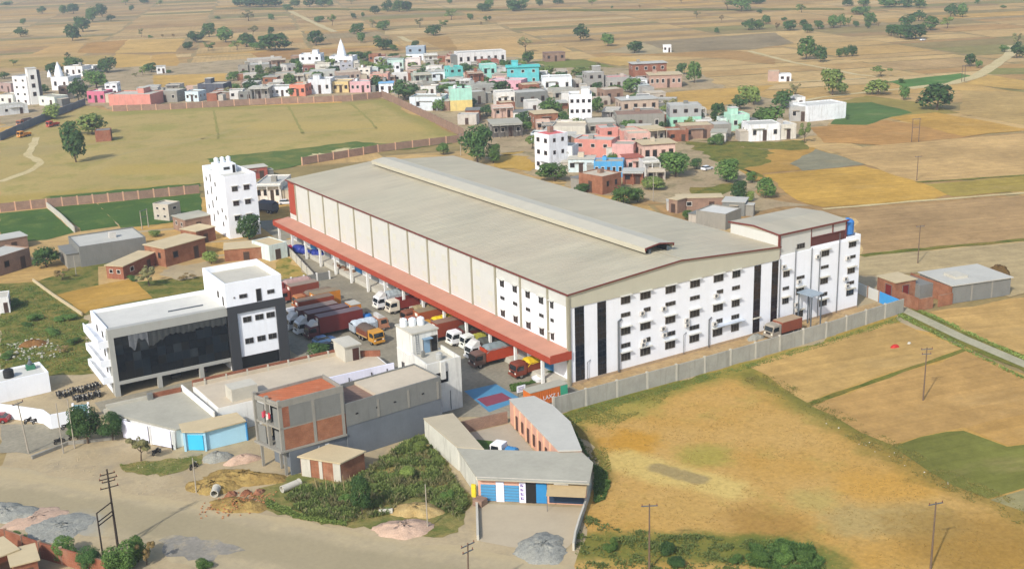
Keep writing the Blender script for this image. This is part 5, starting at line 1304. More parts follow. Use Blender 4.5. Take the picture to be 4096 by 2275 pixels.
def car(label, loc, rz, col, group=None, name='car', L=4.2, suv=False):
    t = thing(name, label, 'car', loc, rz, group)
    m_ = mat('car_' + col.strip('#'), col, 0.3, 0.05, 1, spec=0.5)
    hr = 1.75 if suv else 1.45
    MB().extrude_y([(0, 0.35), (0.1, 0.3), (L - 0.1, 0.3), (L, 0.5), (L - 0.05, 0.75), (L - 1.1, 0.92), (0.15, 0.98), (0, 0.8)], -0.84, 0.84).build('body', m_, t)
    c = MB(); c.add([(0.25, -0.78, 0.96), (0.25, 0.78, 0.96), (L - 1.05, 0.78, 0.9), (L - 1.05, -0.78, 0.9), (0.65, -0.62, hr - 0.05), (0.65, 0.62, hr - 0.05), (L - 1.9, 0.62, hr - 0.05), (L - 1.9, -0.62, hr - 0.05)],
                    [(3, 2, 1, 0), (4, 5, 6, 7), (0, 1, 5, 4), (1, 2, 6, 5), (2, 3, 7, 6), (3, 0, 4, 7)])
    c.build('cabin_glass', M_WSCR, t)
    MB().box(0.62, -0.63, hr - 0.05, L - 1.88, 0.63, hr).build('roof', m_, t)
    for s in (-1, 1):
        MB().box(L - 0.12, s * 0.6 - 0.16, 0.58, L + 0.01, s * 0.6 + 0.16, 0.74).build('headlight', M_LAMP, t)
    wheels(t, [(x, s * 0.76, 0.32) for x in (0.75, L - 0.8) for s in (-1, 1)], WM_C)
    return t

W_ = math.pi
truck('maroon box truck nearest the glass office in the row of parked trucks', (-14.9, 48.7), W_, 11.2, '#5a2a2a', '#6a2420', '#6d5f62', 'box', cabstyle='crown', bh=4.1)
truck('dark maroon box truck second in the row of parked trucks', (-16.0, 52.3), W_, 10.8, '#e0dfda', '#4a1f22', '#6a5a5c', 'box', cabstyle='crown', bh=4.0)
truck('dusty maroon box truck third in the row of parked trucks', (-16.8, 55.8), W_, 10.4, '#d8d6d0', '#55292a', '#83736a', 'box', cabstyle='crown', bh=3.9)
truck('long brown and orange truck fourth in the row of parked trucks', (-15.5, 60.6), W_, 9.8, '#dcd9d2', '#8a3f28', '#7d6a58', 'box', bh=4.0)
truck('orange box truck behind the brown one at the back of the truck row', (-12.6, 64.0), W_, 8.0, '#c58a3a', '#c07a26', '#8a7a60', 'box', bh=3.8)
truck('red flatbed truck with white load at the far end of the truck row', (-12.0, 80.2), W_ + 0.05, 8.6, '#8a3a34', '#74322e', '#a88a82', 'open', bh=2.7)
oc = thing('orange_container', 'small bright orange cargo box standing behind the maroon trucks', 'container', (-13.9, 54.9, 0))
MB().box(0, 0, 0.1, 2.1, 3.1, 2.7).build('body', mat('bright_orange', '#c87e22', 0.6, 0.1, 1, 0.15), oc)
MB().box(-0.04, -0.04, 2.7, 2.14, 3.14, 2.78).build('roof', M_ROOFG2, oc)
for k in range(5): MB().box(0.2 + 0.4 * k, -0.03, 0.2, 0.3 + 0.4 * k, -0.001, 2.6).build('rib', mat('bright_orange', '#c87e22'), oc)
bd = thing('blue_drum', 'bright blue plastic drum at the rear of the maroon truck', 'drum', (-13.7, 48.3, 0))
MB().lathe([(0.85, 0), (0.95, 0.3), (0.95, 1.2), (1.0, 1.3), (0.95, 1.4), (0.95, 2.4), (0.7, 2.7), (0.3, 2.8)], 16).build('shell', mat('drum_blue', '#2767a8', 0.5, 0.1, 1), bd)
MB().lathe([(0.32, 2.8), (0.32, 2.95), (0.2, 3.0)], 10).build('lid', M_CHAS, bd)
truck('brown tarpaulined truck at the back of the yard beyond the orange one', (-12.2, 68.2), W_, 8.4, '#a86a3a', '#8a4a30', '#7a6a58', 'open', bh=3.2)
truck('dusty red truck last but one at the far end of the truck row', (-13.2, 73.6), W_, 8.6, '#8f4434', '#83402e', '#8d7c6c', 'box', bh=3.4)
truck('brown truck with tan tarpaulin between the dark red and long brown trucks at the canopy', (0.0, 45.3), W_, 7.6, '#7a4a34', '#87492c', '#94835f', 'open', bh=3.2)
truck('white cab truck with grey cover backed up to the red canopy', (-0.4, 57.3), W_, 7.2, '#e8e8e6', '#b8babb', '#9aa3a3', 'open', bh=3.3, cabstyle='crown')
truck('dark red open truck beside the white cab truck at the canopy', (-0.2, 53.3), W_, 6.6, '#d8cdb8', '#7c2a20', None, 'open', '#d9d2c2', bh=3.2)
truck('rusty pink truck facing right in the middle of the yard', (-18.4, 45.3), 0.0, 7.2, '#b07a5c', '#a9b2b8', '#b9c2c8', 'open', bh=2.9, cabstyle='crown')
truck('brown tarpaulined truck with yellow nose heading down the yard', (-17.0, 43.8), R(-86), 6.4, '#c08a32', '#7a4530', '#5e5148', 'open', '#c9a46a', bh=2.9)
truck('long brown box truck backed under the red canopy', (-0.3, 41.4), W_, 8.6, '#8a4a30', '#a0542e', '#8a7a5e', 'box', bh=3.5)
truck('open truck with bright yellow tarpaulin under the canopy', (-0.4, 37.2), W_, 7.4, '#b8862e', '#8a5a2a', '#d6b81c', 'open', bh=3.1)
truck('rust brown box truck with dark cab in the canopy row', (-0.2, 33.2), W_, 9.4, '#3c2a38', '#8a3f28', '#866a58', 'box', bh=3.6)
truck('white cab truck with long dark tarpaulin at the canopy', (0.2, 29.2), W_, 6.6, '#e8e8e6', '#5f2a22', '#4d4f44', 'open', bh=3.3)
truck('small white pickup with green-yellow load in the canopy row', (-0.6, 25.9), W_, 5.0, '#e2e4d8', '#cfd4c0', '#a2a040', 'open', bh=2.4, W=1.9)
truck('dark truck with white cab roof tucked behind the big red truck', (0.2, 20.8), W_, 7.6, '#dcdcd8', '#4a4036', '#4f5048', 'open', bh=3.4, cabstyle='crown')
truck('big red truck with grey tarpaulin and brown cab near the court', (0.4, 16.9), W_, 9.2, '#6a5044', '#b24322', '#7f8a8a', 'open', '#d8c8b0', bh=3.6)
truck('brown truck with bright yellow tarpaulin at the canopy corner', (1.6, 8.5), W_, 7.4, '#7a3a26', '#7c3a20', '#d4b31c', 'open', '#d9b070', bh=3.0)
truck('old brown truck parked between the compound wall and white front', (49.2, -2.9), W_ + 0.02, 7.4, '#9a9284', '#8a4a32', '#a58f74', 'box', '#c9b89a', bh=2.9, group='other trucks')
truck('truck with dark round cover parked behind the apartment tower', (8.6, 152.5), W_ * 0.62, 8.0, '#6a6a6c', '#505258', '#4a4d55', 'open', bh=3.4, group='other trucks')
truck('small orange truck at the left edge of the playing field', (-18.02, 349.48), W_ + 0.5, 5.6, '#d08a28', '#c98424', None, 'open', bh=2.2, W=2.0, group='other trucks')
truck('small red truck beside the dark wall on the left', (-2.80, 369.78), W_ + 0.5, 5.6, '#b8402c', '#a83c28', None, 'open', bh=2.2, W=2.0, group='other trucks')
truck('dark truck on the road behind the grey wall at far left', (-10.89, 383.32), W_ + 0.6, 7.5, '#a05a30', '#5a3a30', '#4a3a38', 'open', bh=3.0, group='other trucks')
car('blue parked car beside the glass office entrance', (-26.3, 44.9), R(4), '#5678a0', None, L=4.2)
car('dark car under the ground floor of the glass office', (-52.6, 43.0), R(80), '#1e1f22', None, suv=True)
car('dark maroon car under the glass office beside the pillar', (-48.0, 43.0), R(80), '#3a1e20', None, suv=True)
car('dark red car at the far left on the concrete apron', (-80.14, 41.15), R(150), '#8a1f24', None)
car('white car parked in shade beside the peach houses', (134.80, 120.31), R(10), '#e6e6e4', None)
car('white car under the big tree clump in the far fields', (503.61, 337.66), R(5), '#e6e6e4', None)
car('white car in front of the striped house behind the tower', (13.49, 162.91), R(-30), '#e2e2e0', None)
car('dark car at the rear of the yard under the shade tree', (-27.5, 40.0), R(10), '#24282a', None, suv=True)
pk = truck('white mini truck with blue cover in the shop court', (-22.9, -19.6), R(118), 4.2, '#e8e8e4', '#d0d4d6', '#3f7fae', 'open', bh=2.2, W=1.7, group='other trucks')

# motorcycles
def motorcycle():
    t = thing('motorcycle', 'parked motorcycle in the crowded bike yard left of the glass office', 'motorcycle', (0, 0, 0), 0, 'motorcycles in the bike yard')
    wheels(t, [(0.0, 0, 0.29), (1.28, 0, 0.29)], WM_M)
    MB().box(0.35, -0.12, 0.25, 0.85, 0.12, 0.6).build('engine', M_CHAS, t)
    MB().tube((1.28, 0, 0.29), (1.05, 0, 0.95), 0.04).build('fork', M_RIM, t)
    MB().extrude_y([(0.6, 0.62), (1.05, 0.66), (1.0, 0.9), (0.7, 0.88)], -0.13, 0.13).build('fuel_tank', M_TANKB, t)
    MB().extrude_y([(-0.2, 0.68), (0.62, 0.62), (0.66, 0.76), (-0.1, 0.84)], -0.12, 0.12).build('seat', M_CHAS, t)
    MB().tube((1.0, -0.32, 1.02), (1.0, 0.32, 1.02), 0.025).build('handlebar', M_RIM, t)
    MB().lathe([(0.02, -0.08), (0.1, 0.0), (0.1, 0.05)], 8, (1.12, 0, 0.85)).build('headlight', M_LAMP, t)
    MB().box(-0.25, -0.06, 0.45, 0.4, 0.06, 0.52).build('rear_guard', M_TANKB, t)
    return t
mc0 = motorcycle()
spots = []
for i in range(15): spots.append((-71.5 + i * 0.47, 47.9 + 0.03 * i + random.uniform(-0.35, 0.35), R(-80 + random.uniform(-18, 18))))
for i in range(11): spots.append((-69.6 + i * 0.42, 44.3 + random.uniform(-0.35, 0.35), R(-85 + random.uniform(-18, 18))))
first = True
ORDW = ['first', 'second', 'third', 'fourth', 'fifth', 'sixth', 'seventh', 'eighth', 'ninth', 'tenth', 'eleventh', 'twelfth', 'thirteenth', 'fourteenth', 'fifteenth']
for k, (x, y, a) in enumerate(spots):
    lb = 'parked motorcycle, %s from the left in the %s row of the bike yard' % (ORDW[k if k < 15 else k - 15], 'rear' if k < 15 else 'front')
    if first: mc0.location = (x, y, 0); mc0.rotation_euler = (0, 0, a); mc0['label'] = lb; first = False
    else: copy_tree(mc0, (x, y, 0), a, None, lb)
for (p, a, lb) in (((-78.22, 38.45), 20, 'motorcycle parked first outside the white boundary wall'), ((-77.16, 37.66), 35, 'motorcycle parked second outside the white boundary wall'), ((-73.83, 32.37), 10, 'motorcycle parked by the end of the white boundary wall'),
                 ((-76.01, 27.22), 15, 'motorcycle standing at the kerb under the roadside trees'), ((-73.78, 27.56), 25, 'motorcycle in the shade of the roadside trees'), ((-64.90, 14.18), 30, 'motorcycle parked by the sapling in front of the blue shop'),
                 ((-61.94, 14.53), 60, 'motorcycle parked at the porch of the blue shop'), ((-61.90, 6.04), 30, 'motorcycle beside the leaning pole and earth heap')):
    q = copy_tree(mc0, (p[0], p[1], 0), R(a), None, lb); q['group'] = 'motorcycles along the road'

# ------------------------------------------------------------------ poles
M_POLE = mat('weathered_pole', '#6b5a4a', 0.9, 0.2, 1.5)
M_POLEC = mat('concrete_pole', '#a39a8a', 0.9, 0.15, 1.0)
def pole(label, loc, h, arms=2, rz=0.0, m=None, lean=(0, 0), r=0.13, group='utility poles'):
    t = thing('utility_pole', label, 'pole', loc, rz, group)
    m = m or M_POLE
    MB().tube((0, 0, -0.2), (lean[0], lean[1], h), r, r * 0.62, 8).build('post', m, t)
    for k in range(arms):
        z = h - 0.25 - 0.8 * k; u_ = z / h; w = 0.95 if k == 0 else 0.75
        a = MB().box(lean[0] * u_ - w, lean[1] * u_ - 0.05, z - 0.05, lean[0] * u_ + w, lean[1] * u_ + 0.05, z + 0.05).build('cross_arm', M_STEEL, t)
        for s in (-0.9, 0.0, 0.9) if k == 0 else (-0.9, 0.9):
            MB().lathe([(0.03, 0.05), (0.07, 0.1), (0.05, 0.2), (0.07, 0.24), (0.02, 0.3)], 8, (lean[0] * u_ + s * w, lean[1] * u_, z)).build('insulator', mat('porcelain', '#7a4a34', 0.4, 0.1, 3), a)
    return t
pole('brown pole with forked arms alone in the right-hand tan field', (40.52, -38.25), 8.8, 2, R(-25))
pole('brown pole at the corner of the golden stubble field', (171.19, 69.61), 7.2, 1, R(-25))
pole('tall brown pole behind the grey shed on the right', (102.14, 12.98), 8.6, 1, R(-25))
pole('pole at the lower edge of the rough ochre field, centre right', (-26.02, -53.00), 8.6, 1, R(-30))
pole('thin pole at the lower right corner of the ochre field', (0.56, -71.61), 8.6, 1, R(-15))
pole('pole leaning over the road at the bottom middle', (-47.79, -48.27), 8.4, 2, R(10), lean=(0.3, 0))
pole('slender pale lamp post on the weedy lot by the sand mound', (-42.45, -28.88), 6.2, 0, 0, M_POLEC, r=0.09)
pole('pale leaning pole beside the earth heap on the lot', (-63.52, -1.39), 5.2, 0, 0, M_POLEC, r=0.1)
pole('grey pole with transformer box at the left road edge', (-80.03, 26.43), 8.4, 1, R(30), M_POLEC, lean=(-0.5, 0))
pole('grey pole at the roadside left of the dark trees', (-75.73, 23.27), 8.0, 0, 0, M_POLEC, r=0.1)
pole('grey pole half hidden by the dark roadside trees', (-73.94, 24.05), 8.0, 0, 0, M_POLEC, r=0.1)
pole('pale post in front of the grey cement house', (-51.25, 123.48), 4.6, 0, 0, M_POLEC, r=0.1)
pole('white post between village trees behind the warehouse roof', (96.71, 97.45), 8.0, 0, 0, M_POLEC, r=0.12)
pole('pale post beside the dark tree behind the warehouse', (91.41, 194.00), 7.5, 1, 0, M_POLEC)
def hpole(label, a, b, h, m=None, cat='pole'):
    t = thing('twin_pole', label, cat, a, 0, 'twin poles')
    dx, dy = b[0] - a[0], b[1] - a[1]
    m = m or M_POLE
    MB().tube((0, 0, -0.2), (0, 0, h), 0.14, 0.1, 8).build('post', m, t)
    MB().tube((dx, dy, -0.2), (dx, dy, h), 0.14, 0.1, 8).build('post', m, t)
    MB().wall((-dx * 0.08, -dy * 0.08), (dx * 1.08, dy * 1.08), 0.12, h - 0.25, h - 0.1).build('cross_arm', M_STEEL, t)
    MB().wall((0, 0), (dx, dy), 0.1, h * 0.62, h * 0.62 + 0.12).build('cross_arm', M_STEEL, t)
    return t
hpole('twin brown poles joined at the top in the brown field right', (219.31, 111.00), (221.47, 109.85), 8.0)
hpole('twin poles at the bend of the cart road, upper right', (358.99, 197.72), (360.49, 197.25), 7.5)
hpole('twin pale posts on the green lawn by the cement house', (-26.49, 158.42), (-24.29, 160.22), 5.0, M_POLEC)
tf = thing('transformer_pole', 'tall dark pole with side frame and cross arms at lower left by the road', 'pole', (-76.38, -10.10))
tx, ty = (-78.66, -12.10); bx_, by_ = (-76.38, -10.10)
MB().tube((0, 0, -0.2), (0, 0, 10.6), 0.17, 0.1, 8).build('post', mat('dark_pole', '#3c332b', 0.9, 0.2, 1), tf)
MB().tube((tx - bx_, ty - by_, -0.2), (tx - bx_, ty - by_, 6.2), 0.11, 0.09, 8).build('post', mat('dark_pole', '#3c332b'), tf)
for z in (6.1, 4.9, 4.4): MB().wall((0, 0), (tx - bx_, ty - by_), 0.1, z, z + 0.12).build('cross_beam', mat('dark_pole', '#3c332b'), tf)
for z, w in ((9.9, 0.9), (9.3, 1.1), (8.9, 0.8), (8.1, 1.1)):
    a = MB().box(-w, -0.05, z, w, 0.05, z + 0.1).build('cross_arm', mat('dark_pole', '#3c332b'), tf)
    for s in (-w, w): MB().lathe([(0.03, 0.1), (0.08, 0.16), (0.05, 0.26), (0.02, 0.34)], 8, (s * 0.92, 0, z)).build('insulator', MATS['porcelain'], a)

# ------------------------------------------------------------------ village houses
def _unit_window(m_frame, m_pane):
    b = MB()
    t = 0.09
    b.box(-0.5, -0.06, -0.5, 0.5, 0, -0.5 + t); b.box(-0.5, -0.06, 0.5 - t, 0.5, 0, 0.5); b.box(-0.5, -0.06, -0.5 + t, -0.5 + t, 0, 0.5 - t); b.box(0.5 - t, -0.06, -0.5 + t, 0.5, 0, 0.5 - t)
    nf = len(b.f)
    b.box(-0.5 + t, -0.02, -0.5 + t, 0.5 - t, -0.002, 0.5 - t)
    me = b.mesh('window', m_frame); me.materials.append(m_pane)
    for i, p in enumerate(me.polygons): p.material_index = 1 if i >= nf else 0
    return me
UW = [_unit_window(mat('house_frame_pale', '#cfc8bb', 0.8, 0.1, 2), M_DARK), _unit_window(mat('house_frame_brown', '#5a4232', 0.8, 0.1, 2), M_DARK)]
UD = _unit_window(mat('house_frame_brown', '#5a4232'), mat('house_door', '#4a3a30', 0.8, 0.2, 1))
WM = {}
def wm(hexc, streak=0.55):
    if hexc not in WM: WM[hexc] = mat('plaster_' + hexc.strip('#'), hexc, 0.92, 0.2, 0.5, streak, '#8a8072', fade=0.22)
    return WM[hexc]
def rough_wall(c):
    return {'brick': M_BRICK, 'brick2': M_BRICK2, 'brick3': M_BRICK3, 'cem': M_CEM, 'conc': M_CONC}.get(c) or wm(c)
ROOFS = [M_ROOFG, M_ROOFG2, M_CONC2, M_TERR, M_CEM]
HR = random.Random(11)
BUILT = []
def H(label, p1, p2, h, d, wall, nw=2, st=1, par=0.5, roof=None, over=0.0, veranda=0, side=True, head=0, cat='house', name='house', group='village houses', top=None, tanks=0, doors=1):
    """flat-roofed house: front from p1 to p2, h to the roof, d deep; openings in every storey"""
    dx, dy = p2[0] - p1[0], p2[1] - p1[1]
    w = max(2.5, math.hypot(dx, dy)); rz = math.atan2(dy, dx)
    t = thing(name, label, cat, p1, rz, group)
    c0, s0 = math.cos(rz), math.sin(rz)
    BUILT.append((p1[0] + (w * c0 - d * s0) / 2, p1[1] + (w * s0 + d * c0) / 2, math.hypot(w, d) / 2, label))
    h = max(2.6, h)
    m_ = rough_wall(wall); rm = roof or HR.choice(ROOFS)
    if top and st > 1:
        hz = h / st
        MB().box(0, 0, 0, w, d, hz).build('wall', m_, t); MB().box(0, 0, hz, w, d, h).build('upper_wall', rough_wall(top), t)
    else:
        MB().box(0, 0, 0, w, d, h).build('wall', m_, t)
    if par > 0:
        pm = rough_wall(top) if top else m_
        pp = MB(); pp.box(0, 0, h, w, 0.18, h + par); pp.box(0, d - 0.18, h, w, d, h + par); pp.box(0, 0.18, h, 0.18, d - 0.18, h + par); pp.box(w - 0.18, 0.18, h, w, d - 0.18, h + par)
        pp.build('parapet', pm, t)
        MB().box(0.18, 0.18, h, w - 0.18, d - 0.18, h + 0.05).build('roof', rm, t)
    else:
        o = over or 0.25
        MB().box(-o, -o, h, w + o, d + o, h + 0.16).build('roof', rm, t)
    if veranda:
        v = veranda
        MB().box(-0.1, -v, h - 0.25, w + 0.1, -0.01, h - 0.08).build('veranda_roof', rm, t)
        n = max(2, int(w / 2.6))
        for k in range(n + 1): MB().box((w - 0.25) * k / n, -v + 0.05, 0, (w - 0.25) * k / n + 0.25, -v + 0.3, h - 0.25).build('pillar', m_, t)
    if group.startswith(('village', 'front row', 'houses on', 'houses behind')):
        dull = [M_CEM, M_CONC, M_BRICK3, M_TERR, wm('#b7ab98'), wm('#c9c2b4'), m_]
        if HR.random() < 0.6:
            aw, ad, ah = HR.uniform(2.0, 3.6), d * HR.uniform(0.4, 0.8), h / st * HR.uniform(0.6, 0.85)
            ax = w + 0.01 if HR.random() < 0.5 else -aw - 0.01
            ay = HR.uniform(0.0, 1.5)
            am = HR.choice(dull)
            MB().box(ax, ay, 0, ax + aw, ay + ad, ah).build('side_room', am, t)
            MB().box(ax - 0.1 if ax < 0 else ax, ay - 0.2, ah, ax + aw + (0.1 if ax > 0 else 0), ay + ad + 0.1, ah + 0.14).build('side_room_roof', HR.choice(ROOFS), t)
        if HR.random() < 0.5 and w > 6:
            cx_ = HR.uniform(0.4, w - 2.4); cy_ = HR.uniform(d * 0.3, max(d * 0.31, d - 2.2)); cz = h + (0.06 if par > 0 else 0.17)
            MB().box(cx_, cy_, cz, cx_ + HR.uniform(1.2, 2.0), cy_ + HR.uniform(1.2, 1.8), cz + HR.uniform(0.8, 1.9)).build('roof_room', HR.choice(dull), t)
        if HR.random() < 0.45 and w > 5:
            x_ = HR.uniform(0.2, w * 0.5); MB().box(x_, -0.75, h / st * 0.78, x_ + w * 0.4, -0.008, h / st * 0.78 + 0.1).build('sunshade', HR.choice(ROOFS), t)
    hs = h / st
    u = UW[HR.random() < 0.5]
    for s in range(st):
        z0 = s * hs
        n = max(1, nw) if nw else 0
        for k in range(n):
            x = w * (k + 0.5) / n + HR.uniform(-0.15, 0.15)
            if doors and s == 0 and k == n // 2:
                link('door', UD, t, (x, -0.001, z0 + hs * 0.36), 0, (min(1.4, w / n * 0.5), 1, hs * 0.68))
            else:
                link('window', u, t, (x, -0.001, z0 + hs * 0.55), 0, (min(1.5, w / n * 0.55), 1, hs * 0.36))
        if side and d > 4:
            for k in range(2):
                y = d * (0.28 + 0.44 * k)
                link('window', u, t, (-0.001, y, z0 + hs * 0.58), R(-90), (1.0, 1, hs * 0.32))
                link('window', u, t, (w + 0.001, y, z0 + hs * 0.58), R(90), (1.0, 1, hs * 0.32))
    if head:
        hx = w * (0.15 if head == 1 else 0.55)
        MB().box(hx, d * 0.45, h + 0.05, hx + min(3.2, w * 0.4), d * 0.9, h + 2.4).build('stair_head', rough_wall(top) if top else m_, t)
        MB().box(hx - 0.2, d * 0.45 - 0.2, h + 2.4, hx + min(3.2, w * 0.4) + 0.2, d * 0.9 + 0.2, h + 2.55).build('stair_head_roof', rm, t)
    for k in range(tanks):
        c, s_ = math.cos(rz), math.sin(rz); lx, ly = w * (0.25 + 0.4 * k), d * 0.5
        zt = h + 0.06 + (2.5 if head else 0.1 if par > 0 else 0.11)
        if head: lx, ly = hx + 1.0 + 1.3 * k, d * 0.65
        tank((p1[0] + lx * c - ly * s_, p1[1] + lx * s_ + ly * c, zt), 0.6, 1.2, M_TANKW if k % 2 == 0 else M_TANKB, ('white' if k % 2 == 0 else 'black') + ' water tank on the roof of the ' + ' '.join(label.split()[:7]), 'roof tanks in the village')
    return t

# --- left of the tower: sheds and small houses
H('grey cement house with cluttered pale roof beside the green lawns', (-48.59, 129.87), (-33.17, 129.49), 4.6, 12.5, 'cem', 0, 1, 0.35, M_ROOFG2, side=False, doors=0)
H('brick house with tan slab roof and dark open porch on the left', (-32.39, 116.90), (-21.40, 121.22), 4.4, 7.5, 'brick2', 2, 1, 0, M_TAN, 0.3, group='sheds on the left')
H('low brick shed with two-part tan roof in front of the brick house', (-43.20, 112.72), (-33.52, 120.72), 3.0, 4.5, 'brick', 2, 1, 0, M_TAN, 0.25, group='sheds on the left')
H('tan-roofed brick lean-to joined to the right of the brick house', (-20.04, 132.30), (-14.49, 134.53), 3.4, 6.0, 'brick2', 1, 1, 0, M_TAN, 0.2, group='sheds on the left')
H('small dark brick house with grey slab roof below the white tower', (-18.48, 146.25), (-11.09, 147.50), 3.6, 7.0, 'brick3', 1, 1, 0, M_ROOFG, 0.3, group='sheds on the left')
H('pale brick stump with broken slab on the green lawn', (-17.77, 163.02), (-13.82, 165.33), 4.2, 5.5, '#b9ad98', 1, 2, 0.4, M_CONC2, group='sheds on the left')
H('low tan-roofed brick room left of the small mint house', (-19.75, 112.62), (-10.24, 109.15), 2.9, 6.5, 'brick2', 1, 1, 0, M_TAN, 0.2, group='sheds on the left')
H('small mint and grey house with tan roof beside the canopy end', (-11.06, 106.22), (-6.28, 107.17), 3.6, 7.5, '#c9dcd6', 1, 1, 0.2, M_TAN, group='sheds on the left', side=False)
H('white-roofed brick house cut by the left picture edge', (-65.88, 134.02), (-57.90, 139.09), 4.2, 8.0, 'brick3', 2, 1, 0.3, M_ROOFG2, group='sheds on the left')
H('low brick wall house at the left edge behind the bushes', (-61.97, 157.19), (-55.01, 158.09), 3.0, 6.0, 'brick3', 1, 1, 0, M_ROOFG2, 0.2, group='sheds on the left')
H('small white house at the left edge on the grass plot', (-72.27, 103.55), (-69.08, 102.85), 3.2, 5.0, '#dddcd6', 2, 1, 0.2, M_CONC2, group='sheds on the left')
H('red-walled room with pale slab roof behind the white tower', (18.14, 203.08), (25.53, 202.34), 3.6, 5.0, '#b04a34', 2, 1, 0, M_CONC2, 0.3, group='houses behind the tower')
H('striped cream house with arched porch behind the white tower', (9.67, 170.02), (15.60, 165.77), 5.0, 13.0, '#ddd6c6', 4, 1, 0.4, M_ROOFG2, veranda=1.4, group='houses behind the tower')
# --- far left street
H('tall white house with black arched window panels on the far left', (-3.72, 458.83), (1.23, 451.38), 13.0, 9.0, '#e6e6e6', 2, 4, 0.6, M_SLABW, group='houses on the far left', head=2)
H('white temple hall with pointed finials on the far left', (22.51, 504.15), (29.58, 496.83), 6.5, 12.0, '#eaeaea', 2, 1, 0.5, M_SLABW, cat='temple', name='temple', group='houses on the far left')
H('brown tower house with dark windows beside the white temple', (17.15, 461.25), (20.96, 460.07), 6.0, 6.0, '#8a6a4e', 1, 2, 0.3, group='houses on the far left')
H('low white house behind the temple with flat roof', (43.28, 569.79), (51.47, 560.91), 5.5, 9.0, '#dfdedb', 3, 1, 0.4, group='houses on the far left')
H('small white house at the edge of the far left trees', (56.69, 578.16), (60.60, 573.86), 4.0, 8.0, '#e2e1de', 2, 1, 0.3, group='houses on the far left')
H('pale green walled shop below the tall white house', (4.50, 445.64), (9.72, 435.54), 4.2, 8.0, '#d3dccb', 2, 1, 0.3, group='houses on the far left')
H('long pale wall house on the far left road', (-17.43, 420.69), (-4.88, 421.79), 4.0, 9.0, '#d6d6d0', 2, 1, 0.4, M_ROOFG, group='houses on the far left')
H('cream walled house at the left picture edge', (-10.30, 462.87), (-4.93, 457.52), 4.5, 9.0, '#d8dccf', 2, 1, 0.4, group='houses on the far left')
H('dusty pink flat roofs behind the left edge wall', (-0.35, 521.75), (3.70, 511.58), 4.5, 14.0, '#a98a80', 2, 1, 0.3, M_TERR, group='houses on the far left')
H('magenta and white shop front at the street corner', (25.18, 437.54), (31.63, 431.08), 5.0, 8.0, '#d0607f', 3, 1, 0.5, M_SLABW, group='houses on the far left')
H('white two-storey house with arched gable behind the magenta shop', (39.80, 462.91), (45.21, 460.20), 5.0, 8.0, '#e8e8ea', 2, 2, 0.5, group='houses on the far left')
H('long salmon walled house with pink stair tower on the left', (30.25, 417.59), (45.47, 402.46), 5.0, 14.0, '#d9826c', 0, 1, 0.4, M_CONC2, head=2, doors=0, group='houses on the far left', side=False)
H('grey cement house right of the salmon wall', (50.29, 414.90), (59.14, 406.03), 5.0, 10.0, 'conc', 3, 1, 0.4, group='houses on the far left')
H('pale blue house with three windows by the brick wall', (62.67, 405.01), (67.54, 400.11), 4.4, 8.0, '#c3d8de', 3, 1, 0.4, group='houses on the far left')
H('dark slate house with tall black tower room', (74.40, 422.00), (84.01, 412.19), 5.5, 9.0, '#4e525e', 2, 1, 0.4, M_CONC2, head=1, group='houses on the far left')
H('low brick room in front of the dark slate house', (69.83, 395.30), (73.50, 391.63), 4.0, 5.0, 'brick', 0, 1, 0.2, doors=0, group='houses on the far left')
H('small white house beyond the slate house', (81.39, 396.34), (86.93, 393.33), 4.0, 7.0, '#d9d6ce', 2, 1, 0.3, group='houses on the far left')
H('lone white hut in the straw fields with trees beside it', (88.08, 539.86), (92.93, 538.38), 4.2, 5.0, '#e0e2e2', 2, 1, 0, M_ROOFG2, 0.3, group='field huts')
H('brick hut with dark roof beside the twisted tree on the playing field', (-0.92, 313.76), (4.47, 311.99), 4.2, 6.0, 'brick', 0, 1, 0.2, M_CEM, doors=0, group='field huts')
# --- front row along the wall
V = 'front row along the brick wall'
H('dark open veranda house with pillars, leftmost of the front row', (89.32, 390.91), (97.16, 385.56), 5.2, 9.0, '#9a948a', 3, 1, 0, M_CONC2, 0.3, veranda=3.0, group=V)
H('low white house with three small windows in the front row', (99.84, 391.76), (107.34, 385.71), 4.4, 9.0, '#e2e4e4', 4, 1, 0.3, M_ROOFG, group=V)
H('orange house with red doors in the front row', (107.49, 385.55), (113.11, 379.83), 5.2, 8.0, '#d9744c', 3, 1, 0.4, M_TERR, group=V)
H('grey-white house with raised white parapet in the front row', (117.36, 386.23), (126.37, 379.71), 6.2, 10.0, '#d5d8da', 3, 1, 0.9, M_ROOFG2, group=V, head=1)
H('yellow house with arched openings in the front row', (128.22, 382.20), (134.35, 377.00), 5.0, 9.0, '#d5b667', 3, 1, 0.4, M_TAN, group=V)
H('pink house with red cornice in the front row', (134.58, 375.66), (142.55, 369.65), 5.0, 8.5, '#dba2a4', 4, 1, 0.4, M_SLABW, group=V, tanks=1)
H('two-storey salmon house behind the pink house', (145.80, 376.35), (153.26, 371.44), 7.5, 9.0, '#d3937c', 3, 2, 0.5, M_TERR, group=V)
H('white house with pale blue sloping roof at the wall corner', (143.46, 362.16), (149.44, 358.72), 4.8, 8.0, '#dfe4e8', 2, 1, 0, mat('pale_blue_roof', '#7fb2d6', 0.6, 0.08, 1), 0.3, group=V)
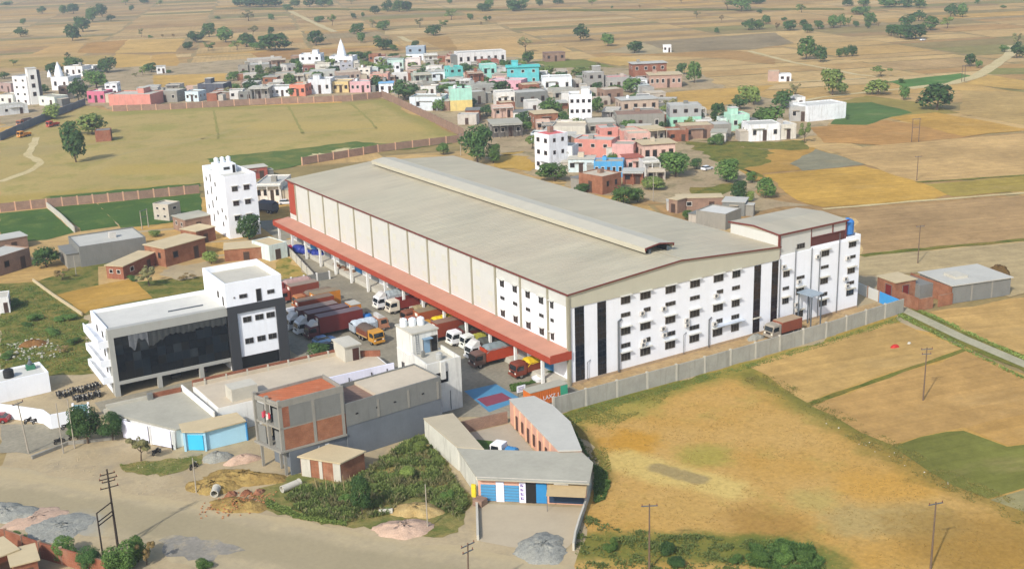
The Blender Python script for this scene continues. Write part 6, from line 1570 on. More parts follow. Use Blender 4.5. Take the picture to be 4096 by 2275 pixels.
# --- village, left and middle
V = 'village houses, left half'
H('long grey house with flat pale roof behind the front row, far left', (127.20, 493.28), (137.70, 489.23), 5.0, 12.0, 'conc', 3, 1, 0.3, M_ROOFG2, group=V)
H('dusty grey house left of the village trees', (139.50, 526.50), (157.98, 522.39), 4.6, 10.0, '#b3aa9e', 4, 1, 0.3, M_CONC2, group=V)
H('pale house with brown roof stack behind the trees', (142.74, 476.29), (149.01, 476.82), 5.0, 8.0, '#c2beb6', 2, 1, 0.3, group=V)
H('low tan house behind the orange house', (124.47, 447.49), (134.34, 443.54), 4.0, 10.0, '#b9aa92', 3, 1, 0.2, M_ROOFG, group=V)
H('grey-green roofed house behind the white parapet house', (139.80, 437.71), (151.80, 431.50), 4.6, 10.0, '#aeb0a6', 3, 1, 0.3, M_ROOFG2, group=V)
H('white house with square stair tower at the back of the village', (157.76, 494.00), (167.80, 486.77), 8.0, 10.0, '#e6e8ea', 3, 2, 0.6, M_SLABW, head=2, group=V)
H('dark red brick house below the white stair tower house', (149.32, 469.11), (155.26, 466.26), 4.8, 7.0, '#8a4a3c', 2, 1, 0.2, M_TAN, group=V)
H('beige blank-walled house in the middle of the village', (153.26, 461.17), (160.25, 457.15), 5.6, 8.0, '#cfc9b8', 0, 1, 0.3, M_TERR, doors=0, group=V)
H('grey blocky house below the white temple spire', (164.46, 452.55), (170.63, 449.43), 6.0, 8.0, '#a9a9b2', 2, 2, 0.3, group=V)
H('white columned temple front beneath the conical spire', (171.47, 482.68), (181.48, 473.09), 6.5, 9.0, '#e9eaee', 5, 1, 0.6, M_SLABW, cat='temple', name='temple', group=V)
H('brown-roofed long house right of the grey blocky house', (149.04, 421.32), (160.69, 418.66), 4.6, 9.0, '#b09680', 4, 1, 0.2, M_TERR, group=V)
H('cream corner house above the pink house', (161.95, 423.94), (167.12, 420.39), 5.6, 8.0, '#dcd3c2', 2, 2, 0.4, group=V, tanks=1)
H('white house with dark blue glass front at the back of the village', (223.17, 487.02), (232.50, 480.69), 8.0, 9.0, '#e3e9ee', 2, 2, 0.4, M_SLABW, group=V, top='#8fa3b4')
H('slim white tower room with tall black opening', (175.97, 408.88), (178.65, 407.98), 8.0, 5.0, '#ececec', 1, 2, 0.3, group=V)
H('mint house with three doors behind the village trees', (191.47, 448.79), (199.13, 444.10), 5.6, 8.0, '#b9d9cb', 3, 1, 0.4, group=V)
H('pale pink house with white trim behind the slim tower room', (198.73, 440.74), (205.94, 436.54), 6.0, 8.0, '#e2cfc6', 2, 1, 0.5, group=V)
H('greenish house with dark veranda and brown parapet', (169.98, 377.36), (178.85, 374.05), 5.4, 8.0, '#a7b3a4', 2, 1, 0.2, M_TERR, veranda=1.8, group=V)
H('white house with pale blue roof in the village middle', (184.72, 386.49), (191.89, 383.32), 4.8, 9.0, '#dde3e8', 2, 1, 0, M_ROOFG2, 0.3, group=V)
H('bright turquoise house with stepped roof, left of the two', (190.17, 376.26), (197.57, 374.69), 7.0, 8.0, '#4fc6bd', 2, 2, 0.5, mat('turquoise_roof', '#55bdb4', 0.8, 0.1, 1), group=V)
H('long white and grey hall at the back of the village', (230.16, 436.77), (256.52, 427.26), 7.0, 12.0, '#d8d6d2', 7, 1, 0.5, M_ROOFG2, group=V)
H('red-brown brick house at the back of the village', (233.41, 453.62), (239.20, 451.22), 5.0, 8.0, '#96563f', 2, 1, 0.2, M_TERR, group=V)
H('brown tile-red roofed house behind the aqua house', (230.26, 413.28), (240.65, 409.30), 4.6, 9.0, '#a9644c', 3, 1, 0.3, mat('rust_roof', '#9a5038', 0.9, 0.15, 1), group=V)
H('aqua house with two dark windows', (210.03, 376.84), (217.35, 374.24), 6.6, 8.0, '#84d6c6', 2, 1, 0.4, M_SLABW, doors=0, group=V)
H('brick house with dark open veranda below the aqua house', (193.28, 363.06), (200.62, 360.18), 5.4, 8.0, 'brick', 2, 1, 0.2, M_TERR, veranda=2.0, group=V)
H('grey shed beside the big round village tree', (160.29, 350.27), (167.42, 348.39), 4.0, 9.0, 'conc', 1, 1, 0.2, M_ROOFG, group=V)
H('long grey-green roofed house behind the village trees', (172.19, 322.19), (183.64, 320.90), 4.6, 9.0, '#a9aaa0', 3, 1, 0.2, M_ROOFG, group=V)
H('white and pale blue walled house with grey flat roof by the slanting wall', (127.88, 300.58), (138.07, 290.58), 5.4, 11.0, '#cfd9dc', 2, 1, 0.5, M_ROOFG, group=V)
H('yellow house with mint upper storey and two roof tanks', (139.99, 286.56), (148.44, 282.53), 9.0, 8.0, '#dcc058', 0, 2, 0.5, M_SLABW, top='#9bd8bf', group=V, tanks=2, doors=0)
H('grey cement house right of the yellow and mint house', (156.70, 296.51), (162.79, 295.04), 5.2, 9.0, 'conc', 1, 1, 0.4, M_ROOFG2, group=V)
H('cream house with two black arched windows', (160.10, 281.90), (167.86, 278.64), 6.0, 9.0, '#dedacf', 3, 1, 0.5, M_ROOFG2, group=V, doors=0)
H('low brick room under the cream arched house', (151.44, 264.96), (157.60, 263.05), 4.4, 6.0, 'brick', 1, 1, 0.2, M_TAN, group=V)
H('open dark shed with slab roof and posts beside the big tree', (118.47, 217.61), (128.43, 213.08), 4.8, 12.0, '#5a544c', 4, 1, 0, M_ROOFG, 0.5, veranda=2.4, cat='shed', name='shed', group=V)
# --- village, right half
V = 'village houses, right half'
H('big turquoise house with wide roof slabs', (204.69, 343.78), (218.10, 335.59), 8.5, 11.0, '#3fc0c4', 3, 2, 0, mat('turquoise_roof', '#55bdb4'), 0.7, group=V, head=1)
H('long pink house below the big turquoise house', (187.61, 333.00), (197.49, 320.03), 4.6, 9.0, '#d99aa8', 4, 1, 0.5, M_SLABW, group=V)
H('brick house under the turquoise house', (187.63, 303.89), (195.32, 301.13), 5.0, 8.0, 'brick', 2, 1, 0.2, M_TAN, group=V)
H('white and pale blue house with tall blank wall', (199.39, 304.72), (211.19, 297.84), 7.0, 10.0, '#dfe8ea', 3, 1, 0.4, M_SLABW, group=V, tanks=1)
H('grey cement house left of the white three-storey house', (166.52, 275.55), (179.72, 271.33), 6.0, 10.0, 'cem', 3, 1, 0.3, M_ROOFG2, group=V)
H('grey house with white roof room at the back right of the village', (218.47, 295.64), (226.14, 293.06), 8.5, 8.0, '#9c988f', 2, 2, 0.2, M_SLABW, head=2, group=V)
H('grey house with pink parapet beside the white shed', (225.10, 288.79), (234.39, 284.51), 6.0, 9.0, '#a8a49c', 3, 1, 0.5, mat('pink_slab', '#c98f88', 0.9, 0.1, 1), group=V)
H('bright white low shed in front of the big brick house', (237.18, 287.02), (244.95, 284.41), 4.4, 8.0, '#e4ebef', 1, 1, 0, M_SLABW, 0.3, cat='shed', name='shed', group=V)
H('big two-tier brick house standing alone at the village edge', (245.65, 283.68), (258.55, 275.73), 6.0, 12.0, '#b58d76', 6, 1, 0, M_TAN, 0.5, group=V)
H('upper brick house rising behind the two-tier brick house', (250.05, 301.81), (265.12, 294.70), 9.5, 9.0, 'brick', 4, 2, 0, M_ROOFG2, 0.6, group=V)
H('grey-walled house behind the white three-storey house', (186.96, 277.82), (197.28, 274.50), 5.0, 9.0, '#b2ad9c', 3, 1, 0.3, M_ROOFG, group=V)
H('white three-storey house with balconies and dark windows', (153.38, 217.91), (160.47, 212.93), 11.5, 10.0, '#eceeef', 4, 3, 0.8, M_SLABW, head=2, group=V)
H('brick house with pale slab roof by the white three-storey house', (140.90, 222.82), (149.49, 219.86), 5.6, 9.0, 'brick2', 1, 1, 0, M_TAN, 0.4, group=V)
H('brown brick house behind the white three-storey house', (201.04, 259.11), (209.78, 257.24), 5.6, 8.0, 'brick3', 2, 1, 0.2, M_TERR, group=V)
H('peach house with grey flat roof slab', (187.66, 229.67), (202.00, 223.71), 5.4, 10.0, '#c4a98e', 4, 1, 0, M_ROOFG2, 0.4, group=V, tanks=1)
H('wide grey cement house with rubble roof', (159.18, 195.61), (174.22, 186.39), 6.0, 12.0, 'conc', 3, 1, 0.4, M_BRICK3, group=V)
H('grey two-storey house with mint ground floor', (179.54, 189.71), (189.65, 183.53), 8.0, 9.0, '#8fd0ae', 3, 2, 0.3, M_ROOFG2, top='#a2a29c', group=V)
H('low grey roofs left of the wide cement house', (147.02, 197.35), (156.17, 191.98), 4.4, 12.0, 'conc', 3, 1, 0.2, M_CONC2, group=V)
H('roofless pale walled enclosure house', (134.55, 202.68), (143.74, 194.15), 3.6, 12.0, '#c9c2ae', 0, 1, 0.6, M_TERR, doors=0, group=V)
H('brick house with dusty flat roof at the right of the village', (165.91, 167.51), (176.59, 162.12), 4.6, 8.0, 'brick3', 2, 1, 0.2, M_TAN, group=V)
H('ruined pale house with bare posts', (150.33, 167.30), (157.09, 165.38), 5.2, 8.0, '#a89a84', 3, 1, 0, M_TAN, 0.2, veranda=1.8, group=V)
H('mint house with small white tower among the trees', (191.00, 168.98), (197.51, 166.11), 5.4, 8.0, '#a6dcbd', 2, 1, 0.5, M_SLABW, head=1, group=V)
H('tiny mint-white hut left of the mint house', (190.73, 174.13), (194.22, 172.49), 4.0, 5.0, '#cfe0d6', 1, 1, 0.2, group=V)
H('grey box house in front of the tiny mint hut', (176.59, 162.12), (182.60, 159.58), 4.6, 7.0, 'conc', 1, 1, 0.2, M_ROOFG2, group=V)
H('long white farmhouse with dark door at the right village edge', (180.44, 148.23), (190.40, 143.39), 5.6, 9.0, '#e5e5e2', 3, 1, 0.3, M_ROOFG2, group=V)
H('cream end room of the long white farmhouse', (190.91, 143.80), (196.70, 141.98), 5.0, 8.0, '#d8d0bc', 1, 1, 0.3, M_SLABW, group=V)
H('long plain white building beside the green plot', (225.77, 164.72), (242.60, 161.11), 5.6, 10.0, '#e2e6e6', 0, 1, 0.5, M_SLABW, doors=0, group=V, side=False)
H('grey building joined to the plain white building', (221.99, 170.10), (226.55, 165.74), 5.4, 12.0, '#a8a59c', 2, 1, 0.3, M_ROOFG2, group=V)
H('small white block behind the plain white building', (249.33, 193.60), (252.96, 192.10), 4.0, 7.0, '#e2e2de', 1, 1, 0.2, group=V)
H('brick and white hut alone in the fields upper right', (300.86, 262.58), (304.44, 258.76), 4.6, 6.0, '#b3917c', 0, 1, 0.2, M_TAN, doors=0, group='field huts')
H('small white annexe of the field hut upper right', (303.59, 257.90), (308.35, 254.59), 3.4, 5.0, '#e6e8ea', 2, 1, 0.2, M_SLABW, group='field huts')
H('tiny white cube hut in the grey-brown field', (354.71, 405.66), (358.63, 402.90), 4.2, 5.0, '#eef0ee', 2, 1, 0.2, M_SLABW, group='field huts')
H('ruined brick house with dark doorway beyond the village', (276.81, 416.59), (287.66, 412.60), 5.0, 8.0, 'brick3', 3, 1, 0, M_BRICK3, 0.2, group='field huts')
# --- houses just behind the warehouse
V = 'houses behind the warehouse'
H('white three-storey house with pink roof and dark balconies behind the warehouse', (97.16, 156.89), (97.72, 149.60), 11.5, 7.5, '#e9e9ea', 2, 3, 0.3, mat('pink_roof', '#cf6a66', 0.8, 0.1, 1), group=V)
H('long pale side wing of the white three-storey house', (101.71, 155.16), (106.07, 149.02), 7.0, 6.0, '#dcdfdc', 0, 1, 0.4, M_ROOFG2, doors=0, group=V, side=False)
H('salmon two-tier house beside the bright blue house', (114.32, 159.45), (121.63, 149.29), 7.0, 8.0, '#d9836c', 3, 2, 0.4, M_ROOFG2, group=V)
H('pink house with blank wall and grey roof', (121.22, 148.46), (125.78, 143.21), 6.0, 7.0, '#dc9d92', 0, 1, 0.4, M_ROOFG, doors=0, group=V)
H('bright blue house with white arched openings', (103.76, 134.53), (110.47, 128.67), 4.6, 6.0, '#2f9fd6', 5, 1, 0.3, M_ROOFG, group=V)
H('pale blue and cream low house left of the bright blue house', (102.13, 145.74), (108.12, 140.46), 4.2, 6.0, '#c9dad8', 3, 1, 0, M_CONC2, 0.3, group=V)
H('pink house with arched porch right of the bright blue house', (114.55, 132.62), (119.38, 130.57), 4.8, 6.0, '#dfa090', 2, 1, 0, mat('red_tile_roof', '#a05a48', 0.9, 0.1, 1), 0.4, group=V)
H('peach house with wide slab eaves and two black windows', (126.96, 139.79), (136.77, 135.80), 6.5, 8.0, '#dfb39a', 4, 1, 0, M_TAN, 0.6, group=V)
H('peach stair tower house behind the arched porch house', (131.25, 153.01), (137.89, 149.57), 7.5, 7.0, '#dda58e', 2, 2, 0.4, M_TERR, group=V)
H('salmon house at the back of the peach cluster', (133.59, 171.42), (139.43, 168.85), 7.0, 7.0, '#d88572', 1, 2, 0.3, M_ROOFG2, group=V)
H('salmon house with red lattice wall behind the peach stair tower', (139.00, 166.50), (146.01, 164.24), 6.0, 8.0, '#d98d78', 2, 1, 0.3, M_TERR, group=V)
H('brick store half hidden by the warehouse roof', (89.21, 122.01), (90.96, 113.03), 5.0, 8.0, 'brick2', 1, 1, 0.3, M_TERR, group=V)
H('grey store with white roof behind the warehouse right end', (87.34, 69.01), (90.01, 61.15), 3.8, 8.0, 'conc', 0, 1, 0.3, M_SLABW, doors=0, group=V, side=False)
H('small grey store with white sheet roof beside the office block', (100.04, 73.36), (103.62, 68.82), 3.6, 6.0, 'cem', 1, 1, 0, M_ROOFG2, 0.2, group=V)
H('low brick stable with tan roof strip behind the warehouse', (94.31, 84.46), (104.21, 77.75), 3.4, 4.5, 'brick3', 2, 1, 0, M_TAN, 0.2, group=V)
H('brick gate hut left of the low brick stable', (91.81, 84.97), (92.35, 82.14), 3.6, 3.5, 'brick3', 1, 1, 0, M_TAN, 0.2, group=V)

# temple spires
def spire(label, loc, r, h, z0, m=None):
    t = thing('temple_spire', label, 'spire', (loc[0], loc[1], z0), 0, 'temple spires')
    MB().lathe([(r, 0), (r * 1.02, h * 0.1), (r * 0.92, h * 0.3), (r * 0.7, h * 0.55), (r * 0.42, h * 0.78), (r * 0.2, h * 0.9)], 14).build('cone', m or M_WHITE, t)
    MB().lathe([(r * 0.28, h * 0.9), (r * 0.3, h * 0.93), (r * 0.1, h * 0.97), (0.05, h * 1.08)], 10).build('finial', M_TANKW, t)
spire('white conical temple spire in the middle of the village', (179.12, 482.10), 2.6, 9.5, 6.5)
spire('tall white pointed finial on the far left temple roof', (27.66, 508.01), 2.2, 7.5, 6.5)
spire('small white finial at the left of the temple roof', (23.11, 509.65), 1.1, 3.6, 6.5)
bt = thing('stair_tower', 'grey and white stair tower beside the tall black-windowed house', 'tower', (2.05, 450.57))
MB().box(0, 0, 0, 4.2, 5, 17.0).build('wall', M_WHITE2, bt)
MB().box(4.2, 0.3, 0, 5.6, 4.7, 16.0).build('side_shaft', M_CHAR, bt)
MB().box(-0.2, -0.2, 17.0, 4.4, 5.2, 17.3).build('roof', M_SLABW, bt)
for z in (5, 9, 13): link('window', UW[1], bt, (2.0, -0.001, z), 0, (1.6, 1, 2.0))

# --- the many small sheds and rooms squeezed between them
VPOLY = [(26.68, 438.59), (41.35, 467.01), (94.24, 441.66), (143.87, 538.33), (191.95, 536.87), (229.16, 493.62), (260.38, 457.33), (240.63, 376.25), (255.66, 339.38), (239.16, 279.56), (222.10, 247.17), (214.79, 211.19), (197.48, 179.52), (192.61, 161.08), (191.62, 146.69), (159.24, 148.08), (155.53, 154.73), (114.37, 115.97), (100.62, 123.87), (102.38, 145.52), (110.68, 195.62), (114.53, 208.97), (119.04, 233.26), (131.67, 288.38), (145.07, 355.15), (128.31, 366.97), (89.32, 390.91)]
def _in(p, poly):
    c = False; n = len(poly); j = n - 1
    for i in range(n):
        if (poly[i][1] > p[1]) != (poly[j][1] > p[1]) and p[0] < (poly[j][0] - poly[i][0]) * (p[1] - poly[i][1]) / (poly[j][1] - poly[i][1]) + poly[i][0]: c = not c
        j = i
    return c
named = list(BUILT)
FR = random.Random(31)
PAL = ['cem', 'conc', 'brick', 'brick3', 'brick2', '#b7ab98', '#c9c2b4', '#d6d4cc', '#a79a88', '#bfb6a6', '#c8d2ce', '#cfa891', '#b0aca4', '#d9d6d0', '#a8a49a']
CN = {'cem': 'grey cement', 'conc': 'bare concrete', 'brick': 'red brick', 'brick3': 'dusty brick', 'brick2': 'orange brick', '#c8d2ce': 'pale green', '#cfa891': 'pinkish', '#d6d4cc': 'off-white', '#d9d6d0': 'whitish'}
used = set(); made = 0; tries = 0
vx = [p[0] for p in VPOLY]; vy = [p[1] for p in VPOLY]
while made < 150 and tries < 9000:
    tries += 1
    x, y = FR.uniform(min(vx), max(vx)), FR.uniform(min(vy), max(vy))
    if not _in((x, y), VPOLY): continue
    w, d = FR.uniform(4, 9), FR.uniform(4, 8)
    r_ = math.hypot(w, d) / 2
    if any(math.hypot(x - b[0], y - b[1]) < (r_ + b[2]) * 0.62 for b in BUILT): continue
    near = sorted(named, key=lambda b: math.hypot(x - b[0], y - b[1]))[0]
    dx_, dy_ = x - near[0], y - near[1]
    lat = dx_ * fwy - dy_ * fwx; dep = dx_ * fwx + dy_ * fwy
    side = ('right of' if lat > 0 else 'left of') if abs(lat) > abs(dep) else ('behind' if dep > 0 else 'in front of')
    c = FR.choice(PAL); size = FR.choice(('small', 'low', 'plain'))
    lab = '%s %s room %s the %s' % (size, CN.get(c, 'dusty tan'), side, ' '.join(near[3].split()[:8]))
    if lab in used: continue
    used.add(lab)
    a = R(-32) + FR.uniform(-0.25, 0.25)
    ux, uy = math.cos(a), math.sin(a)
    p1 = (x - ux * w / 2 + uy * d / 2, y - uy * w / 2 - ux * d / 2)
    H(lab, p1, (p1[0] + ux * w, p1[1] + uy * w), FR.uniform(2.7, 4.6), d, c, FR.choice((1, 2, 2)), 1, FR.choice((0, 0.3, 0.5)), None, 0.25, side=False, group='small rooms between the village houses', name='outhouse', veranda=FR.choice((0, 0, 1.6)))
    made += 1

# ------------------------------------------------------------------ trees
L_GREEN = leaf_mat('leaf_green', '#44612f', '#6f8a45', '#587538')
L_DARK = leaf_mat('leaf_dark', '#36512f', '#587239', '#436034')
L_LIGHT = leaf_mat('leaf_light', '#6a803e', '#8f9c52', '#7a8a48')
L_OLIVE = leaf_mat('leaf_olive', '#74764c', '#979062', '#848056')
L_DRY = leaf_mat('leaf_dry', '#7c6a44', '#9a8456')
M_BARK = mat('bark', '#5c4c3c', 0.95, 0.25, 2.0)

def leaf_quad(mb, p, n, s, rnd):
    """small folded leaf clump: a diamond bent along its spine"""
    a = n.orthogonal().normalized(); b = n.cross(a)
    t = rnd.uniform(0, 6.283)
    u = a * math.cos(t) + b * math.sin(t); v = n.cross(u)
    w = s * rnd.uniform(0.45, 0.8); l = s * rnd.uniform(0.8, 1.3)
    mb.add([p - u * l, p + v * w - n * (0.25 * s), p + u * l, p - v * w - n * (0.25 * s)], [(0, 1, 2), (0, 2, 3)])

def crown_mesh(seed, n, leaf, kind, m):
    rnd = random.Random(seed)
    lobes = []
    if kind == 'r':
        lobes.append((Vector((0, 0, 0.54)), 0.38, 0.40))
        for i in range(11):
            a = rnd.uniform(0, 6.283); z = rnd.uniform(0.24, 0.82); r = rnd.uniform(0.16, 0.34) * (1.0 if z < 0.6 else 0.75)
            lobes.append((Vector((r * math.cos(a), r * math.sin(a), z)), rnd.uniform(0.13, 0.23), rnd.uniform(0.12, 0.18)))
    elif kind == 't':            # tall irregular
        for i in range(11):
            a = rnd.uniform(0, 6.283); r = rnd.uniform(0.0, 0.30); z = rnd.uniform(0.30, 0.88)
            lobes.append((Vector((r * math.cos(a), r * math.sin(a), z)), rnd.uniform(0.14, 0.26), rnd.uniform(0.09, 0.15)))
    elif kind == 'o':            # open, see-through
        for i in range(12):
            a = rnd.uniform(0, 6.283); r = rnd.uniform(0.12, 0.40); z = rnd.uniform(0.38, 0.90)
            lobes.append((Vector((r * math.cos(a), r * math.sin(a), z)), rnd.uniform(0.08, 0.17), rnd.uniform(0.06, 0.12)))
    else:                        # bush
        for i in range(9):
            a = rnd.uniform(0, 6.283); r = rnd.uniform(0.0, 0.34); z = rnd.uniform(0.18, 0.70)
            lobes.append((Vector((r * math.cos(a), r * math.sin(a), z)), rnd.uniform(0.14, 0.26), rnd.uniform(0.18, 0.30)))
    wts = [l[1] * l[1] for l in lobes]
    mb = MB()
    for i in range(n):
        c, rx, rzz = rnd.choices(lobes, wts)[0]
        d = Vector((rnd.gauss(0, 1), rnd.gauss(0, 1), rnd.gauss(0, 1) + 0.25)).normalized()
        k = rnd.uniform(0.55, 1.06) ** 0.6
        p = c + Vector((d.x * rx * k, d.y * rx * k, d.z * rzz * k))
        if p.z < 0.02: p.z = rnd.uniform(0.02, 0.1)
        nn = (d + Vector((rnd.uniform(-0.7, 0.7), rnd.uniform(-0.7, 0.7), rnd.uniform(-0.2, 0.9)))).normalized()
        leaf_quad(mb, p, nn, leaf * rnd.uniform(0.7, 1.4), rnd)
    return mb.mesh('crown', m)

def trunk_mesh(seed, kind):
    rnd = random.Random(seed + 99); mb = MB()
    top = 0.45 if kind != 'b' else 0.25
    r = 0.035
    p = Vector((0, 0, -0.02)); pts = [p]
    for k in range(3):
        p = p + Vector((rnd.uniform(-0.03, 0.03), rnd.uniform(-0.03, 0.03), top / 3)); pts.append(p)
    for k in range(3): mb.tube(pts[k], pts[k + 1], r * (1 - 0.2 * k), r * (0.8 - 0.2 * k), 7)
    for i in range(5):
        a = 6.283 * i / 5 + rnd.uniform(-0.4, 0.4)
        s = pts[2] + (pts[3] - pts[2]) * rnd.uniform(0, 0.9)
        m1 = s + Vector((math.cos(a) * 0.14, math.sin(a) * 0.14, 0.12)); e = m1 + Vector((math.cos(a) * 0.14, math.sin(a) * 0.14, 0.16))
        mb.tube(s, m1, r * 0.5, r * 0.32, 6); mb.tube(m1, e, r * 0.32, r * 0.1, 6)
    return mb.mesh('trunk', M_BARK)

PROTO = {}
def proto(kind, lod, var, m):
    k = (kind, lod, var, m.name)
    if k not in PROTO:
        n, leaf = {0: (620, 0.058), 1: (1700, 0.038), 2: (4600, 0.024)}[lod]
        if kind == 'o': n = int(n * 0.6)
        PROTO[k] = (crown_mesh(hash((ord(kind), lod, var)) % 1000, n, leaf, kind, m), trunk_mesh(var * 7 + ord(kind), kind))
    return PROTO[k]
TR = random.Random(5)
ORD = ['first', 'second', 'third', 'fourth', 'fifth', 'sixth', 'seventh', 'eighth', 'ninth', 'tenth', 'eleventh', 'twelfth']
def ordn(i): return ORD[i] if i < 12 else '%d%s' % (i + 1, {1: 'st', 2: 'nd', 3: 'rd'}.get((i + 1) % 10 if (i + 1) % 100 not in (11, 12, 13) else 0, 'th'))
KN = {'r': 'round green', 'o': 'sparse open', 't': 'tall uneven', 'b': 'low bushy', 'd': 'dark dense', 'l': 'pale green', 'y': 'dry brownish'}
def tree(label, x, y, h, w, kd, group, name='tree', cat='tree'):
    dist = math.hypot(x - CAM[0], y - CAM[1])
    lod = 2 if dist < 190 else 1 if dist < 420 else 0
    m = {'o': L_OLIVE, 'd': L_DARK, 'l': L_LIGHT, 'y': L_DRY, 'b': L_GREEN, 't': L_GREEN, 'r': L_GREEN}[kd]
    if kd == 'r' and TR.random() < 0.3: m = L_DARK
    if kd == 'o' and TR.random() < 0.4: m = L_LIGHT
    shape = {'d': 'r', 'l': 'r', 'y': 'o'}.get(kd, kd)
    cm, tm = proto(shape, lod, TR.randint(0, 3), m)
    t = thing(name, label, cat, (x, y, 0), TR.uniform(0, 6.28), group)
    link('crown', cm, t, (0, 0, 0), 0, (w * 1.16, w * 1.16, h * 1.04))
    tw_ = max(0.6, min(w, h * 1.2))
    link('trunk', tm, t, (0, 0, 0), 0, (tw_, tw_, h))
    return t
def grove(rows, where, group, name='tree', cat='tree'):
    n = len(rows)
    for i, (x, y, h, w, kd) in enumerate(rows):
        tree('%s %s, %s from the left %s' % (KN[kd], cat, ordn(i), where), x, y, h, w, kd, group, name, cat)

grove([(185.6, 1574.1, 5.5, 17.2, 'b'), (86.0, 931.6, 8.3, 11.8, 'r'), (120.4, 1108.3, 6.1, 6.3, 'r'), (175.8, 1295.9, 8.4, 11.0, 'r'), (187.9, 1245.9, 10.8, 9.5, 'r'), (108.7, 844.4, 13.2, 12.8, 'd'), (201.4, 1254.7, 11.5, 15.6, 'd'), (139.8, 942.8, 13.6, 16.0, 'r'), (181.3, 1082.1, 14.8, 13.8, 'r'), (208.8, 1155.7, 14.1, 13.6, 'd'), (196.5, 1071.6, 6.7, 9.0, 'r'), (293.4, 1382.1, 9.0, 13.4, 'o'), (261.5, 1236.4, 6.5, 6.7, 'r'), (160.0, 831.1, 6.7, 4.3, 'o'), (316.2, 1382.3, 7.8, 12.2, 'd'), (161.8, 813.2, 2.9, 4.3, 'b'), (314.2, 1305.9, 6.9, 9.0, 'o'), (169.3, 803.5, 3.3, 2.6, 'y'), (177.1, 800.9, 2.9, 3.0, 'y'), (277.1, 986.8, 3.5, 6.2, 'b'), (289.0, 933.9, 9.7, 15.1, 'o'), (308.7, 927.3, 4.9, 6.1, 'r')], 'in the far upper-left fields', 'trees in the far upper-left fields')
grove([(150.7, 680.3, 5.9, 8.3, 'r'), (175.4, 737.9, 8.6, 14.5, 'r'), (158.4, 659.4, 5.8, 9.6, 'o'), (199.3, 779.5, 11.1, 12.7, 'r'), (191.6, 717.4, 11.6, 14.4, 'r'), (175.7, 649.8, 6.5, 9.6, 'o'), (189.5, 668.5, 9.6, 13.7, 'd'), (231.4, 768.1, 7.5, 9.4, 'o'), (185.4, 638.0, 5.1, 11.1, 'r'), (190.0, 632.3, 10.0, 11.8, 'r'), (241.5, 754.6, 6.6, 5.1, 'r'), (191.8, 618.8, 12.0, 23.2, 'd')], 'in the grove above the village, upper left', 'grove above the village')
grove([(13.1, 587.6, 4.2, 6.8, 'r'), (32.2, 664.6, 4.0, 6.2, 'o'), (15.5, 493.5, 4.8, 8.3, 'r'), (-0.8, 391.9, 6.9, 7.9, 'l'), (41.5, 587.0, 6.8, 12.0, 'r'), (69.2, 679.5, 4.9, 4.3, 'o'), (57.6, 609.7, 7.7, 13.1, 'r'), (23.2, 447.3, 11.2, 9.4, 'd'), (42.9, 495.3, 9.9, 13.0, 'r'), (68.5, 573.1, 9.2, 12.1, 'd'), (74.7, 535.7, 2.4, 3.7, 'o'), (79.5, 537.9, 5.4, 5.5, 'o'), (88.2, 551.3, 5.5, 9.4, 'r'), (94.1, 537.1, 2.4, 3.7, 'b'), (71.0, 436.6, 3.4, 5.9, 'r'), (109.5, 470.1, 5.1, 6.9, 'r'), (94.9, 429.1, 3.7, 7.6, 'r'), (117.4, 475.3, 4.6, 5.8, 'r')], 'among the far-left street houses', 'trees among the far-left houses')
grove([(-4.8, 338.9, 5.9, 6.4, 'r'), (-17.2, 274.3, 13.3, 8.9, 'd'), (2.6, 333.7, 8.6, 12.8, 'l')], 'on the playing field by the brick hut', 'trees on the playing field')
grove([(308.8, 927.1, 5.9, 6.1, 'r'), (249.9, 775.7, 4.7, 5.6, 'r'), (378.2, 1058.9, 6.6, 11.4, 'r'), (227.8, 633.2, 10.7, 13.6, 'r'), (326.8, 855.7, 5.6, 10.6, 'r'), (317.8, 807.4, 9.5, 8.3, 'o'), (365.1, 865.3, 5.3, 5.4, 'r'), (292.5, 702.1, 8.2, 12.5, 'r'), (258.9, 625.5, 7.8, 6.9, 'r'), (380.6, 877.1, 4.9, 4.0, 'r'), (329.9, 752.4, 6.9, 6.2, 'o'), (408.5, 909.2, 8.1, 11.5, 'r'), (276.6, 635.7, 3.8, 6.2, 'r'), (322.8, 718.2, 8.0, 12.0, 'r'), (246.1, 564.0, 7.7, 14.2, 'd'), (247.1, 551.9, 4.2, 6.3, 'r'), (269.7, 563.2, 4.6, 5.8, 'r'), (355.1, 716.8, 7.2, 7.9, 'o'), (324.2, 637.0, 8.1, 13.2, 'd'), (366.9, 700.2, 5.9, 9.5, 'o'), (414.2, 768.7, 9.2, 11.3, 'o'), (424.7, 753.0, 5.9, 6.5, 'r'), (398.6, 691.5, 3.4, 2.2, 'y'), (426.0, 730.0, 4.5, 3.7, 'r'), (434.9, 737.6, 3.6, 3.7, 'r')], 'in the fields beyond the village', 'trees in the fields beyond the village')
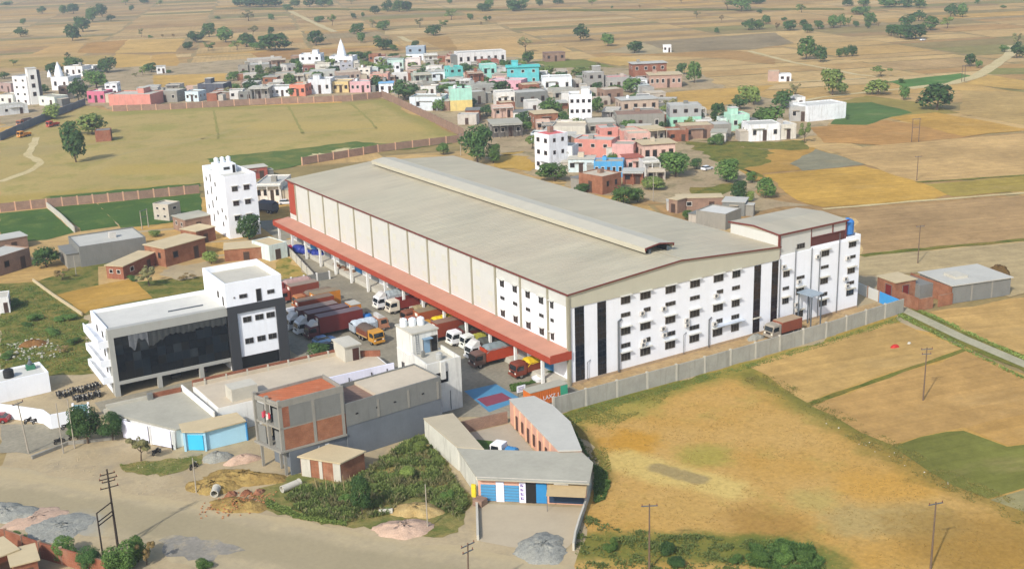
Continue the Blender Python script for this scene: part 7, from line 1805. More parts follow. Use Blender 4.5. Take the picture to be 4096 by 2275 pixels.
grove([(371.1, 1184.2, 10.2, 18.4, 'd'), (375.1, 1163.1, 9.4, 18.2, 'd'), (382.8, 1163.9, 10.1, 20.7, 'd'), (385.9, 1151.4, 10.3, 18.2, 'd'), (393.5, 1145.2, 8.9, 19.4, 'd'), (396.7, 1139.7, 10.1, 18.1, 'd'), (410.2, 1116.2, 7.7, 14.4, 'r'), (420.6, 1098.2, 11.0, 16.6, 'd'), (431.0, 1086.9, 10.8, 17.8, 'd'), (437.1, 1083.2, 8.2, 10.7, 'r'), (472.3, 1100.3, 5.9, 12.1, 'o'), (433.6, 931.6, 11.6, 12.8, 'd'), (438.4, 915.3, 11.9, 14.8, 'r'), (446.9, 915.5, 10.4, 11.7, 'd'), (535.6, 985.8, 5.6, 6.9, 'r'), (491.2, 842.7, 8.0, 14.4, 'r'), (503.3, 850.6, 11.2, 10.4, 'r'), (512.2, 821.9, 10.5, 13.3, 'd'), (510.4, 816.7, 10.7, 13.3, 'd'), (521.3, 820.7, 10.0, 12.3, 'r'), (580.8, 904.2, 5.5, 10.1, 'r'), (568.5, 859.6, 6.8, 8.6, 'r'), (598.9, 871.4, 5.4, 12.1, 'r'), (602.1, 816.3, 6.7, 9.6, 'o'), (583.5, 758.4, 3.0, 2.5, 'r'), (597.7, 734.3, 3.9, 3.0, 'y')], 'in the tree belt along the top edge', 'tree belt along the top')
grove([(120.8, 458.1, 4.0, 9.7, 'r'), (140.4, 486.3, 4.2, 9.0, 'd'), (170.4, 534.4, 2.6, 3.9, 'b'), (200.1, 509.2, 6.4, 14.3, 'd'), (179.3, 451.0, 6.5, 8.9, 'l'), (210.8, 515.0, 5.2, 7.9, 'r'), (191.6, 468.1, 3.0, 5.5, 'l'), (182.3, 433.1, 5.2, 13.4, 'r'), (221.9, 502.1, 3.9, 7.8, 'r'), (142.3, 332.3, 9.2, 13.7, 'd'), (203.0, 424.8, 5.2, 7.0, 'r'), (235.2, 477.6, 4.4, 9.6, 'r'), (164.6, 329.9, 6.0, 16.4, 'r'), (215.6, 396.6, 4.5, 9.1, 'l'), (129.6, 251.2, 2.1, 2.5, 'b'), (187.4, 338.8, 4.1, 6.7, 'l'), (144.3, 263.9, 4.4, 10.1, 'd'), (217.9, 367.0, 3.8, 5.5, 'r')], 'between the left village houses', 'trees in the left half of the village')
grove([(142.1, 232.1, 5.4, 8.3, 'd'), (265.0, 417.6, 7.2, 7.9, 'r'), (240.2, 376.7, 5.1, 5.1, 'r'), (235.5, 354.6, 6.2, 8.8, 'l'), (164.9, 247.9, 7.0, 9.6, 'r'), (128.7, 190.0, 2.3, 4.2, 'r'), (151.9, 219.3, 5.4, 4.5, 'd'), (133.4, 191.6, 1.9, 5.3, 'b'), (232.5, 320.3, 3.1, 4.7, 'l'), (253.8, 348.0, 4.9, 12.7, 'l'), (199.6, 269.8, 5.2, 6.6, 'd'), (140.7, 184.8, 3.1, 3.8, 'r'), (181.9, 231.3, 3.5, 4.8, 'o'), (250.6, 307.1, 3.6, 5.7, 'r'), (158.2, 180.7, 2.3, 3.5, 'l'), (202.5, 219.2, 3.5, 6.1, 'l'), (212.1, 222.0, 2.2, 4.4, 'r')], 'between the right village houses', 'trees in the right half of the village')
grove([(301.4, 475.7, 9.6, 10.0, 'o'), (369.1, 510.3, 11.4, 10.9, 'd'), (357.9, 465.3, 8.5, 9.3, 'r'), (341.8, 417.2, 7.6, 11.0, 'r'), (675.8, 799.7, 4.2, 7.6, 'o'), (291.1, 314.1, 5.9, 6.0, 'r'), (675.4, 766.1, 4.7, 8.5, 'y'), (273.0, 283.4, 10.7, 7.7, 'r'), (548.3, 597.3, 6.4, 6.1, 'o'), (463.5, 479.5, 4.0, 3.7, 'r'), (529.5, 547.7, 6.1, 4.1, 'y'), (626.3, 646.1, 12.0, 15.2, 'o'), (623.5, 625.4, 12.7, 16.7, 'r'), (495.0, 480.5, 8.2, 9.9, 'r'), (700.7, 687.6, 6.9, 16.2, 'd'), (502.5, 477.6, 7.1, 8.4, 'r'), (613.8, 593.1, 3.5, 4.5, 'r'), (538.4, 508.0, 7.1, 7.2, 'r')], 'in the tan fields right of the village', 'trees in the tan fields')
grove([(702.3, 684.6, 5.9, 13.1, 'd'), (506.6, 464.4, 5.2, 4.5, 'y'), (567.8, 518.8, 3.2, 5.0, 'b'), (508.9, 453.8, 7.3, 11.2, 'd'), (641.6, 571.6, 7.0, 9.0, 'o'), (533.7, 465.1, 5.7, 6.9, 'r'), (503.5, 432.4, 6.1, 8.0, 'd'), (529.9, 447.2, 6.2, 7.5, 'r'), (542.7, 444.6, 9.2, 9.9, 'r'), (555.6, 450.0, 9.0, 6.9, 'r'), (720.2, 593.2, 6.5, 10.5, 'd'), (558.8, 445.4, 7.5, 4.6, 'o'), (558.2, 438.4, 4.5, 4.9, 'r'), (648.8, 515.0, 6.7, 17.2, 'r'), (727.2, 581.1, 6.4, 12.3, 'r'), (552.7, 422.9, 5.1, 5.2, 'r'), (574.1, 439.8, 9.8, 10.0, 'r'), (570.5, 428.9, 3.0, 3.8, 'y'), (727.1, 553.8, 7.2, 18.5, 'r'), (518.1, 373.0, 7.5, 9.0, 'r'), (510.1, 358.7, 8.6, 13.6, 'd'), (733.8, 542.2, 7.2, 16.6, 'd'), (574.8, 407.2, 9.5, 12.7, 'd'), (510.0, 346.9, 9.2, 15.4, 'd'), (623.1, 436.5, 8.1, 10.3, 'r'), (730.1, 522.4, 7.9, 10.8, 'r'), (566.9, 381.1, 9.5, 11.6, 'r'), (583.2, 380.4, 7.8, 8.8, 'o'), (668.1, 443.3, 10.2, 9.8, 'd'), (668.5, 433.0, 10.6, 8.9, 'r'), (796.1, 515.0, 4.5, 4.6, 'r'), (763.2, 466.0, 2.6, 5.3, 'r')], 'in the far upper-right groves', 'trees in the far upper right')
grove([(381.9, 316.0, 12.7, 11.8, 'r'), (377.3, 301.1, 9.1, 6.9, 'r'), (401.6, 309.9, 5.2, 4.7, 'r'), (405.9, 309.1, 5.6, 4.2, 'r'), (410.2, 308.4, 6.5, 6.0, 'd'), (411.2, 232.5, 6.6, 6.5, 'r'), (408.3, 225.3, 4.2, 3.2, 'b'), (479.2, 261.5, 4.0, 5.3, 'r'), (456.4, 237.5, 8.8, 7.3, 'd'), (518.7, 280.6, 6.7, 6.3, 'o')], 'in the middle fields, upper right', 'trees in the middle right fields')
grove([(195.8, 181.2, 8.8, 6.8, 'r'), (208.1, 187.0, 6.2, 4.5, 'd'), (229.4, 205.0, 6.1, 6.5, 'r'), (193.0, 163.9, 3.5, 5.0, 'l'), (246.5, 218.1, 7.2, 10.4, 'l'), (241.4, 210.0, 8.4, 5.8, 'l'), (206.0, 168.0, 7.6, 7.9, 'r'), (208.1, 166.1, 7.9, 10.7, 'r'), (244.4, 196.4, 7.6, 8.3, 'd'), (208.0, 159.5, 3.2, 3.9, 'd'), (276.4, 220.7, 5.1, 5.2, 'o'), (192.7, 134.1, 7.0, 4.4, 'o'), (286.2, 208.3, 11.7, 11.1, 'l'), (240.1, 158.1, 1.8, 2.0, 'b'), (300.8, 195.7, 6.9, 11.1, 'l'), (350.4, 236.6, 5.1, 10.3, 'o'), (338.1, 214.3, 2.5, 3.0, 'b'), (295.6, 177.7, 6.2, 4.9, 'r'), (292.7, 168.3, 2.1, 2.2, 'y'), (282.5, 150.7, 11.0, 13.8, 'd')], 'around the white farm buildings on the right', 'trees around the right farm buildings')
grove([(87.3, 199.0, 4.2, 4.7, 'r'), (88.3, 177.8, 13.2, 11.5, 'd'), (92.7, 175.0, 6.4, 5.6, 'r'), (91.5, 137.9, 5.9, 10.3, 'r'), (88.9, 119.5, 2.7, 4.6, 'd'), (88.2, 99.5, 5.4, 7.9, 'r'), (92.7, 99.2, 4.2, 4.4, 'r'), (105.9, 109.5, 3.8, 7.4, 'l'), (122.7, 119.1, 7.8, 10.9, 'r'), (89.9, 75.0, 2.7, 3.3, 'r'), (135.0, 123.5, 3.7, 4.0, 'd'), (129.4, 103.9, 6.9, 8.2, 'r'), (113.3, 81.6, 6.2, 5.2, 'd'), (116.6, 80.6, 3.0, 2.9, 'l'), (133.5, 97.4, 3.8, 3.4, 'r'), (122.4, 80.8, 5.7, 5.6, 'r')], 'behind the warehouse roof', 'trees behind the warehouse')
grove([(-75.0, 73.3, 1.2, 2.7, 'b'), (-68.0, 106.6, 1.6, 4.0, 'b'), (-68.2, 90.9, 1.2, 2.6, 'b'), (-65.6, 94.0, 1.6, 3.2, 'b'), (-55.3, 135.2, 5.2, 6.8, 'r'), (-64.9, 82.0, 1.3, 3.3, 'b'), (-54.9, 121.4, 2.4, 3.9, 'y'), (-65.5, 70.3, 1.2, 2.4, 'y'), (-60.7, 90.2, 1.2, 3.9, 'b'), (-62.7, 74.1, 1.2, 2.8, 'b'), (-41.8, 110.5, 1.2, 2.9, 'b'), (-40.0, 103.9, 4.8, 5.4, 'o'), (-26.1, 148.2, 1.7, 3.6, 'l'), (-31.8, 103.6, 1.2, 3.6, 'y'), (-23.0, 112.9, 3.2, 4.2, 'l'), (-7.5, 129.5, 6.5, 6.7, 'r')], 'around the brick sheds on the left', 'trees around the left sheds')
grove([(-72.8, 27.2, 2.6, 2.7, 'r'), (-71.8, 24.8, 6.4, 5.1, 'd'), (-68.4, 23.7, 4.7, 3.9, 'd'), (-66.9, 13.6, 3.8, 3.5, 'o')], 'by the road before the low shops', 'roadside trees')
grove([(-86.9, -2.2, 1.8, 2.7, 'b'), (-82.4, -9.2, 2.8, 3.2, 'b'), (-80.7, -14.2, 3.4, 3.3, 'd'), (-77.7, -16.3, 4.2, 4.9, 'b'), (-75.3, -15.3, 3.7, 2.9, 'b'), (-74.6, -16.7, 3.0, 2.2, 'y'), (-69.3, -21.7, 1.3, 2.3, 'b'), (-47.6, -20.4, 5.7, 2.9, 'd')], 'in the foreground by the road', 'foreground bushes', 'shrub', 'shrub')
grove([(-26.9, -46.8, 1.6, 2.1, 'b'), (-22.1, -51.4, 1.5, 2.2, 'd'), (-22.9, -54.2, 1.2, 2.5, 'd'), (-16.8, -57.6, 1.2, 2.0, 'b'), (-14.3, -59.1, 1.7, 3.0, 'b'), (-11.8, -60.6, 1.9, 2.8, 'b'), (-10.2, -62.3, 1.7, 2.5, 'b')], 'along the bottom edge of the ochre field', 'shrubs along the bottom edge', 'shrub', 'shrub')
grove([(-48.1, -16.4, 1.6, 2.1, 'b'), (-37.9, -14.8, 2.0, 2.4, 'l'), (-32.5, -8.5, 2.0, 2.0, 'l'), (-36.6, -23.6, 1.6, 2.1, 'b')], 'in the weeds of the vacant lot', 'shrubs in the vacant lot', 'shrub', 'shrub')
tree('dark shrub at the rear of the yard before the glass office', -28.9, 37.0, 3.2, 4.4, 'd', 'yard shrubs', 'shrub', 'shrub')
tree('small shrub in the white planter before the canopy corner', -0.6, 5.2, 1.2, 1.8, 'd', 'yard shrubs', 'shrub', 'shrub')

rows = []
VT = random.Random(77); tries = 0
while len(rows) < 86 and tries < 9000:
    tries += 1
    x, y = VT.uniform(min(vx), max(vx)), VT.uniform(min(vy), max(vy))
    if not _in((x, y), VPOLY): continue
    if any(math.hypot(x - b[0], y - b[1]) < b[2] * 0.7 + 1.0 for b in BUILT): continue
    if any(math.hypot(x - q[0], y - q[1]) < 6 for q in rows): continue
    h = VT.uniform(2.8, 7.6)
    rows.append((x, y, h, h * VT.uniform(0.9, 1.4), VT.choice('rrdlob')))
rows.sort(key=lambda q: ((q[0] - CAM[0]) * fwy - (q[1] - CAM[1]) * fwx) / ((q[0] - CAM[0]) * fwx + (q[1] - CAM[1]) * fwy))
grove(rows, 'in the courtyards of the village', 'courtyard trees of the village')

# ------------------------------------------------------------------ grass, weeds, stubble
def inside(p, poly):
    c = False; n = len(poly); j = n - 1
    for i in range(n):
        if (poly[i][1] > p[1]) != (poly[j][1] > p[1]) and p[0] < (poly[j][0] - poly[i][0]) * (p[1] - poly[i][1]) / (poly[j][1] - poly[i][1]) + poly[i][0]: c = not c
        j = i
    return c
def vnoise(x, y, s=1.0):
    v = pnoise.noise((x * s, y * s, 0.3)) + 0.5 * pnoise.noise((x * s * 2.7, y * s * 2.7, 4.1)) + 0.25 * pnoise.noise((x * s * 7.1, y * s * 7.1, 9.7))
    return max(0.0, min(1.0, 0.5 + 0.62 * v))
def weeds(name, label, poly, n, hmin, hmax, width, m, seed, ns=0.5, thr=0.0, cat=None):
    rnd = random.Random(seed); mb = MB()
    xs = [p[0] for p in poly]; ys = [p[1] for p in poly]
    k = 0; tries = 0
    while k < n and tries < n * 12:
        tries += 1
        x, y = rnd.uniform(min(xs), max(xs)), rnd.uniform(min(ys), max(ys))
        if not inside((x, y), poly): continue
        v = vnoise(x, y, ns)
        if v < thr * rnd.uniform(0.6, 1.4): continue
        h = hmin + (hmax - hmin) * v * rnd.uniform(0.5, 1.0)
        for j in range(3):
            a = rnd.uniform(0, 6.283); lean = rnd.uniform(0.1, 0.6) * h
            bx, by = x + rnd.uniform(-0.3, 0.3) * width, y + rnd.uniform(-0.3, 0.3) * width
            w = width * rnd.uniform(0.3, 0.6)
            ca, sa = math.cos(a), math.sin(a)
            z0 = h * rnd.uniform(0.0, 0.45)
            mb.add([(bx, by, z0), (bx - sa * w + ca * lean * 0.5, by + ca * w + sa * lean * 0.5, z0 + h * 0.35), (bx + ca * lean, by + sa * lean, z0 + h * rnd.uniform(0.45, 0.62)), (bx + sa * w + ca * lean * 0.5, by - ca * w + sa * lean * 0.5, z0 + h * 0.35)], [(0, 1, 2), (0, 2, 3)])
        k += 1
    o = mb.build(name, m)
    return tag(o, label, cat or 'weeds', None, 'stuff')
lot = [(-54.37, -10.73), (-51.10, -8.43), (-45.64, -11.20), (-41.87, -9.43), (-30.34, -3.07), (-29.36, -4.28), (-32.86, -18.49), (-34.71, -25.73), (-38.27, -29.65), (-38.65, -25.82), (-40.37, -20.11), (-44.89, -22.76), (-50.42, -21.59), (-54.26, -15.99)]
weeds('tall_weeds', 'tall tangled green weeds filling the lot behind the brick hut', lot, 10500, 0.3, 1.35, 0.18, leaf_mat('weed_leaf', '#5a6e38', '#8c9854', '#6c7c42'), 3, 0.4, 0.5)
weeds('tall_weeds', 'brown dry stalks among the weeds of the lot', lot, 1300, 0.5, 1.6, 0.16, L_OLIVE, 4, 0.33, 0.55)
weeds('grass_tufts', 'low green grass on the near roadside edge of the lot', [(-56.37, -9.28), (-54.26, -15.99), (-50.18, -21.06), (-50.78, -22.37), (-55.06, -16.84), (-57.28, -11.25)], 900, 0.15, 0.6, 0.25, L_LIGHT, 5)
weeds('grass_tufts', 'grass patch round the sapling before the blue shop', [(-69.80, 14.42), (-64.61, 11.95), (-58.76, 10.36), (-60.20, 6.96), (-66.17, 6.62), (-69.80, 10.96)], 500, 0.04, 0.2, 0.16, L_LIGHT, 6)
strip = [(-29.27, -42.51), (-23.95, -37.87), (-23.22, -43.22), (-15.68, -50.64), (-9.46, -56.72), (-7.75, -62.31), (-9.48, -64.94), (-20.02, -57.43), (-32.99, -48.18)]
weeds('roadside_shrubs', 'dense green shrubs along the bottom edge of the ochre field', strip, 4200, 0.08, 0.6, 0.16, leaf_mat('shrub_leaf', '#4d5e30', '#747a42', '#5c6838'), 7, 0.55, 0.62)
weeds('roadside_shrubs', 'bright green dense bush mound at the bottom right', [(-13.61, -56.89), (-12.73, -55.65), (-11.62, -57.23), (-8.87, -57.14), (-8.24, -59.18), (-7.06, -60.64), (-8.13, -62.34), (-8.43, -63.63), (-10.07, -64.52), (-13.84, -62.13), (-16.01, -59.11), (-13.97, -59.07)], 3600, 0.3, 1.2, 0.16, leaf_mat('bush_leaf', '#436030', '#617c40'), 8, 0.3, 0.1)
weeds('wall_weeds', 'green weeds along the foot of the grey compound wall', [(-8.82, -9.18), (4.97, -9.18), (20.89, -9.63), (30.37, -10.16), (49.66, -9.81), (69.81, -8.91), (68.69, -10.85), (47.57, -11.77), (28.60, -12.02), (18.80, -12.00), (3.06, -11.63), (-9.84, -13.51)], 2600, 0.05, 0.4, 0.18, L_LIGHT, 9, 0.5, 0.3)
weeds('wall_weeds', 'shaggy weeds beside the curved wall of the shop court', [(-8.66, -10.68), (-10.55, -16.72), (-14.58, -25.99), (-14.91, -29.94), (-16.51, -32.79), (-19.70, -35.85), (-21.55, -35.99), (-14.74, -26.72), (-12.89, -21.06), (-10.22, -14.04)], 2600, 0.1, 0.8, 0.18, L_GREEN, 10, 0.6, 0.3)  # real weeds, kept dense and darker to stand in for the building's shade
weeds('stubble', 'dry ochre stubble tufts over the rough near field', ochre, 7000, 0.03, 0.18, 0.18, leaf_mat('stubble_leaf', '#a08546', '#b69a58', '#948048'), 11, 0.35, 0.45, 'stubble')
weeds('stubble', 'greenish tufts over the wall corner of the rough near field', [(-9.03, -10.06), (4.42, -9.89), (15.10, -10.41), (7.10, -14.65), (-3.39, -17.29), (-10.33, -23.84), (-13.92, -29.84), (-14.58, -25.99), (-10.13, -15.58)], 2400, 0.05, 0.3, 0.2, leaf_mat('stubble_green', '#76783a', '#8d8744'), 12, 0.16, 0.62, 'stubble')
def band(pts, r):
    l = []; q = []
    for i, p in enumerate(pts):
        a = pts[max(0, i - 1)]; b = pts[min(len(pts) - 1, i + 1)]; d = math.hypot(b[0] - a[0], b[1] - a[1])
        nx, ny = -(b[1] - a[1]) / d * r, (b[0] - a[0]) / d * r
        l.append((p[0] + nx, p[1] + ny)); q.append((p[0] - nx, p[1] - ny))
    return l + q[::-1]
weeds('strip_weeds', 'low ragged weeds on the diagonal strip between the near fields', band([(26.76, -14.98), (26.07, -27.19), (23.18, -40.20), (22.06, -48.96), (21.00, -56.14), (20.23, -71.30)], 2.6), 3000, 0.04, 0.3, 0.18, leaf_mat('strip_leaf', '#74733a', '#8f8848', '#93834a'), 13, 0.5, 0.5)
weeds('plot_weeds', 'green weeds over the overgrown plot left of the glass office', [(-67.61, 123.83), (-60.40, 120.21), (-58.65, 92.09), (-58.79, 77.24), (-63.40, 56.29), (-77.55, 65.01)], 6000, 0.05, 0.45, 0.22, L_LIGHT, 14, 0.35, 0.4)
weeds('hedge', 'low green hedge along the white boundary wall', [(-82.5, 47.5), (-80.6, 45.0), (-77.6, 41.0), (-75.2, 38.2), (-74.4, 38.8), (-76.9, 41.6), (-79.9, 45.6), (-81.8, 48.2)], 500, 0.4, 1.1, 0.3, L_GREEN, 15, 0.5, 0.0, 'hedge')
weeds('lane_weeds', 'weeds along both edges of the pale concrete lane', [(72.09, -7.00), (61.20, -41.56), (59.97, -42.41), (69.91, -8.58)], 700, 0.1, 0.6, 0.26, L_LIGHT, 16)
weeds('lane_weeds', 'weeds on the far edge of the pale concrete lane', [(76.50, -5.37), (68.03, -36.80), (69.37, -35.87), (77.63, -4.96)], 700, 0.1, 0.6, 0.26, L_LIGHT, 17)
weeds('planter_hedge', 'clipped green border beside the court and yellow-tarped truck', [(-8.2, 5.9), (-3.8, 5.3), (-3.9, 4.4), (-7.6, 4.6), (-8.6, 3.0), (-9.2, 3.4)], 420, 0.2, 0.7, 0.25, L_GREEN, 18, 0.5, 0.0, 'hedge')
weeds('balcony_plants', 'green plants trailing over the lowest balcony of the glass office', [(-65.0, 42.0), (-64.5, 42.0), (-64.3, 53.0), (-64.8, 53.0)], 1, 0.1, 0.2, 0.2, L_GREEN, 19, 0.5, 0.0, 'plants').location.z = 3.4

# ------------------------------------------------------------------ heaps, rubble, small things
def mound(name, label, c, rx, ry, h, m, seed, rz=0.0, cat='heap', rough=0.12):
    rnd = random.Random(seed); n, k = 44, 13
    vs = []; ph = [rnd.uniform(0, 6.28) for _ in range(6)]
    def rad(a): return 1 + 0.12 * math.sin(2 * a + ph[0]) + 0.08 * math.sin(3 * a + ph[1]) + 0.05 * math.sin(7 * a + ph[2])
    for j in range(k):
        u = j / (k - 1)
        for i in range(n):
            a = 6.2832 * i / n; r = rad(a) * (1 - u * 0.98)
            lump = math.sin(a * 3 + u * 5 + ph[3]) * 0.5 + math.sin(a * 5 - u * 7 + ph[4]) * 0.3 + rnd.uniform(-0.4, 0.4)
            z = h * (1 - (1 - u) ** 2.2) * (1 + rough * 1.6 * lump * (1 - u * 0.5)) if j else -0.05
            vs.append((rx * r * math.cos(a) + rnd.uniform(-0.05, 0.05) * rx, ry * r * math.sin(a) + rnd.uniform(-0.05, 0.05) * ry, z))
    fs = [(j * n + i, j * n + (i + 1) % n, (j + 1) * n + (i + 1) % n, (j + 1) * n + i) for j in range(k - 1) for i in range(n)] + [tuple((k - 1) * n + i for i in range(n))]
    o = MB().add(vs, fs).build(name, m, None, (c[0], c[1], 0.0), True)
    o.rotation_euler = (0, 0, rz)
    return tag(o, label, cat, 'heaps of building material')
M_GRAV = ground_mat('grey_gravel', '#a4a6a4', '#b4b4ae', 0.8, '#969896', (0.5, 0.65), 5.0, 0.9)
M_TSAND = ground_mat('tan_sand', '#c2ab7c', '#b39a6a', 0.6, None, (0.5, 0.6), 4.0, 0.6)
M_EARTH = ground_mat('earth_heap', '#b39a62', '#9c8250', 0.5, '#86704a', (0.5, 0.65), 3.0, 0.9)
M_PSAND = ground_mat('pink_sand_heap', '#cfb3a2', '#c5a998', 0.7, None, (0.5, 0.6), 5.0, 0.5)
mound('sand_heap', 'rounded pink sand heap at the road edge of the lot', (-45.01, -27.21), 3.6, 2.8, 0.75, M_PSAND, 1, R(-40))
mound('gravel_heap', 'blue-grey gravel heap beside the curved wall at the bottom', (-33.53, -41.54), 3.6, 3.6, 0.7, M_GRAV, 2)
mound('sand_heap', 'tan sand heap behind the pink one among the weeds', (-41.38, -23.84), 3.4, 2.4, 0.8, M_TSAND, 3, R(-40))
mound('gravel_heap', 'grey gravel heap at the left picture edge by the road', (-86.39, 7.94), 4.4, 3.2, 0.7, M_GRAV, 4, R(-50))
mound('sand_heap', 'spread pale pink sand between the grey heaps lower left', (-83.49, 4.02), 4.4, 2.6, 0.3, M_PSAND, 5, R(10))
mound('gravel_heap', 'wide bluish rubble heap across the road from the shops', (-81.31, -0.40), 4.8, 3.6, 0.4, M_GRAV, 6, R(-40))
mound('earth_heap', 'long ochre earth heap dug up beside the half-built house', (-56.72, -1.10), 5.6, 2.6, 0.9, M_EARTH, 7, R(-38), 'heap', 0.4)
mound('earth_heap', 'brown earth spoil heap nearer the road', (-61.17, -1.11), 3.6, 2.4, 0.7, M_EARTH, 8, R(-40), 'heap', 0.45)
mound('earth_heap', 'clay heap with brick rubble at the road edge', (-60.13, -8.44), 4.2, 2.3, 0.6, M_EARTH, 9, R(-40), 'heap', 0.3)
mound('gravel_heap', 'pale grey gravel heap between blue shop and half-built house', (-57.57, 7.68), 2.2, 1.6, 1.0, M_GRAV, 10)
mound('sand_heap', 'pinkish sand heap under the half-built house', (-54.75, 4.73), 2.6, 1.4, 0.9, M_PSAND, 11)
mound('rubble_heap', 'dug pit mound of brown earth on the overgrown plot', (-69.38, 78.43), 2.6, 1.8, 0.9, ground_mat('brown_spoil', '#84603a', '#96704a', 0.6, None, (0.5, 0.6), 3.0, 0.9), 12)
mound('cloth_heap', 'small bright red cloth heap on the tan field', (56.26, -19.47), 0.9, 0.7, 0.5, mat('red_cloth', '#b8322a', 0.8, 0.15, 2), 13, 0, 'cloth heap')
mound('stone_heap', 'small white heap beside the red cloth on the tan field', (59.67, -19.77), 0.45, 0.35, 0.35, M_CONC2, 14, 0, 'heap')
mound('straw_heap', 'brown straw heap behind the grey shed on the right', (108.00, -2.82), 3.6, 2.4, 2.0, ground_mat('straw_heap', '#7d6440', '#6a5434', 0.5, None, (0.5, 0.6), 3.0, 0.9), 15)
mound('gravel_heap', 'grey gravel pile by the old truck at the white front', (40.2, -1.5), 1.8, 1.0, 0.9, M_GRAV, 16)
for i, (px, py, r_) in enumerate(((0, 0, 1.0), (1.9, -0.8, 0.8), (3.4, -1.6, 0.9))):
    q = (-59.89, -4.41)
    mound('rubble_heap', ('left', 'middle', 'right')[i] + ' small heap of broken orange bricks at the road edge', (q[0] + px, q[1] + py - 0.6), r_, r_ * 0.7, 0.5, M_BRICK2, 20 + i, 0, 'heap', 0.4)
# loose bricks round the heaps
rb_ = random.Random(4); bk = MB(); q = (-60.02, -8.15)
for i in range(240):
    x, y = q[0] + rb_.gauss(0, 2.2), q[1] + rb_.gauss(0, 1.3); a = rb_.uniform(0, 3.14); c, s = math.cos(a), math.sin(a); z = rb_.uniform(0.02, 0.75) * math.exp(-((x - q[0]) ** 2 / 9 + (y - q[1]) ** 2 / 4))
    pts = [(-0.12, -0.06), (0.12, -0.06), (0.12, 0.06), (-0.12, 0.06)]
    bk.prism([(x + u * c - v * s, y + u * s + v * c) for u, v in pts], z + 0.02, z + 0.11)
tag(bk.build('loose_bricks', brick_mat('loose_brick', '#b87a4c')), 'loose broken bricks scattered over the clay heap', 'bricks', None, 'stuff')
# scattered stones and litter on bare ground
def litter(name, label, poly, n, smin, smax, m, seed, cat='stones'):
    rnd = random.Random(seed); mb = MB(); xs = [p[0] for p in poly]; ys = [p[1] for p in poly]; k = 0
    while k < n:
        x, y = rnd.uniform(min(xs), max(xs)), rnd.uniform(min(ys), max(ys))
        if not inside((x, y), poly): continue
        s = rnd.uniform(smin, smax); a = rnd.uniform(0, 6.28)
        mb.prism([(x + s * math.cos(a + t) * rnd.uniform(0.6, 1.2), y + s * math.sin(a + t) * rnd.uniform(0.6, 1.2)) for t in (0, 1.4, 2.9, 4.4)], 0.0, s * rnd.uniform(0.5, 1.1)); k += 1
    return tag(mb.build(name, m), label, cat, None, 'stuff')
litter('stones', 'small stones and litter on the dusty roadside', [(-80.51, 23.15), (-68.37, 21.14), (-63.65, 9.92), (-61.84, 0.99), (-67.47, -2.75), (-76.37, 13.22)], 110, 0.03, 0.10, M_TAN, 1)
litter('rubble', 'building rubble along the sandy margin under the white front', [(1, -7.9), (70, -7.6), (70, -4.5), (1, -5.0)], 420, 0.08, 0.35, mat('rubble', '#a08a70', 0.95, 0.3, 1.5), 2, 'rubble')
litter('rubble', 'white litter on the weedy strip between the fields', [(22.36, -34.70), (22.06, -48.96), (20.69, -60.62), (19.48, -58.20), (19.31, -45.62), (20.55, -35.34)], 16, 0.04, 0.12, M_WHITE2, 3, 'litter')
litter('stones', 'rubble and litter on the overgrown plot', [(-73.59, 81.66), (-66.59, 81.67), (-64.88, 71.28), (-67.89, 67.84), (-75.26, 72.04)], 140, 0.08, 0.3, M_CONC2, 4)
# concrete pipes
def pipe(label, c, rz, L=2.6, r=0.55):
    t = thing('concrete_pipe', label, 'pipe', (c[0], c[1], r), rz, 'concrete pipes')
    n = 18; vs = []
    for x, rr in ((0, r), (L, r), (L, r * 0.8), (0, r * 0.8)):
        for i in range(n):
            a = 6.2832 * i / n; vs.append((x, rr * math.cos(a), rr * math.sin(a)))
    MB().add(vs, [(k * n + i, ((k + 1) % 4) * n + i, ((k + 1) % 4) * n + (i + 1) % n, k * n + (i + 1) % n) for k in range(4) for i in range(n)]).build('barrel', M_CONC2, t)
    MB().tube((L - 0.02, 0, 0), (L + 0.18, 0, 0), r * 1.12, n=18).build('collar', M_CONC2, t)
pipe('pale concrete pipe lying by the brick hut', (-53.88, -8.38), R(12), 2.8, 0.5)
pipe('concrete pipe with dark mouth in the earth heap', (-61.95, -4.28), R(60), 1.6, 0.55)
pipe('pale pipe lying in the weeds behind the pink sand', (-45.78, -21.75), R(-30), 1.6, 0.35)
# bundles under the canopy
BR = random.Random(8)
def bundle(label, x, y, r, m, group):
    n, k = 12, 7; vs = []; p = [BR.uniform(0, 6.28) for _ in range(3)]
    for j in range(k):
        u = math.pi * (0.04 + 0.92 * j / (k - 1))
        for i in range(n):
            a = 6.2832 * i / n; rr = r * math.sin(u) ** 0.7 * (1 + 0.12 * math.sin(3 * a + p[0]) + 0.1 * math.sin(2 * a + p[1] + j))
            vs.append((rr * math.cos(a), rr * math.sin(a), r * 0.85 * (1 - math.cos(u))))
    o = MB().add(vs, [(j * n + i, (j + 1) * n + i, (j + 1) * n + (i + 1) % n, j * n + (i + 1) % n) for j in range(k - 1) for i in range(n)] + [tuple(range(n - 1, -1, -1))][:0] + [tuple(i for i in range(n)), tuple((k - 1) * n + n - 1 - i for i in range(n))]).build('bundle', m, None, (x, y, 0), True)
    return tag(o, label, 'bundle', group)
M_BB = mat('blue_plastic', '#2c3a8a', 0.45, 0.25, 2.5); M_RB = mat('red_plastic', '#9a1f3a', 0.5, 0.2, 2.5); M_BRB = mat('brown_sack', '#7a5a44', 0.9, 0.2, 2); M_WB = mat('white_sack', '#d6cfc4', 0.9, 0.15, 2)
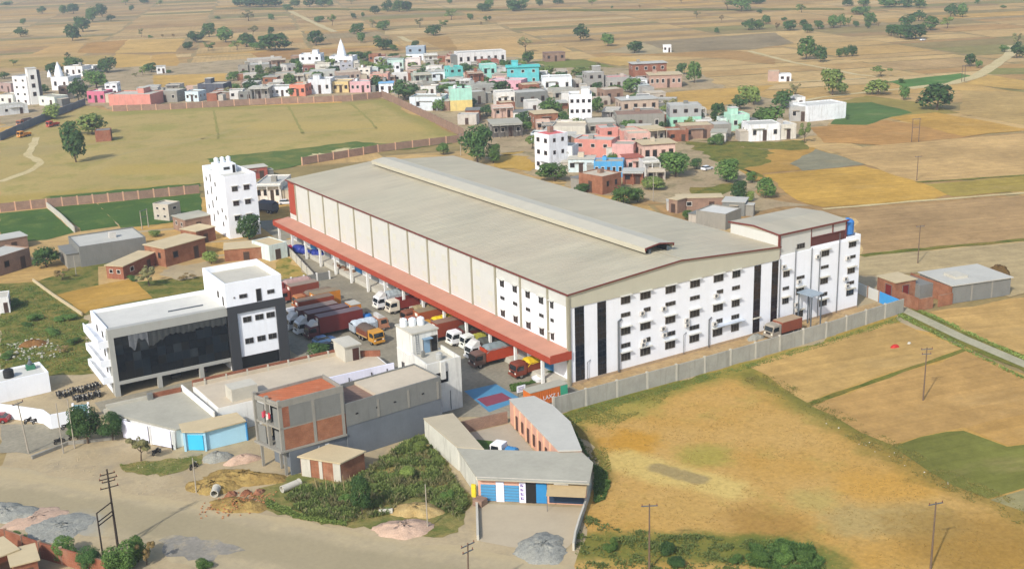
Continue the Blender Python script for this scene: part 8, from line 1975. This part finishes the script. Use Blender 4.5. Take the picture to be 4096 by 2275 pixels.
for i in range(9): bundle('shiny blue plastic bundle, %s along the yard from the red ones' % ordn(i), -2.6 + 0.25 * i + BR.uniform(-0.4, 0.4), 109.2 - i * 1.0, BR.uniform(0.8, 1.25), M_BB, 'blue bundles by the canopy end')
for i in range(3): bundle('shiny red plastic bundle, %s of three by the canopy end' % ordn(i), -3.6 + 0.7 * i, 111.6 - 0.5 * i, BR.uniform(0.7, 1.0), M_RB, 'red bundles by the canopy end')
for i in range(5): bundle('brown sack bundle, %s of the pile under the canopy' % ordn(i), -1.2 + BR.uniform(-0.8, 0.8), 91.0 - 2.1 * i, BR.uniform(0.7, 1.2), M_BRB, 'brown bundles under the canopy')
for i in range(2): bundle(('left', 'right')[i] + ' white sack beside the brown bundles', -1.9 + 0.9 * i, 88.6 - 6.0 * i, 0.7, M_WB, 'white sacks under the canopy')
# small guard cabin, planters, signs in the yard
pt = thing('planter', 'white curved planter bed before the canopy corner', 'planter', (0.1, 4.4, 0))
MB().lathe([(1.1, 0), (1.3, 0.6), (1.15, 0.62), (1.1, 0.45)], 16).build('rim', M_WHITE, pt)
pt2 = thing('planter', 'white oval planter bed beside the yellow-tarped truck', 'planter', (-2.9, 5.1, 0))
MB().lathe([(0.9, 0), (1.15, 0.6), (1.0, 0.62), (0.95, 0.45)], 16).build('rim', M_WHITE, pt2)
sb_ = thing('notice_board', 'small tilted white notice board beside the lettered container', 'sign', (-8.97, 0.98))
MB().box(-0.8, -0.05, 0.8, 0.8, 0.05, 1.9).build('panel', M_WHITE, sb_)
for s in (-0.6, 0.6): MB().box(s - 0.04, -0.04, 0, s + 0.04, 0.04, 0.8).build('leg', M_STEEL, sb_)
for k in range(3): MB().box(-0.55, -0.062, 1.05 + 0.25 * k, 0.5, -0.051, 1.13 + 0.25 * k).build('text_line', mat('sign_ink', '#6a4a8a'), sb_)
# kerb wall under the roadside trees, corner walls lower left
wall_run('roadside_kerb', 'low grey kerb wall under the roadside trees', [(-80.06, 23.94), (-74.43, 26.07), (-68.02, 23.75)], 0.5, 0.35, M_CONC)
wall_run('brick_wall', 'red brick yard wall in the bottom left corner', [(-89.86, -0.37), (-87.90, -1.45), (-84.97, -7.42), (-79.44, -16.86)], 2.2, 0.25, M_BRICK, 3.2, M_BRICK3)
H('tan slab roofed brick room in the bottom left corner', (-90.92, -9.87), (-87.78, -9.13), 2.8, 4.2, 'brick', 1, 1, 0, M_TAN, 0.3, group='corner rooms', side=False)
H('second tan slab roofed brick room in the bottom left corner', (-88.87, -12.49), (-86.14, -12.68), 2.6, 4.0, 'brick', 1, 1, 0, M_TAN, 0.3, group='corner rooms', side=False)
gp_ = thing('sheet_gate', 'blue-grey sheet gate leaf at the end of the white boundary wall', 'gate', (-71.2, 35.4, 0), R(-25))
MB().box(0, -0.05, 0.1, 2.0, 0.05, 2.5).build('leaf', mat('blue_grey_gate', '#6f96a2', 0.6, 0.15, 1.5), gp_)
for x in (-0.3, 2.05): MB().box(x, -0.15, 0, x + 0.3, 0.15, 2.8).build('post', M_WHITE, gp_)
# bamboo props on the lot
for i in range(5):
    p = (-49.95, -11.62)
    o = thing('bamboo_pole', ('leftmost', 'second', 'third', 'fourth', 'rightmost')[i] + ' thin bamboo prop before the brick hut', 'bamboo pole', (p[0] + 0.9 * i, p[1] - 1.0 * i * 0.9, 0), 0, 'bamboo props')
    MB().tube((0, 0, 0), (0.3 * (i % 2) - 0.2, 0.5, 2.2 + 0.2 * i), 0.04, 0.03, 6).build('cane', mat('bamboo', '#b09a6c', 0.8, 0.15, 2), o)
    MB().tube((-0.2, 0.2, 1.0), (0.3, 0.3, 1.0), 0.02, 0.02, 6).build('tie', M_BARK, o)
# worn pale patches on the green ground behind the warehouse
for p, rr in (((54.22, 228.86), 3.6), ((64.55, 231.96), 4.4), ((65.64, 225.38), 3.4), ((71.03, 228.91), 4.0), ((75.98, 228.71), 4.6), ((81.95, 227.03), 5.0), ((86.49, 225.81), 4.0), ((94.69, 224.83), 3.6), ((57.25, 224.78), 2.4), ((69.67, 221.73), 2.4)):
    rn = random.Random(int(p[0] * 10)); sheet('bare_patch', [(p[0] + rr * rn.uniform(0.35, 1.3) * math.cos(a), p[1] + rr * rn.uniform(0.3, 1.1) * math.sin(a)) for a in [0.45 * k for k in range(14)]], 0.155, G_PATH)

# ------------------------------------------------------------------ air
hz = MB().box(-4320, -4020, -1.1, 5220, 5520, 75.0)
vm = bpy.data.materials.new('haze_air'); vm.use_nodes = True
vn = vm.node_tree; vn.nodes.remove(vn.nodes["Principled BSDF"])
pv = vn.nodes.new("ShaderNodeVolumePrincipled")
pv.inputs["Color"].default_value = (0.84, 0.91, 0.97, 1.0)
pv.inputs["Density"].default_value = 0.00026
pv.inputs["Anisotropy"].default_value = 0.2
vn.links.new(pv.outputs[0], vn.nodes["Material Output"].inputs["Volume"])
ho = hz.build('haze', vm); ho["kind"] = "stuff"; ho["label"] = "thin pale haze over the plain"; ho["category"] = "haze"
